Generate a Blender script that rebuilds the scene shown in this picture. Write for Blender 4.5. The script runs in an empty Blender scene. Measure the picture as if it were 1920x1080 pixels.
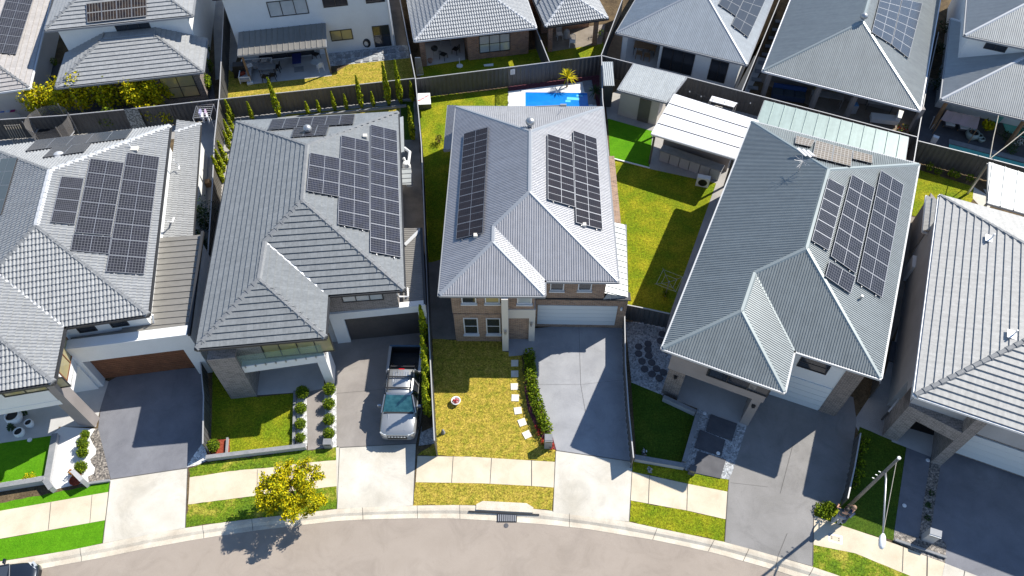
import bpy, math, random
from mathutils import Vector as V, Matrix
random.seed(7)
S = bpy.context.scene
COL = S.collection
R = math.radians
# ------------------------------------------------------------------ camera
CAM_H, FOC, PITCH, ROLL = 36.0, 1388.0, R(53.0), R(-0.33)
fw = V((0, math.cos(PITCH), -math.sin(PITCH)))
rt0 = V((1, 0, 0)); up0 = rt0.cross(fw)
rt = rt0*math.cos(ROLL) + up0*math.sin(ROLL)
up = -rt0*math.sin(ROLL) + up0*math.cos(ROLL)
cd = bpy.data.cameras.new('camera'); cam = bpy.data.objects.new('camera', cd); COL.objects.link(cam)
cd.sensor_width = 36.0; cd.lens = 36.0*FOC/1920.0; cd.clip_end = 1500; cd.clip_start = 0.5
mw = Matrix((rt, up, -fw)).transposed().to_4x4(); mw.translation = V((0, 0, CAM_H)); cam.matrix_world = mw
S.camera = cam
# ------------------------------------------------------------------ sky, sun, exposure
SUN_AZ, SUN_EL = R(33.0), R(44.8)
w = bpy.data.worlds.new('World'); S.world = w; w.use_nodes = True
nt = w.node_tree; bg = nt.nodes['Background']; sky = nt.nodes.new('ShaderNodeTexSky')
sky.sky_type = 'NISHITA'; sky.sun_disc = False; sky.sun_elevation = SUN_EL; sky.sun_rotation = R(90)-SUN_AZ
sky.air_density = 1.0; sky.dust_density = 0.0; sky.ozone_density = 3.0
nt.links.new(sky.outputs[0], bg.inputs[0]); bg.inputs[1].default_value = 0.112
sl = bpy.data.lights.new('sun', 'SUN'); sl.energy = 4.9; sl.angle = R(0.5); sl.color = (1.0, 0.95, 0.85)
sun = bpy.data.objects.new('sun', sl); COL.objects.link(sun)
sv = V((math.cos(SUN_AZ)*math.cos(SUN_EL), math.sin(SUN_AZ)*math.cos(SUN_EL), math.sin(SUN_EL)))
sun.rotation_euler = sv.to_track_quat('Z', 'Y').to_euler(); sun.location = sv*60
S.view_settings.view_transform = 'Standard'; S.view_settings.look = 'None'
S.view_settings.exposure = 0.60; S.view_settings.gamma = 1.0

# ------------------------------------------------------------------ measured points: photo pixel (1920x1080) at a known height -> place in the world
def ray(x, y):
    return rt*(x-960.0) - up*(y-540.0) + fw*FOC
def P(x, y, z=0.0):
    v = ray(x, y); t = (CAM_H-z)/(-v.z); return V((v.x*t, v.y*t, z))
def on_plane(x, y, o, n):
    v = ray(x, y); c = V((0, 0, CAM_H)); t = (o-c).dot(n)/v.dot(n); return c+v*t
def on_wall(A, B, x, y):
    e = (B-A); e.z = 0; L = e.length; e.normalize(); n = V((e.y, -e.x, 0))
    p = on_plane(x, y, A, n); return (p-A).dot(e), p.z
def U2(v):
    v = V((v[0], v[1], 0)); v.normalize(); return v

# ------------------------------------------------------------------ materials
def mat(name, col, rough=.7, metal=0., col2=None, scale=1.5, fine=0., fscale=40., bump=0., bscale=25., spec=.5, kind=None, contrast=.35, third=None, stain=0., streak=0.):
    m = bpy.data.materials.new(name); m.use_nodes = True; n = m.node_tree.nodes; l = m.node_tree.links
    b = n['Principled BSDF']; b.inputs['Roughness'].default_value = rough; b.inputs['Metallic'].default_value = metal
    b.inputs['Specular IOR Level'].default_value = spec
    c = (*col, 1)
    b.inputs['Base Color'].default_value = c
    if col2 is None and fine == 0 and bump == 0 and kind is None: return m
    tc = n.new('ShaderNodeTexCoord'); geo = n.new('ShaderNodeNewGeometry')
    src = geo.outputs['Position']
    no = n.new('ShaderNodeTexNoise'); no.inputs['Scale'].default_value = scale; no.inputs['Detail'].default_value = 5; no.inputs['Roughness'].default_value = .6
    l.new(src, no.inputs['Vector'])
    rp = n.new('ShaderNodeValToRGB'); rp.color_ramp.elements[0].position = .5-contrast/2; rp.color_ramp.elements[1].position = .5+contrast/2
    rp.color_ramp.elements[0].color = c; rp.color_ramp.elements[1].color = (*(col2 or col), 1)
    if third:
        e = rp.color_ramp.elements.new(.5); e.color = (*third, 1)
    l.new(no.outputs['Fac'], rp.inputs['Fac']); out = rp.outputs['Color']
    if fine > 0:
        n2 = n.new('ShaderNodeTexNoise'); n2.inputs['Scale'].default_value = fscale; n2.inputs['Detail'].default_value = 2
        l.new(src, n2.inputs['Vector'])
        mr = n.new('ShaderNodeMapRange'); mr.inputs['From Min'].default_value = .3; mr.inputs['From Max'].default_value = .7
        mr.inputs['To Min'].default_value = 1-fine; mr.inputs['To Max'].default_value = 1+fine
        l.new(n2.outputs['Fac'], mr.inputs['Value'])
        mx = n.new('ShaderNodeVectorMath'); mx.operation = 'SCALE'; l.new(out, mx.inputs[0]); l.new(mr.outputs[0], mx.inputs['Scale']); out = mx.outputs[0]
    if kind == 'brick' or kind == 'stack' or kind == 'tile':
        uv = n.new('ShaderNodeUVMap'); br = n.new('ShaderNodeTexBrick')
        l.new(uv.outputs[0], br.inputs['Vector'])
        br.inputs['Scale'].default_value = 1.0
        if kind == 'tile':
            br.inputs['Brick Width'].default_value = .33; br.inputs['Row Height'].default_value = .345; br.inputs['Mortar Size'].default_value = .005
        else:
            br.inputs['Brick Width'].default_value = .25; br.inputs['Row Height'].default_value = .086; br.inputs['Mortar Size'].default_value = .007
            if kind == 'stack': br.offset = 0
        br.inputs['Bias'].default_value = 0.0
        l.new(out, br.inputs['Color1'])
        c2 = n.new('ShaderNodeVectorMath'); c2.operation = 'SCALE'; l.new(out, c2.inputs[0]); c2.inputs['Scale'].default_value = .92 if kind == 'tile' else .55
        l.new(c2.outputs[0], br.inputs['Color2'])
        br.inputs['Mortar'].default_value = (*[x*(.7 if kind == 'tile' else 1) for x in ((col if kind == 'tile' else (.42, .38, .34)))], 1)
        out = br.outputs['Color']
    if kind == 'pebble':
        vo = n.new('ShaderNodeTexVoronoi'); vo.inputs['Scale'].default_value = fscale; l.new(src, vo.inputs['Vector'])
        sp = n.new('ShaderNodeSeparateColor'); l.new(vo.outputs['Color'], sp.inputs[0])
        mr = n.new('ShaderNodeMapRange'); mr.inputs['To Min'].default_value = .45; mr.inputs['To Max'].default_value = 1.3; l.new(sp.outputs[0], mr.inputs['Value'])
        mx = n.new('ShaderNodeVectorMath'); mx.operation = 'SCALE'; l.new(out, mx.inputs[0]); l.new(mr.outputs[0], mx.inputs['Scale']); out = mx.outputs[0]
        bp = n.new('ShaderNodeBump'); bp.inputs['Strength'].default_value = .8; bp.inputs['Distance'].default_value = .03; bp.invert = True
        l.new(vo.outputs['Distance'], bp.inputs['Height']); l.new(bp.outputs[0], b.inputs['Normal'])
    if stain > 0:
        n4 = n.new('ShaderNodeTexNoise'); n4.inputs['Scale'].default_value = .55; n4.inputs['Detail'].default_value = 9; n4.inputs['Roughness'].default_value = .72; n4.inputs['Distortion'].default_value = 1.2
        l.new(src, n4.inputs['Vector']); mr = n.new('ShaderNodeMapRange'); mr.inputs['From Min'].default_value = .36; mr.inputs['From Max'].default_value = .52; mr.inputs['To Min'].default_value = 1-stain; mr.inputs['To Max'].default_value = 1.02
        l.new(n4.outputs['Fac'], mr.inputs['Value']); mx = n.new('ShaderNodeVectorMath'); mx.operation = 'SCALE'; l.new(out, mx.inputs[0]); l.new(mr.outputs[0], mx.inputs['Scale']); out = mx.outputs[0]
        v5 = n.new('ShaderNodeTexVoronoi'); v5.inputs['Scale'].default_value = 1.7; l.new(src, v5.inputs['Vector']); mr = n.new('ShaderNodeMapRange'); mr.inputs['From Min'].default_value = .02; mr.inputs['From Max'].default_value = .07; mr.inputs['To Min'].default_value = 1-stain*1.6; mr.inputs['To Max'].default_value = 1.
        l.new(v5.outputs['Distance'], mr.inputs['Value']); mx = n.new('ShaderNodeVectorMath'); mx.operation = 'SCALE'; l.new(out, mx.inputs[0]); l.new(mr.outputs[0], mx.inputs['Scale']); out = mx.outputs[0]
    if streak > 0:
        uv2 = n.new('ShaderNodeUVMap'); mp = n.new('ShaderNodeMapping'); mp.inputs['Scale'].default_value = (4.5, .35, 1); l.new(uv2.outputs[0], mp.inputs['Vector'])
        n4 = n.new('ShaderNodeTexNoise'); n4.inputs['Scale'].default_value = 1.0; n4.inputs['Detail'].default_value = 6; n4.inputs['Roughness'].default_value = .7; l.new(mp.outputs[0], n4.inputs['Vector'])
        mr = n.new('ShaderNodeMapRange'); mr.inputs['From Min'].default_value = .35; mr.inputs['From Max'].default_value = .65; mr.inputs['To Min'].default_value = 1-streak; mr.inputs['To Max'].default_value = 1+streak*.6
        l.new(n4.outputs['Fac'], mr.inputs['Value']); mx = n.new('ShaderNodeVectorMath'); mx.operation = 'SCALE'; l.new(out, mx.inputs[0]); l.new(mr.outputs[0], mx.inputs['Scale']); out = mx.outputs[0]
    if bump > 0:
        n3 = n.new('ShaderNodeTexNoise'); n3.inputs['Scale'].default_value = bscale; n3.inputs['Detail'].default_value = 3; l.new(src, n3.inputs['Vector'])
        bp = n.new('ShaderNodeBump'); bp.inputs['Strength'].default_value = bump; bp.inputs['Distance'].default_value = .03
        l.new(n3.outputs['Fac'], bp.inputs['Height']); l.new(bp.outputs[0], b.inputs['Normal'])
    l.new(out, b.inputs['Base Color'])
    return m

def cells(name, nx, ny, cell, line, linew=.06, rough=.22, tint=None, half=False):
    m = bpy.data.materials.new(name); m.use_nodes = True; n = m.node_tree.nodes; l = m.node_tree.links
    b = n['Principled BSDF']; b.inputs['Roughness'].default_value = .16; b.inputs['Specular IOR Level'].default_value = .35
    uv = n.new('ShaderNodeUVMap'); sx = n.new('ShaderNodeSeparateXYZ'); l.new(uv.outputs[0], sx.inputs[0])
    def grid(o, k, lw):
        a = n.new('ShaderNodeMath'); a.operation = 'MULTIPLY'; a.inputs[1].default_value = k; l.new(o, a.inputs[0])
        f = n.new('ShaderNodeMath'); f.operation = 'FRACT'; l.new(a.outputs[0], f.inputs[0])
        s = n.new('ShaderNodeMath'); s.operation = 'SUBTRACT'; s.inputs[1].default_value = .5; l.new(f.outputs[0], s.inputs[0])
        ab = n.new('ShaderNodeMath'); ab.operation = 'ABSOLUTE'; l.new(s.outputs[0], ab.inputs[0])
        g = n.new('ShaderNodeMath'); g.operation = 'GREATER_THAN'; g.inputs[1].default_value = .5-lw; l.new(ab.outputs[0], g.inputs[0]); return g.outputs[0]
    ga, gb = grid(sx.outputs[0], nx, linew), grid(sx.outputs[1], ny, linew)
    mx = n.new('ShaderNodeMath'); mx.operation = 'MAXIMUM'; l.new(ga, mx.inputs[0]); l.new(gb, mx.inputs[1])
    geo = n.new('ShaderNodeNewGeometry'); no = n.new('ShaderNodeTexNoise'); no.inputs['Scale'].default_value = 3; l.new(geo.outputs['Position'], no.inputs['Vector'])
    cr = n.new('ShaderNodeValToRGB'); cr.color_ramp.elements[0].position = .35; cr.color_ramp.elements[1].position = .65
    cr.color_ramp.elements[0].color = (*cell, 1); cr.color_ramp.elements[1].color = (*(tint or cell), 1); l.new(no.outputs['Fac'], cr.inputs['Fac'])
    mc = n.new('ShaderNodeMix'); mc.data_type = 'RGBA'; l.new(mx.outputs[0], mc.inputs['Factor']); l.new(cr.outputs[0], mc.inputs['A']); mc.inputs['B'].default_value = (*line, 1)
    l.new(mc.outputs['Result'], b.inputs['Base Color']); return m

MT = {}
def grass(name, a, b_, c, scale=1.2, fine=.38):
    m = mat(name, a, .95, 0, b_, scale, fine, 16., 1.0, 28., .1, contrast=.30, third=c)
    n = m.node_tree.nodes; l = m.node_tree.links; b = n['Principled BSDF']; src = b.inputs['Base Color'].links[0].from_socket
    geo = n.new('ShaderNodeNewGeometry'); no = n.new('ShaderNodeTexNoise'); no.inputs['Scale'].default_value = 7.5; no.inputs['Detail'].default_value = 6; no.inputs['Roughness'].default_value = .75
    l.new(geo.outputs['Position'], no.inputs['Vector']); mr = n.new('ShaderNodeMapRange'); mr.inputs['From Min'].default_value = .33; mr.inputs['From Max'].default_value = .67
    mr.inputs['To Min'].default_value = 1-fine*1.2; mr.inputs['To Max'].default_value = 1+fine*1.2; l.new(no.outputs['Fac'], mr.inputs['Value'])
    mx = n.new('ShaderNodeVectorMath'); mx.operation = 'SCALE'; l.new(src, mx.inputs[0]); l.new(mr.outputs[0], mx.inputs['Scale']); l.new(mx.outputs[0], b.inputs['Base Color'])
    return m
MT['lawn_dry'] = grass('dry_lawn', (.40, .295, .055), (.235, .22, .026), (.33, .262, .038), 2.6, .48)
MT['lawn_mix'] = grass('patchy_lawn', (.085, .150, .012), (.33, .29, .045), (.13, .19, .012), 1.3, .45)
MT['lawn_green'] = grass('green_lawn', (.13, .19, .008), (.29, .27, .016), (.19, .215, .010), .7, .42)
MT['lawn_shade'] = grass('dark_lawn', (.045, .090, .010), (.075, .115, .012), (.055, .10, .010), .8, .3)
MT['turf'] = grass('artificial_turf', (.075, .235, .006), (.10, .28, .008), (.09, .255, .007), 1.5, .14)
MT['asphalt'] = mat('asphalt', (.325, .275, .232), .9, 0, (.37, .315, .268), .35, .14, 60., .5, 80., .2, stain=.10)
MT['kerbc'] = mat('kerb_concrete', (.52, .45, .36), .85, 0, (.66, .60, .50), 1.1, .12, 30., .25, 50., .2, stain=.14)
MT['path'] = mat('path_concrete', (.56, .47, .35), .85, 0, (.66, .58, .45), .9, .06, 30., .2, 60., .2, stain=.07)
MT['apron'] = mat('apron_concrete', (.50, .46, .39), .85, 0, (.62, .59, .53), .55, .06, 25., .2, 60., .2, stain=.12)
MT['drive'] = mat('dark_driveway', (.16, .163, .185), .8, 0, (.21, .213, .235), .6, .10, 30., .15, 60., .3, stain=.12)
MT['drive_h4'] = mat('neutral_grey_driveway', (.205, .197, .19), .8, 0, (.26, .25, .245), .5, .10, 30., .15, 60., .3, stain=.14)
MT['drive_taupe'] = mat('taupe_driveway', (.25, .225, .21), .8, 0, (.30, .275, .255), .6, .10, 30., .15, 60., .3, stain=.10)
MT['drive_light'] = mat('grey_driveway', (.27, .275, .295), .8, 0, (.345, .35, .37), .6, .10, 30., .15, 60., .3, stain=.10)
MT['conc'] = mat('plain_concrete', (.30, .29, .28), .85, 0, (.40, .38, .36), .8, .1, 25., .2, 50., .2)
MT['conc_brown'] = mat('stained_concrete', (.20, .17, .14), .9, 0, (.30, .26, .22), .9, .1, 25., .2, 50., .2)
MT['tile_floor'] = mat('floor_tile', (.44, .43, .42), .6, 0, (.52, .51, .50), 1, .04, 20.)
MT['white_floor'] = mat('white_paving', (.74, .73, .72), .7, 0, (.80, .79, .78), 1, .03, 20.)
MT['soil'] = mat('soil', (.075, .055, .035), .95, 0, (.16, .115, .065), 1.2, .35, 15., .6, 30., .1)
MT['bark'] = mat('red_bark', (.22, .035, .02), .95, 0, (.33, .085, .05), 8, .5, 25., .8, 40., .1)
MT['mulch'] = mat('purple_mulch', (.10, .03, .045), .95, 0, (.18, .07, .08), 8, .5, 25., .8, 40., .1)
MT['pebble_w'] = mat('white_pebbles', (.62, .62, .61), .8, 0, (.74, .73, .72), 2, .0, 12., kind='pebble')
MT['pebble_b'] = mat('grey_pebbles', (.34, .36, .38), .8, 0, (.46, .47, .48), 2, .0, 13., kind='pebble')
MT['pebble_d'] = mat('dark_pebbles', (.10, .09, .085), .7, 0, (.34, .30, .26), 9, .0, 11., kind='pebble', contrast=.2)
MT['joint'] = mat('joint', (.10, .09, .08), .95)
MT['slab_dark'] = mat('charcoal_slab', (.07, .07, .08), .8, 0, (.10, .10, .11), 2, .08, 30.)
MT['slab_grey'] = mat('grey_paver', (.20, .21, .22), .85, 0, (.27, .27, .28), 3, .1, 30.)
MT['slab_white'] = mat('cream_paver', (.66, .61, .52), .85, 0, (.75, .71, .63), 3, .06, 30.)
MT['wall_white'] = mat('white_render', (.70, .71, .71), .8, 0, (.76, .77, .77), .8, .03, 20., .05, 60.)
MT['wall_grey'] = mat('grey_render', (.36, .36, .37), .85, 0, (.42, .42, .43), .8, .04, 20., .1, 60.)
MT['wall_beige'] = mat('beige_render', (.50, .46, .42), .85, 0, (.56, .52, .48), .8, .04, 20., .1, 60.)
MT['wall_taupe'] = mat('taupe_render', (.24, .215, .205), .85, 0, (.29, .26, .25), .8, .04, 20., .1, 60.)
MT['brick'] = mat('brown_brick', (.40, .255, .165), .9, 0, (.33, .20, .13), 3, .12, 20., kind='brick')
MT['brick_grey'] = mat('grey_brick', (.27, .245, .24), .9, 0, (.22, .20, .195), 3, .15, 20., kind='brick')
MT['brick_dark'] = mat('dark_brick', (.16, .13, .12), .9, 0, (.24, .19, .165), 3, .15, 20., kind='brick')
MT['brick_red'] = mat('red_brick', (.40, .20, .115), .9, 0, (.30, .15, .09), 3, .2, 20., kind='brick')
MT['clad'] = mat('pale_cladding', (.62, .65, .66), .7, 0, (.68, .70, .71), .5, .02, 20.)
def metal(name, c, d=1.10): return mat(name, c, .38, .15, tuple(x*d for x in c), .35, .05, 3., spec=.5, streak=.10)
MT['m_h3'] = metal('grey_steel_roofing', (.325, .325, .345))
MT['m_h4'] = metal('green_grey_steel_roofing', (.20, .222, .228))
MT['m_pale'] = metal('pale_steel_roofing', (.38, .40, .405))
MT['m_r5'] = metal('blue_grey_steel_roofing', (.31, .34, .37))
MT['m_r6'] = metal('olive_grey_steel_roofing', (.28, .30, .30))
MT['m_r7'] = metal('mid_grey_steel_roofing', (.30, .315, .32))
MT['m_beige'] = metal('taupe_steel_roofing', (.215, .205, .19))
MT['m_green'] = metal('pale_green_steel', (.29, .36, .335))
MT['m_white'] = mat('white_insulated_panel', (.82, .82, .84), .45, 0., (.80, .80, .83), 1, .01, 10.)
MT['t_h2'] = mat('flat_grey_tiles', (.20, .21, .215), .34, 0, (.24, .25, .256), 5, .08, 9., kind='tile', streak=.10)
MT['t_h1'] = mat('grey_roman_tiles', (.275, .28, .285), .42, 0, (.325, .33, .335), 4, .12, 9., streak=.12)
MT['t_h5'] = mat('pale_flat_tiles', (.375, .365, .35), .55, 0, (.43, .42, .40), 4, .08, 9., streak=.10)
MT['t_r0'] = mat('warm_grey_tiles', (.36, .335, .32), .6, 0, (.42, .395, .38), 3, .08, 9., kind='tile')
MT['t_r1'] = mat('mid_grey_tiles', (.29, .295, .30), .55, 0, (.34, .345, .35), 4, .10, 9., kind='tile')
MT['t_r3'] = mat('grey_profile_tiles', (.30, .31, .325), .45, 0, (.37, .38, .39), 4, .12, 9.)
MT['cap_dark'] = mat('dark_ridge_tile', (.17, .175, .185), .6, 0, (.22, .225, .23), 4, .08, 20.)
MT['cap_pale'] = mat('pale_ridge', (.50, .51, .53), .45, .1)
MT['cap_h3'] = mat('grey_ridge_flashing', (.33, .345, .37), .4, .25)
MT['cap_h4'] = mat('green_grey_flashing', (.26, .295, .30), .4, .25)
MT['gut_dark'] = mat('dark_gutter', (.035, .036, .04), .5)
MT['gut_grey'] = mat('grey_gutter', (.25, .26, .28), .5)
MT['gut_lt'] = mat('light_grey_gutter', (.46, .47, .48), .45)
MT['gut_white'] = mat('white_gutter', (.75, .75, .76), .45)
MT['fence'] = mat('charcoal_fence_steel', (.075, .075, .078), .55, .1, (.10, .10, .10), 1, .08, 20.)
MT['fence_cap'] = mat('grey_fence_cap', (.40, .40, .41), .5, .1)
MT['fence_warm'] = mat('grey_brown_fence_steel', (.12, .11, .095), .55, .1, (.15, .14, .125), 1, .08, 20.)
MT['glass'] = mat('dark_window_glass', (.025, .03, .04), .06, 0, spec=1.0)
MT['glass_pale'] = mat('curtained_glass', (.42, .46, .48), .10, 0, (.50, .53, .54), 2, .0, 10., spec=1.0)
MT['glass_warm'] = mat('blind_behind_glass', (.36, .31, .16), .10, 0, (.30, .27, .17), 2, spec=1.0)
MT['frame_w'] = mat('white_window_frame', (.68, .69, .70), .5)
MT['frame_b'] = mat('black_window_frame', (.03, .03, .034), .45)
MT['door_pale'] = mat('pale_garage_door', (.62, .66, .68), .55)
MT['door_wood'] = mat('timber_look_garage_door', (.16, .062, .028), .6, 0, (.22, .09, .042), 2, .25, 18.)
MT['door_dark'] = mat('charcoal_garage_door', (.06, .055, .055), .6, 0, (.085, .075, .07), 2, .15, 18.)
MT['pv_frame'] = mat('panel_frame', (.26, .27, .30), .4, .4)
MT['pv_grey'] = mat('grey_panel_frame', (.09, .10, .12), .4, .3)
MT['pv_side'] = mat('panel_edge', (.02, .02, .025), .5)
MT['pv_h3'] = cells('black_cells', 12, 5, (.018, .015, .016), (.035, .032, .035), .05, .35, (.026, .020, .020))
MT['pv_h2'] = cells('blue_black_cells', 20, 6, (.016, .016, .021), (.12, .12, .13), .07, .35, (.022, .024, .040))
MT['pv_h1'] = cells('charcoal_cells', 12, 6, (.018, .018, .021), (.13, .13, .14), .065, .35, (.026, .026, .034))
MT['pv_tan'] = cells('tan_cells', 5, 4, (.17, .145, .12), (.42, .40, .38), .07, .3, (.20, .17, .15))
MT['pv_plain'] = cells('plain_dark_cells', 6, 4, (.045, .052, .065), (.055, .062, .075), .03, .35, (.05, .058, .07))
MT['pv_r6'] = cells('grey_blue_cells', 24, 6, (.045, .055, .080), (.10, .115, .13), .08, .35, (.06, .065, .08))
MT['pv_r1'] = cells('striped_cells', 5, 2, (.020, .018, .020), (.30, .29, .28), .05, .3, (.05, .035, .025))
MT['steel'] = mat('galvanised_steel', (.42, .42, .43), .4, .7)
MT['white'] = mat('white_plastic', (.78, .78, .78), .5)
MT['black'] = mat('black_plastic', (.015, .015, .017), .5)
MT['timber'] = mat('timber_post', (.24, .14, .07), .8, 0, (.32, .20, .11), 3, .15, 20.)
MT['timber_pale'] = mat('pale_weathered_timber', (.38, .34, .28), .8, 0, (.44, .40, .33), 3, .15, 20.)
MT['pool_blue'] = mat('blue_pool_shell', (.012, .20, .62), .3, 0, (.016, .24, .70), 2)
MT['water'] = mat('pool_water', (.01, .19, .62), .04, 0, (.012, .235, .70), 1.5, bump=.05, bscale=4, spec=.6)
MT['water_teal'] = mat('teal_pool_water', (.12, .50, .42), .05, 0, (.15, .56, .47), 1.5, spec=.6)
MT['fascia'] = mat('cream_fascia', (.62, .58, .52), .6)

# ------------------------------------------------------------------ mesh builder
class MB:
    def __init__(s): s.v = []; s.f = []; s.m = []; s.uv = []
    def quad(s, a, b, c, d, mi=0, uv=None):
        i = len(s.v); s.v += [V(a), V(b), V(c), V(d)]; s.f.append((i, i+1, i+2, i+3)); s.m.append(mi); s.uv.append(uv or [(0, 0), (1, 0), (1, 1), (0, 1)])
    def poly(s, pts, mi=0, uv=None):
        i = len(s.v); s.v += [V(p) for p in pts]; s.f.append(tuple(range(i, i+len(pts)))); s.m.append(mi); s.uv.append(uv or [(p[0], p[1]) for p in pts])
    def tri(s, a, b, c, mi=0): s.poly([a, b, c], mi)
    def hexa(s, b, t, mi=0):       # b, t: 4 bottom and 4 top corners, same order (ccw from above)
        s.poly(list(reversed(b)), mi); s.poly(t, mi)
        for i in range(len(b)):
            j = (i+1) % len(b); L = (V(b[j])-V(b[i])).length; h = (V(t[i])-V(b[i])).length
            z0 = V(b[i]).z
            s.quad(b[i], b[j], t[j], t[i], mi, [(0, z0), (L, z0), (L, z0+h), (0, z0+h)])
    def prism(s, pts, z0, z1, mi=0):
        a = sum(pts[i][0]*pts[(i+1) % len(pts)][1]-pts[(i+1) % len(pts)][0]*pts[i][1] for i in range(len(pts)))
        if a < 0: pts = list(reversed(pts))
        s.hexa([(p[0], p[1], z0) for p in pts], [(p[0], p[1], z1) for p in pts], mi)
    def box(s, c, sz, ang=0, mi=0, ax=None):
        x, y, z = sz[0]/2, sz[1]/2, sz[2]/2
        if ax: ex, ey, ez = ax
        else: ex, ey, ez = V((math.cos(ang), math.sin(ang), 0)), V((-math.sin(ang), math.cos(ang), 0)), V((0, 0, 1))
        c = V(c); q = [(-x, -y), (x, -y), (x, y), (-x, y)]
        s.hexa([c+ex*a+ey*b-ez*z for a, b in q], [c+ex*a+ey*b+ez*z for a, b in q], mi)
    def bar(s, p, q, w, h=None, mi=0, upv=V((0, 0, 1))):
        p, q = V(p), V(q); h = h or w; d = q-p; L = d.length
        if L < 1e-6: return
        d.normalize(); sd = d.cross(upv)
        if sd.length < 1e-4: sd = d.cross(V((0, 1, 0)))
        sd.normalize(); u = sd.cross(d)
        s.box((p+q)/2, (L, w, h), mi=mi, ax=(d, -sd, u) if False else (d, u.cross(d), u))
    def tube(s, pts, rad, n=8, mi=0, caps=True):
        pts = [V(p) for p in pts]; rs = rad if isinstance(rad, (list, tuple)) else [rad]*len(pts)
        rings = []
        for i, p in enumerate(pts):
            d = (pts[min(i+1, len(pts)-1)]-pts[max(i-1, 0)]); d.normalize()
            a = d.cross(V((0, 0, 1)));
            if a.length < 1e-3: a = V((1, 0, 0))
            a.normalize(); b = d.cross(a); r = rs[i]
            rings.append([p+a*(math.cos(2*math.pi*k/n)*r)+b*(math.sin(2*math.pi*k/n)*r) for k in range(n)])
        for i in range(len(rings)-1):
            for k in range(n):
                j = (k+1) % n; s.quad(rings[i][k], rings[i][j], rings[i+1][j], rings[i+1][k], mi)
        if caps: s.poly(rings[0], mi); s.poly(list(reversed(rings[-1])), mi)
    def lathe(s, c, prof, n=16, mi=0, sy=1.0):
        c = V(c)
        for i in range(len(prof)-1):
            (r0, z0), (r1, z1) = prof[i], prof[i+1]
            for k in range(n):
                a0, a1 = 2*math.pi*k/n, 2*math.pi*(k+1)/n
                p = lambda r, a, z: c+V((math.cos(a)*r, math.sin(a)*r*sy, z))
                s.quad(p(r0, a0, z0), p(r0, a1, z0), p(r1, a1, z1), p(r1, a0, z1), mi)
    def build(s, name, mats, parent=None, smooth=False, local=False):
        me = bpy.data.meshes.new(name)
        off = parent_world(parent) if (parent is not None and not local) else V((0, 0, 0))
        me.from_pydata([tuple(v-off) for v in s.v], [], s.f)
        for m_ in (mats if isinstance(mats, (list, tuple)) else [mats]): me.materials.append(MT[m_] if isinstance(m_, str) else m_)
        ul = me.uv_layers.new(name='UVMap'); k = 0; flat = []
        for u in s.uv:
            for q in u: flat += [q[0], q[1]]
        ul.data.foreach_set('uv', flat)
        me.polygons.foreach_set('material_index', s.m)
        if smooth:
            import bmesh
            bm = bmesh.new(); bm.from_mesh(me); bmesh.ops.remove_doubles(bm, verts=bm.verts, dist=.0008)
            bmesh.ops.recalc_face_normals(bm, faces=bm.faces); bm.to_mesh(me); bm.free()
            me.polygons.foreach_set('use_smooth', [True]*len(me.polygons))
        me.update()
        o = bpy.data.objects.new(name, me); COL.objects.link(o)
        if parent is not None: o.parent = parent
        return o
WP = {}
def parent_world(p):
    o = V((0, 0, 0))
    while p is not None:
        o += p.location; p = p.parent
    return o
def tag(o, label, cat, group=None):
    o['label'] = label; o['category'] = cat
    if group: o['group'] = group
    return o
def thing(name, loc, label, cat, group=None, rz=0):
    o = bpy.data.objects.new(name, None); o.empty_display_size = .3; COL.objects.link(o)
    o.location = V(loc); o.rotation_euler = (0, 0, rz); return tag(o, label, cat, group)
def height_of(base, top):
    b, p0 = P(*base), P(*top); return CAM_H*(1-(b.x*p0.x+b.y*p0.y)/(p0.x**2+p0.y**2))
def copy_tree(o, loc=None, rz=None, sc=None, parent=None):
    c = o.copy(); COL.objects.link(c)
    if parent is not None: c.parent = parent
    if loc is not None: c.location = V(loc)
    if rz is not None: c.rotation_euler = (0, 0, rz)
    if sc is not None: c.scale = sc if isinstance(sc, (tuple, list)) else (sc, sc, sc)
    for ch in list(o.children): copy_tree(ch, parent=c)
    return c

# ------------------------------------------------------------------ setting: sheets on the ground
def structure(o): o['kind'] = 'structure'; return o
def fringe(pts, amp, step=.25):
    out = []; n = len(pts); rnd = random.Random(int(abs(pts[0].x*1000)))
    for i in range(n):
        a, b = pts[i], pts[(i+1) % n]; L = (b-a).length; k = max(1, int(L/step)); nrm = U2((b.y-a.y, a.x-b.x))
        for j in range(k):
            p = a.lerp(b, j/k)
            out.append(p+nrm*rnd.uniform(-amp, amp) if j else p)
    return out
SHC = [0]
def sheet(name, px, mt, lvl=1, fr=0., kind='structure', world=False):
    pts = [V(p) for p in px] if world else [P(*p) for p in px]
    if fr: pts = fringe(pts, fr)
    SHC[0] += 1; z = -.02+.004*lvl+.0004*(SHC[0] % 9)
    m = MB(); q = [V((p.x, p.y, z)) for p in pts]
    a = sum(q[i].x*q[(i+1) % len(q)].y-q[(i+1) % len(q)].x*q[i].y for i in range(len(q)))
    if a < 0: q.reverse()
    m.poly(q); o = m.build(name, mt); o['kind'] = kind; return o
def line_mark(m, a, b, wd=.02, lvl=8, z=None):
    A, B = P(*a), P(*b); d = U2(B-A); n = V((-d.y, d.x, 0))*wd/2; zz = V((0, 0, -.02+.004*lvl)) if z is None else V((0, 0, z))
    m.quad(A-n+zz, B-n+zz, B+n+zz, A+n+zz)

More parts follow.
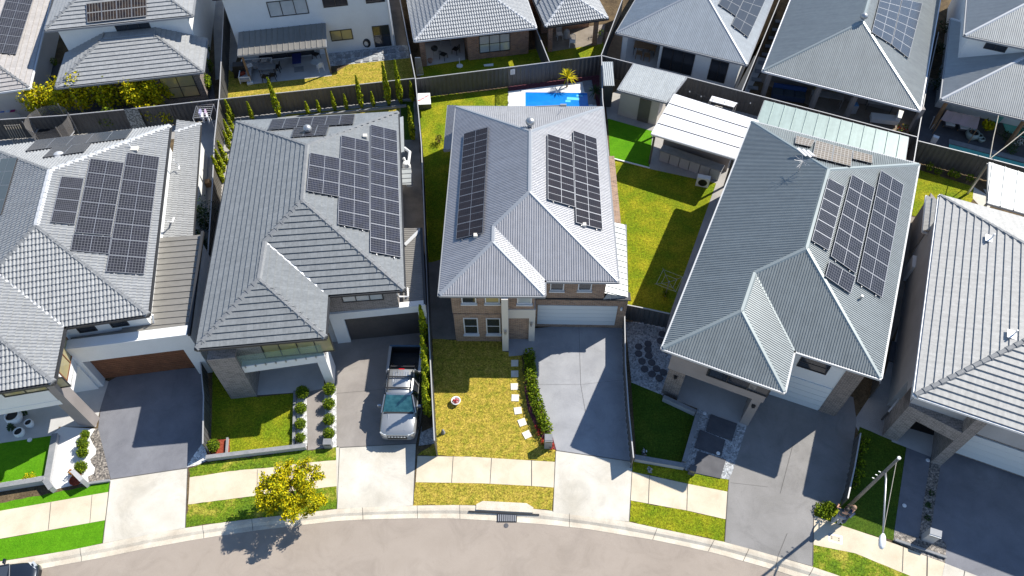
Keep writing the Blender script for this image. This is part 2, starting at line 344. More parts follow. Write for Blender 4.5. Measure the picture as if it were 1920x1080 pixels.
m = MB(); m.poly([(-400, -200, -.30), (400, -200, -.30), (400, 700, -.30), (-400, 700, -.30)]); structure(m.build('ground', 'soil'))
back = [(-260, 1085), (-60, 1062), (12, 1050.6), (73, 1041), (132, 1031), (192.7, 1018.5), (270, 1003.5), (348, 989.5), (401, 981.5), (480, 971.5), (560, 962.5), (632, 954), (700, 950.2), (774.7, 947.7), (850, 946.5), (930, 948.5), (1000.8, 953.8), (1035, 957.5), (1100, 967), (1179.5, 978.2), (1238.5, 991), (1300, 1003.5), (1356.7, 1015.5), (1410, 1029.5), (1458.6, 1043.4), (1521.8, 1061.8), (1560, 1074.5), (1640, 1103), (1720, 1135), (1900, 1220), (2150, 1370)]
front = [(-260, 1118), (-60, 1090), (12, 1077), (73, 1066), (132, 1055), (195, 1043.5), (272, 1027.5), (348, 1013.5), (403, 1004.5), (481, 993), (564, 983.5), (633, 975.5), (700, 972.4), (775, 970.7), (850, 971), (931, 975.5), (1000, 980.5), (1036, 983.5), (1100, 990.5), (1172, 1002.5), (1230, 1012), (1290, 1024.5), (1344.5, 1037), (1400, 1052.5), (1454.5, 1068), (1510, 1086), (1545, 1098), (1620, 1128), (1700, 1162), (1870, 1255), (2100, 1400)]
bk = [P(*p) for p in back]; fr_ = [P(*p) for p in front]
m = MB()   # base slab of the lots, carried back behind the last yards and ending at the kerb
q = [V((p.x, p.y, -.022)) for p in bk]
m.poly(q+[V((60, q[-1].y, -.022)), V((140, 160, -.022)), V((-140, 160, -.022)), V((-60, q[0].y, -.022))])
o = structure(m.build('ground', 'soil'))
m = MB()
for i in range(len(bk)-1):
    prof = [(0, -.02), (.02, .0), (.22, .0), (.42, -.02), (.62, -.095), (1.0, -.085), (1.0, -.16)]
    for k in range(len(prof)-1):
        (a, za), (b, zb) = prof[k], prof[k+1]
        f = lambda j, t, z: V((*(bk[j].lerp(fr_[j], t)).xy, z))
        m.quad(f(i, b, zb), f(i+1, b, zb), f(i+1, a, za), f(i, a, za))
structure(m.build('kerb', 'kerbc'))
m = MB()
q = [V((p.x, p.y, -.098)) for p in fr_]; m.poly([V((-200, -60, -.098)), V((200, -60, -.098)), V((200, q[-1].y, -.098))]+list(reversed(q))+[V((-200, q[0].y, -.098))])
structure(m.build('road', 'asphalt'))
# kerb joints
m = MB()
for i, t in [(4, .3), (7, .6), (8, .9), (11, 0.7), (13, .1), (14, .15), (17, .5), (19, .9), (21, .7), (22, .9), (24, .0), (25, .1)]:
    a = bk[i].lerp(bk[i+1], t); b = fr_[i].lerp(fr_[i+1], t); d = U2(b-a); n = V((-d.y, d.x, 0))*.012
    for (t0, z0), (t1, z1) in [((0.02, .003), (.22, .003)), ((.22, .003), (.42, -.017)), ((.42, -.017), (.62, -.092)), ((.62, -.092), (1, -.082))]:
        p, q_ = a.lerp(b, t0)+V((0, 0, z0)), a.lerp(b, t1)+V((0, 0, z1)); m.quad(p-n, q_-n, q_+n, p+n)
structure(m.build('kerb_joints', 'joint'))

LAWN_H3 = [(811, 635), (941, 640), (942, 658), (962, 662), (977, 664), (981, 700), (984, 735), (991, 770), (1006, 805), (1026, 834), (1043, 846), (1041, 865), (960, 861), (882, 856), (783, 853.5), (814, 830)]
def setting():
    # lot 1 (left)
    sheet('lawn', [(0, 943), (-120, 962), (-120, 980), (0, 958), (120, 939), (205, 922), (207, 903), (100, 924)], 'turf', 2, .03)
    sheet('lawn', [(-120, 1030), (0, 1010), (100, 993), (197.6, 975), (192.7, 1018), (132, 1031), (12, 1050), (-60, 1062), (-120, 1068)], 'turf', 2, .03)
    sheet('footpath', [(-120, 978), (0, 957.7), (205, 922), (197.6, 975), (0, 1010), (-120, 1030)], 'path', 3)
    sheet('driveway', [(207.7, 898.7), (352, 877), (348, 989.5), (192.7, 1018.5)], 'apron', 4)
    sheet('driveway', [(203.7, 715), (250, 690), (375, 690), (381, 742), (381, 830), (352, 877.5), (207.7, 899), (184, 803), (189, 762)], 'drive', 4)
    sheet('lawn', [(-90, 846), (0, 831), (108, 815), (92.7, 893), (9, 904), (-90, 916)], 'turf', 4)
    sheet('garden_bed', [(-90, 920), (9, 904), (92, 890), (88, 905), (12, 918), (-90, 932)], 'pebble_w', 5)
    sheet('porch_floor', [(-90, 840), (0, 832), (108, 815), (110, 800), (180, 800), (189, 762), (204, 715), (120, 690), (-90, 740)], 'tile_floor', 3)
    sheet('terrace', [(102, 812), (115, 800), (178, 804), (168.5, 820), (174, 832), (180.5, 842), (179, 852), (169, 861), (171, 868), (178, 877), (176, 888), (165, 893.5), (166, 904), (104, 917), (92, 905)], 'white_floor', 5)
    sheet('pebble_bed', [(178, 803), (185, 803), (206.5, 897), (166, 905), (160, 880), (160, 830)], 'pebble_d', 4)
    sheet('pebble_bed', [(350, 876), (360, 858), (381, 829), (391, 862), (370, 872)], 'pebble_w', 5)
    # lot 2
    sheet('lawn', [(354, 879), (389, 867), (460, 858), (576, 844), (638, 838), (637.5, 863), (503, 878), (430, 884), (356, 896)], 'lawn_mix', 2, .07)
    sheet('lawn', [(352, 945), (430, 936), (495, 926), (560, 919), (634, 910), (632, 954), (576, 961), (480, 971.5), (401, 981.5), (348, 989.5)], 'lawn_mix', 2, .07)
    sheet('footpath', [(355.5, 895), (430, 883.5), (503, 877), (570, 868), (637.5, 862), (634, 911), (560, 919), (495, 927), (420, 937), (352.5, 945.6)], 'path', 3, .012)
    sheet('driveway', [(630, 838.9), (780, 831.5), (774.7, 947.7), (632, 954)], 'apron', 4)
    sheet('driveway', [(608, 640), (640, 620), (789, 612), (800, 700), (789, 790), (780, 832), (637, 839), (630, 835.6), (628, 738), (606, 700)], 'drive_taupe', 5)
    sheet('path', [(575, 735), (607, 728), (613, 839.7), (577, 844)], 'drive_taupe', 5)
    sheet('porch_floor', [(440, 668), (606, 640), (608, 740), (560, 750), (554, 736), (470, 742)], 'tile_floor', 4)
    sheet('lawn', [(399, 690), (470, 680), (480, 745), (556, 736), (550, 836), (431, 848), (430, 822), (396, 826)], 'lawn_green', 3, .02)
    sheet('garden_bed', [(388, 826), (431, 822), (430, 852), (391, 857)], 'bark', 5)
    sheet('pebble_bed', [(556, 740), (578, 738), (576, 836), (555, 838)], 'pebble_w', 4)
    sheet('pebble_bed', [(607, 728), (631, 728), (631, 838), (613, 840)], 'pebble_w', 6)
    sheet('pebble_bed', [(790, 800), (812, 792), (815, 832), (785, 836)], 'pebble_b', 6)
    sheet('garden_bed', [(789, 612), (806, 612), (814, 800), (790, 810), (798, 700)], 'soil', 6)
    # lot 3
    sheet('lawn', LAWN_H3, 'lawn_dry', 3, .05)
    sheet('lawn', [(779.5, 903), (903, 905), (997, 911), (1039.5, 914), (1035, 957.5), (1003, 954), (985, 946), (900, 942), (893, 946.5), (774.7, 947.7)], 'lawn_dry', 2, .05)
    sheet('footpath', [(782.8, 855), (882.6, 856.3), (996.7, 863.4), (1041.5, 866), (1039.5, 914), (997, 911), (903, 906), (779.5, 904)], 'path', 4)
    sheet('driveway', [(1042.8, 844.6), (1186, 866), (1180, 978), (1037, 961)], 'apron', 5)
    sheet('driveway', [(954, 620), (1168, 600), (1172, 681), (1180, 780), (1187, 866), (1120, 855), (1043.5, 844.6), (1036, 818), (1020, 784), (1008, 748), (1003, 713), (1001, 664), (954, 668)], 'drive_light', 4)
    sheet('garden_bed', [(982, 664), (1001, 664), (1003, 713), (1008, 748), (1020, 784), (1036, 818), (1043, 845), (1028, 836), (1006, 806), (990, 770), (984, 735)], 'mulch', 5)
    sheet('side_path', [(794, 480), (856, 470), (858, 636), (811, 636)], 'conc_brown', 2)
    sheet('lawn', [(782, 183), (955, 165), (955, 215), (850, 215), (836, 485), (800, 492)], 'lawn_green', 2, .055)
    sheet('pool_deck', [(952.5, 171.5), (1108.7, 151), (1122, 215), (952, 215)], 'white_floor', 4)
    sheet('garden_bed', [(953, 160), (1128, 136), (1136, 215), (1080, 215), (952, 200)], 'mulch', 3)
    # lot 4
    sheet('lawn', [(1140, 222), (1224, 246), (1217, 316), (1144, 297)], 'turf', 3)
    sheet('lawn', [(1144, 297), (1217, 316), (1350, 345), (1256, 590), (1170, 574)], 'lawn_green', 3)
    sheet('patio', [(1134, 180), (1210, 150), (1420, 200), (1440, 330), (1345, 350), (1217, 316), (1222, 247), (1139, 223)], 'conc', 2)
    sheet('side_path', [(1346, 335), (1380, 330), (1280, 640), (1246, 617)], 'conc', 4)
    sheet('pebble_bed', [(1172, 603), (1250, 605), (1275, 650), (1270, 700), (1243, 741), (1184, 717)], 'pebble_b', 3)
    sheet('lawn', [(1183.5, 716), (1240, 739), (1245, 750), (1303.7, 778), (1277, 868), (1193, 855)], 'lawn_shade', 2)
    sheet('lawn', [(1187, 864), (1240, 873), (1291, 883), (1366, 899), (1364, 922), (1289.5, 907), (1185.6, 884.5)], 'lawn_green', 2, .055)
    sheet('lawn', [(1182.7, 938), (1288, 957), (1361, 974), (1358.8, 1016), (1238, 991), (1179.5, 978)], 'lawn_green', 2, .055)
    sheet('footpath', [(1185.6, 884.5), (1289.5, 907), (1365, 922), (1361, 973.5), (1288, 957), (1182.7, 938)], 'path', 3)
    sheet('pebble_bed', [(1308, 765), (1400, 800), (1375, 880), (1367, 899), (1353.5, 897), (1297.6, 887), (1284, 881), (1279, 868)], 'pebble_b', 4)
    sheet('porch_floor', [(1280, 700), (1410, 745), (1403, 803), (1269, 751)], 'tile_floor', 5)
    sheet('driveway', [(1405, 760), (1475, 700), (1600, 745), (1606, 790), (1590, 900), (1572, 952), (1526, 953), (1523.8, 1062), (1458, 1043.4), (1358.8, 1016), (1367, 899), (1375, 880), (1399.5, 801)], 'drive_h4', 5)
    # lot 5 (right)
    sheet('lawn', [(1524, 942), (1590, 938), (1574, 985), (1525.6, 967)], 'lawn_green', 2, .055)
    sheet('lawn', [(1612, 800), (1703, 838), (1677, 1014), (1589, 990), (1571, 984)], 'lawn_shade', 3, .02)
    sheet('lawn', [(1523.5, 1020), (1603, 1036), (1707, 1080), (1790, 1118), (1770, 1150), (1640, 1103), (1560, 1074), (1521.8, 1062)], 'lawn_mix', 2, .07)
    sheet('footpath', [(1525.6, 966), (1572, 983), (1650, 1009), (1739.5, 1043), (1809, 1070), (1960, 1130), (1925, 1178), (1790, 1118), (1705, 1079), (1603, 1037), (1523.5, 1021)], 'path', 3, .006)
    sheet('path', [(1700, 835), (1747, 855), (1725, 1012), (1676, 1003)], 'drive', 4)
    sheet('pebble_bed', [(1746, 852), (1764, 870), (1746, 990), (1775, 1022), (1772, 1055), (1730, 1040), (1675, 1014), (1678, 995), (1723, 1009), (1731, 945)], 'pebble_d', 5)
    sheet('driveway', [(1762, 862), (1840, 820), (2000, 880), (2060, 1180), (1920, 1180), (1880, 1100), (1772, 1058), (1774.5, 1021), (1745.6, 990)], 'drive', 4)
    sheet('driveway', [(1772, 1056), (1782, 1060), (1960, 1130), (1990, 1260), (1880, 1210), (1757, 1120)], 'apron', 6)
    sheet('side_path', [(1600, 790), (1660, 700), (1700, 560), (1745, 440), (1780, 440), (1700, 860), (1612, 812)], 'conc', 1)
    sheet('porch_floor', [(1670, 790), (1790, 790), (1765, 870), (1746, 857), (1672, 828)], 'tile_floor', 5)
    sheet('lawn', [(1722, 310), (1830, 330), (1826, 372), (1790, 420), (1710, 404)], 'lawn_green', 3, .02)
    sheet('patio', [(1826, 350), (1870, 360), (1850, 400), (1824, 372)], 'apron', 4)
    sheet('garden_bed', [(1722, 296), (1826, 322), (1850, 365), (1826, 350), (1722, 318)], 'soil', 4)
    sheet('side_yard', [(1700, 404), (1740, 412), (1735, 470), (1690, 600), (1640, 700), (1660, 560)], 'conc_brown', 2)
    # yards behind
    sheet('lawn', [(428, 130), (470, 158), (617, 142), (662, 116), (772, 104), (785, 160), (426, 190)], 'lawn_dry', 2, .04)
    sheet('patio', [(448, 90), (615, 70), (622, 142), (470, 158)], 'tile_floor', 3)
    sheet('pebble_bed', [(615, 92), (768, 84), (772, 108), (620, 124)], 'pebble_b', 4)
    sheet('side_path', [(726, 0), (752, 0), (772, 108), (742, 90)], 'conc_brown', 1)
    sheet('side_path', [(398, 0), (425, 0), (450, 95), (432, 140), (404, 150)], 'conc', 1)
    sheet('path', [(418, 240), (410, 222), (780, 182), (778, 200), (600, 225)], 'conc', 3)
    sheet('lawn', [(500, 232), (540, 214), (750, 196), (748, 225), (520, 245)], 'lawn_dry', 4)
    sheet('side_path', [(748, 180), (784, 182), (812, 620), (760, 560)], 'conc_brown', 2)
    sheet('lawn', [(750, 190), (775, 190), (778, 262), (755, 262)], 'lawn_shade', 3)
    sheet('lawn', [(784, 125), (870, 112), (1045, 85), (1060, 118), (790, 158)], 'lawn_green', 2, .055)
    sheet('patio', [(790, 70), (870, 60), (872, 112), (796, 124)], 'tile_floor', 3)
    sheet('lawn', [(1030, 85), (1126, 70), (1145, 112), (1036, 126)], 'lawn_green', 3, .03)
    sheet('patio', [(1025, 60), (1135, 45), (1128, 82), (1030, 97)], 'conc_brown', 4)
    sheet('side_yard', [(1128, 60), (1175, 0), (1160, 0), (1110, 80)], 'soil', 2)
    sheet('deck', [(1136, 60), (1172, 60), (1172, 130), (1128, 118)], 'timber', 3)
    sheet('patio', [(1166, 50), (1440, 110), (1400, 180), (1166, 115)], 'tile_floor', 2)
    sheet('side_yard', [(1400, 120), (1470, 0), (1452, 0), (1380, 168)], 'soil', 3)
    sheet('patio', [(1420, 150), (1470, 60), (1760, 150), (1728, 270), (1580, 228)], 'conc_brown', 1)
    sheet('patio', [(1730, 170), (1790, 120), (1960, 200), (1960, 330), (1722, 268)], 'slab_dark', 1)
    sheet('patio', [(100, 120), (390, 100), (404, 190), (240, 215), (60, 225)], 'slab_dark', 1)
    sheet('patio', [(-80, 120), (70, 130), (75, 225), (-80, 240)], 'conc', 1)
    sheet('side_yard', [(372, 225), (412, 205), (440, 230), (400, 640), (370, 700), (360, 460)], 'conc', 1)
    sheet('back_yard', [(-80, 225), (240, 210), (330, 235), (330, 260), (-80, 290)], 'conc', 1)
    # joints in paths and driveways
    m = MB()
    for a, b, wd in [((96, 941), (91, 993), .02), ((173, 928), (169, 980), .015), ((1218, 891), (1216, 944), .02), ((1289.5, 907), (1288, 957), .02), ((483, 880), (482, 928), .012),
              ((850, 856), (847, 905), .02), ((922, 858), (919, 907), .02), ((997, 863), (997, 911), .03), ((1694, 1025), (1692, 1072), .02), ((1739, 1043), (1738, 1094), .04), ((1809, 1070), (1800, 1122), .03),
              ((1085, 600), (1089, 721), .012), ((1089, 721), (1098, 773), .012), ((1005, 721), (1089, 721), .008), ((1089, 721), (1174, 712), .008),
              ((628, 738), (697, 732), .01), ((697, 732), (795, 724), .01), ((637, 839), (780, 832), .03), ((207.7, 899), (352, 877.5), .03), ((1043, 844.6), (1187, 866), .03), ((207, 900), (193, 1018), .03), ((352, 878), (348, 989), .03), ((780, 833), (775, 947), .02), ((1186, 868), (1180, 977), .02), ((1042, 846), (1037, 960), .02),
              ((637, 840), (632, 953), .02), ((1370, 905), (1440, 913), .008), ((1487, 833), (1463, 925), .012), ((1365, 920), (1359, 1014), .03), ((1526, 955), (1524, 1060), .03), ((1476, 1000), (1459, 1042), .015)]:
        line_mark(m, a, b, wd, 9)
    structure(m.build('paving_joints', 'joint'))
setting()

# ------------------------------------------------------------------ roofs and walls
PROF = {
 'corr': dict(p=.125, s=[(0, 0), (.30, 0), (.48, 1), (.82, 1)], d=.030),
 'corr2': dict(p=.15, s=[(0, 0), (.30, 0), (.48, 1), (.82, 1)], d=.030),
 'rib': dict(p=.42, s=[(0, 0), (.86, 0), (.89, 1), (.97, 1)], d=.05),
 'rib_wide': dict(p=.76, s=[(0, 0), (.92, 0), (.935, 1), (.985, 1)], d=.05),
 'roman': dict(p=.19, s=[(0, .0), (.2, .15), (.35, .8), (.55, 1), (.75, .8), (.9, .15)], d=.055, course=.33, thick=.05),
 'flat': dict(p=.33, s=[(0, 0)], d=0, course=.345, thick=.06),
 'flatw': dict(p=.33, s=[(0, 0), (.5, 1)], d=.006, course=.36, thick=.06),
 'plain': dict(p=2.0, s=[(0, 0)], d=0),
}
def newell(pts):
    n = V((0, 0, 0))
    for i in range(len(pts)):
        a, b = pts[i], pts[(i+1) % len(pts)]
        n += V(((a.y-b.y)*(a.z+b.z), (a.z-b.z)*(a.x+b.x), (a.x-b.x)*(a.y+b.y)))
    n.normalize(); return n if n.z > 0 else -n
def roof_face(mb, pts, prof, mi=0):
    pts = [V(p) for p in pts]; n = newell(pts); a, b = pts[0], pts[1]
    c = sum(pts, V((0, 0, 0)))/len(pts)
    u = (b-a); u -= n*u.dot(n); u.normalize(); v = n.cross(u)
    if v.z < 0 or (abs(v.z) < 1e-3 and (c-a).dot(v) < 0): u = -u; v = n.cross(u)
    o = a-n*(a-c).dot(n)
    q = [((p-o).dot(u), (p-o).dot(v)) for p in pts]
    pr = PROF[prof]; pit = pr['p']; sh = [(x*pit, y*pr['d']) for x, y in pr['s']]+[(pit, pr['s'][0][1]*pr['d'])]
    def hu(x):
        t = x % pit
        for (x0, y0), (x1, y1) in zip(sh, sh[1:]):
            if x0 <= t <= x1: return y0+(y1-y0)*(t-x0)/(x1-x0) if x1 > x0 else y1
        return 0
    us = set(round(x[0], 5) for x in q); lo, hi = min(us), max(us)
    k = math.floor(lo/pit)
    while k*pit < hi:
        for x, _ in sh[:-1]:
            t = k*pit+x
            if lo < t < hi: us.add(round(t, 5))
        k += 1
    us = sorted(us); N = len(q)
    cs = pr.get('course'); th = pr.get('thick', 0)
    def emit(x, y, h): return o+u*x+v*y+n*h
    for x0, x1 in zip(us, us[1:]):
        if x1-x0 < 1e-4: continue
        xm = (x0+x1)/2; cr = []
        for i in range(N):
            (ax, ay), (bx, by) = q[i], q[(i+1) % N]
            if (ax <= xm) != (bx <= xm):
                f = lambda x: ay+(by-ay)*(x-ax)/(bx-ax)
                cr.append((f(xm), f(x0), f(x1)))
        cr.sort(); h0, h1 = hu(x0+1e-6), hu(x1-1e-6)
        for (m0, a0, a1), (m1, b0, b1) in zip(cr[::2], cr[1::2]):
            if not cs:
                mb.quad(emit(x0, a0, h0), emit(x1, a1, h1), emit(x1, b1, h1), emit(x0, b0, h0), mi, [(x0, a0), (x1, a1), (x1, b1), (x0, b0)])
                continue
            kk = math.floor(min(a0, a1)/cs)
            while kk*cs < max(b0, b1):
                v0, v1 = kk*cs, (kk+1)*cs; kk += 1
                l0, l1 = max(v0, a0), max(v0, a1); t0, t1 = min(v1, b0), min(v1, b1)
                if t0 <= l0 and t1 <= l1: continue
                t0 = max(t0, l0); t1 = max(t1, l1)
                H = lambda y: th*(1-(y-v0)/cs)
                mb.quad(emit(x0, l0, h0+H(l0)), emit(x1, l1, h1+H(l1)), emit(x1, t1, h1+H(t1)), emit(x0, t0, h0+H(t0)), mi, [(x0, l0), (x1, l1), (x1, t1), (x0, t0)])
                if l0 == v0 and l1 == v0 and v0 > min(a0, a1):
                    mb.quad(emit(x0, l0, h0), emit(x1, l1, h1), emit(x1, l1, h1+th), emit(x0, l0, h0+th), mi, [(x0, l0)]*4)
    return o, n
def slope_plane(A, B, inside, deg=22.):
    e = U2(B-A); m = V((-e.y, e.x, 0))
    if (inside-A).dot(m) < 0: m = -m
    t = R(deg); return A, -m*math.sin(t)+V((0, 0, math.cos(t)))
def inset(pts, d):
    n = len(pts); a = sum(pts[i].x*pts[(i+1) % n].y-pts[(i+1) % n].x*pts[i].y for i in range(n)); s = 1 if a > 0 else -1
    out = []
    for i in range(n):
        p0, p1, p2 = pts[i-1], pts[i], pts[(i+1) % n]
        d1, d2 = U2(p1-p0), U2(p2-p1); n1, n2 = V((-d1.y, d1.x, 0))*s, V((-d2.y, d2.x, 0))*s
        a0, b0 = p1+n1*d, p1+n2*d; den = d1.x*d2.y-d1.y*d2.x
        if abs(den) < 1e-3: out.append(a0); continue
        t = ((b0.x-a0.x)*d2.y-(b0.y-a0.y)*d2.x)/den; out.append(a0+d1*t)
    return out
def cap(mb, p, q, w=.26, tile=False, lift=.05, mi=0):
    p, q = V(p), V(q); d = q-p; L = d.length; d.normalize(); s = U2((-d.y, d.x)) if abs(d.x)+abs(d.y) > 1e-4 else V((1, 0, 0))
    n = max(1, int(L/.42)) if tile else 1
    for i in range(n):
        a, b = p+d*(L*i/n), p+d*(L*(i+1)/n)
        za, zb = lift+(.03 if tile else 0), lift
        if tile and d.z > .02: za, zb = lift+.03, lift
        pr = [(-w/2, -.33*w), (-w*.22, .0), (w*.22, .0), (w/2, -.33*w)]
        A = [a+s*x+V((0, 0, za+z)) for x, z in pr]; B = [b+s*x+V((0, 0, zb+z)) for x, z in pr]
        for k in range(3): mb.quad(A[k], A[k+1], B[k+1], B[k], mi)
        if tile: mb.poly(A, mi); mb.poly(B[::-1], mi)
def gutter(mb, pts, closed=True, w=.10, h=.13, mi=0, zo=0.0):
    n = len(pts); a = sum(pts[i].x*pts[(i+1) % n].y-pts[(i+1) % n].x*pts[i].y for i in range(n)); s = 1 if a > 0 else -1
    for i in range(n if closed else n-1):
        a_, b_ = pts[i], pts[(i+1) % n]
        if (b_-a_).length < .05: continue
        d = U2(b_-a_); o = V((d.y, -d.x, 0))*s
        ext = w*.5
        c0, c1 = a_-d*ext*0+o*(w*.5), b_+d*ext+o*(w*.5)
        mb.bar(c0+V((0, 0, zo-h/2-.01)), c1+V((0, 0, zo-h/2-.01)), w, h, mi)
def soffit(mb, pts, z, mi=0): mb.poly([V((p.x, p.y, z)) for p in pts], mi)
def walls(h, name, pts, z0, z1, mt):
    m = MB(); m.prism([(p.x, p.y) for p in pts], z0, z1); return m.build(name, mt, h)
def house_thing(name, pts, label, cat='house', group=None):
    c = sum(pts, V((0, 0, 0)))/len(pts); return thing(name, (c.x, c.y, 0), label, cat, group)

def hip_house(label, px, ridge, z, prof, rm, capm, gutm, wallm, deg=22., tile=False, capw=.28, wall0=0., soff='wall_white', name='house', overhang=.5, capm2=None):
    A, D, F, E_, C, B = [P(x, y, z) for x, y in px]
    h = house_thing(name, [A, D, C, B], label, 'house', 'two storey houses along the street')
    pl = slope_plane(A, D, C, deg)
    R1, R2, R3, R4 = [on_plane(x, y, *pl) for x, y in ridge]
    F_ = {}; m = MB()
    F_['left'] = roof_face(m, [A, D, R4, R3, R2, R1], prof)
    F_['sub'] = roof_face(m, [D, F, R4], prof)
    F_['subr'] = roof_face(m, [F, E_, R3, R4], prof)
    F_['front'] = roof_face(m, [E_, C, R2, R3], prof)
    F_['right'] = roof_face(m, [C, B, R1, R2], prof)
    F_['back'] = roof_face(m, [B, A, R1], prof)
    m.build('roof', rm, h)
    m = MB()
    for p, q in [(D, R4), (F, R4), (C, R2), (R3, R2), (A, R1), (B, R1)]: cap(m, p, q, capw, tile)
    for p, q in [(R1, R2), (R3, R4)]: cap(m, p, q, capw*1.05, tile)
    m.build('ridge_capping', capm, h)
    m = MB(); d = (E_-R3); e = V((-d.y, d.x, 0)).normalized()*.05; up_ = V((0, 0, .035))
    m.quad(E_-e+up_, E_+e+up_, R3+e+up_, R3-e+up_); m.build('valley_flashing', capm2 or capm, h)
    m = MB(); gutter(m, [A, D, F, E_, C, B], True); m.build('gutter', gutm, h)
    m = MB(); soffit(m, [A, D, F, E_, C, B], z-.14); m.build('soffit', soff, h)
    fp = inset([A, D, F, E_, C, B], overhang)
    walls(h, 'wall', fp, wall0, z-.145, wallm)
    h['_z'] = z; F_.update(A=A, D=D, F=F, E=E_, C=C, B=B, R1=R1, R2=R2, R3=R3, R4=R4, fp=fp, h=h)
    del h['_z']
    return h, F_

def window(h, A, B, p1, p2, nv=1, nh=0, fm='frame_w', gm='glass', out=.03, fw_=.06, name='window', sill=False):
    e = U2(B-A); n = V((e.y, -e.x, 0))
    s0, z0 = on_wall(A, B, *p1); s1, z1 = on_wall(A, B, *p2)
    if s0 > s1: s0, s1 = s1, s0
    if z0 > z1: z0, z1 = z1, z0
    return window_sz(h, A, B, s0, s1, z0, z1, nv, nh, fm, gm, out, fw_, name, sill)
def window_sz(h, A, B, s0, s1, z0, z1, nv=1, nh=0, fm='frame_w', gm='glass', out=.03, fw_=.06, name='window', sill=False):
    e = U2(B-A); n = V((e.y, -e.x, 0)); A = V((A.x, A.y, 0))
    T = lambda s, z, o=0.: A+e*s+V((0, 0, z))+n*o
    m = MB()
    def fb(a, b, c, d): m.box(T((a+b)/2, (c+d)/2, out/2), (b-a, out+.02, d-c), ax=(e, n, V((0, 0, 1))))
    fb(s0, s1, z0, z0+fw_); fb(s0, s1, z1-fw_, z1); fb(s0, s0+fw_, z0+fw_, z1-fw_); fb(s1-fw_, s1, z0+fw_, z1-fw_)
    for i in range(1, nv): x = s0+(s1-s0)*i/nv; fb(x-fw_*.4, x+fw_*.4, z0+fw_, z1-fw_)
    for i in range(1, nh+1): y = z0+(z1-z0)*i/(nh+1); m.box(T((s0+s1)/2, y, out/2-.004), (s1-s0-2*fw_, out, fw_*.7), ax=(e, n, V((0, 0, 1))))
    if sill: m.box(T((s0+s1)/2, z0-.06, .05), (s1-s0+.1, .14, .08), ax=(e, n, V((0, 0, 1))))
    w_ = m.build(name, fm, h)
    m = MB(); m.quad(T(s0+fw_, z0+fw_, .008), T(s1-fw_, z0+fw_, .008), T(s1-fw_, z1-fw_, .008), T(s0+fw_, z1-fw_, .008)); m.build('pane', gm, w_)
    return w_
def garage_door(h, A, B, p1, p2, mt, out=.012, n=5):
    e = U2(B-A); nn = V((e.y, -e.x, 0)); A0 = V((A.x, A.y, 0))
    s0, z0 = on_wall(A, B, *p1); s1, z1 = on_wall(A, B, *p2)
    if s0 > s1: s0, s1 = s1, s0
    m = MB(); z0, z1 = min(z0, z1), max(z0, z1)
    for i in range(n):
        a, b = z0+(z1-z0)*i/n, z0+(z1-z0)*(i+1)/n-.018
        m.box(A0+e*(s0+s1)/2+V((0, 0, (a+b)/2))+nn*out/2, (s1-s0, .05+out, b-a), ax=(e, nn, V((0, 0, 1))))
    m.box(A0+e*(s0+s1)/2+V((0, 0, (z0+z1)/2-.01)), (s1-s0-.01, .03, z1-z0-.03), ax=(e, nn, V((0, 0, 1))))
    return m.build('garage_door', mt, h)

def array(h, plane, quad, nx, ny, mt, split=True, lift=.15, th=.045, halfv=False, frame='pv_frame'):
    o, n = plane; o = o+n*lift
    a, b, c, d = [on_plane(x, y, o, n) for x, y in quad]      # top-left, top-right, bottom-right, bottom-left in the photo
    bl = lambda s, t: (a*(1-s)+b*s)*(1-t)+(d*(1-s)+c*s)*t
    for i in range(nx):
        for j in range(ny):
            m = MB(); g = .006
            s0, s1 = i/nx+g/nx, (i+1)/nx-g/nx; t0, t1 = j/ny+g/ny, (j+1)/ny-g/ny
            q = [bl(s0, t0), bl(s1, t0), bl(s1, t1), bl(s0, t1)]
            W, Hh = (q[1]-q[0]).length, (q[3]-q[0]).length
            fx, fy = .020/W, .020/Hh
            r = lambda x, y: (q[0]*(1-x)+q[1]*x)*(1-y)+(q[3]*(1-x)+q[2]*x)*y
            m.quad(r(fx, fy), r(1-fx, fy), r(1-fx, 1-fy), r(fx, 1-fy), 0, [(0, 1), (1, 1), (1, 0), (0, 0)])
            for (x0, y0, x1, y1) in [(0, 0, 1, fy), (0, 1-fy, 1, 1), (0, fy, fx, 1-fy), (1-fx, fy, 1, 1-fy)]:
                m.quad(r(x0, y0), r(x1, y0), r(x1, y1), r(x0, y1), 1)
            if split:
                k = .012/W; m.quad(r(.5-k, fy)+n*.003, r(.5+k, fy)+n*.003, r(.5+k, 1-fy)+n*.003, r(.5-k, 1-fy)+n*.003, 1)
            if halfv:
                k = .010/Hh; m.quad(r(fx, .5-k)+n*.003, r(1-fx, .5-k)+n*.003, r(1-fx, .5+k)+n*.003, r(fx, .5+k)+n*.003, 1)
            for k in range(4):
                p, p2 = q[k], q[(k+1) % 4]; m.quad(p, p2, p2-n*th, p-n*th, 2)
            m.build('solar_panel', [mt, frame, 'pv_side'], h)
    m = MB()      # mounting rails under the row of modules
    for i in range(nx):
        for f in (.22, .78):
            s = (i+f)/nx; m.bar(bl(s, -.008)-n*.075, bl(s, 1.012)-n*.075, .045, .05, upv=n)
    m.build('mounting_rail', 'steel', h)
    return bl, n
def whirly(h, p, r=.24, mt='steel'):
    m = MB(); m.tube([p-V((0, 0, .1)), p+V((0, 0, .22))], r*.55, 12); m.lathe(p+V((0, 0, .2)), [(r*.6, 0), (r*1.0, .10), (r*1.1, .22), (r*.95, .34), (r*.5, .42), (0.001, .45)], 16); m.build('roof_vent', mt, h, smooth=True)

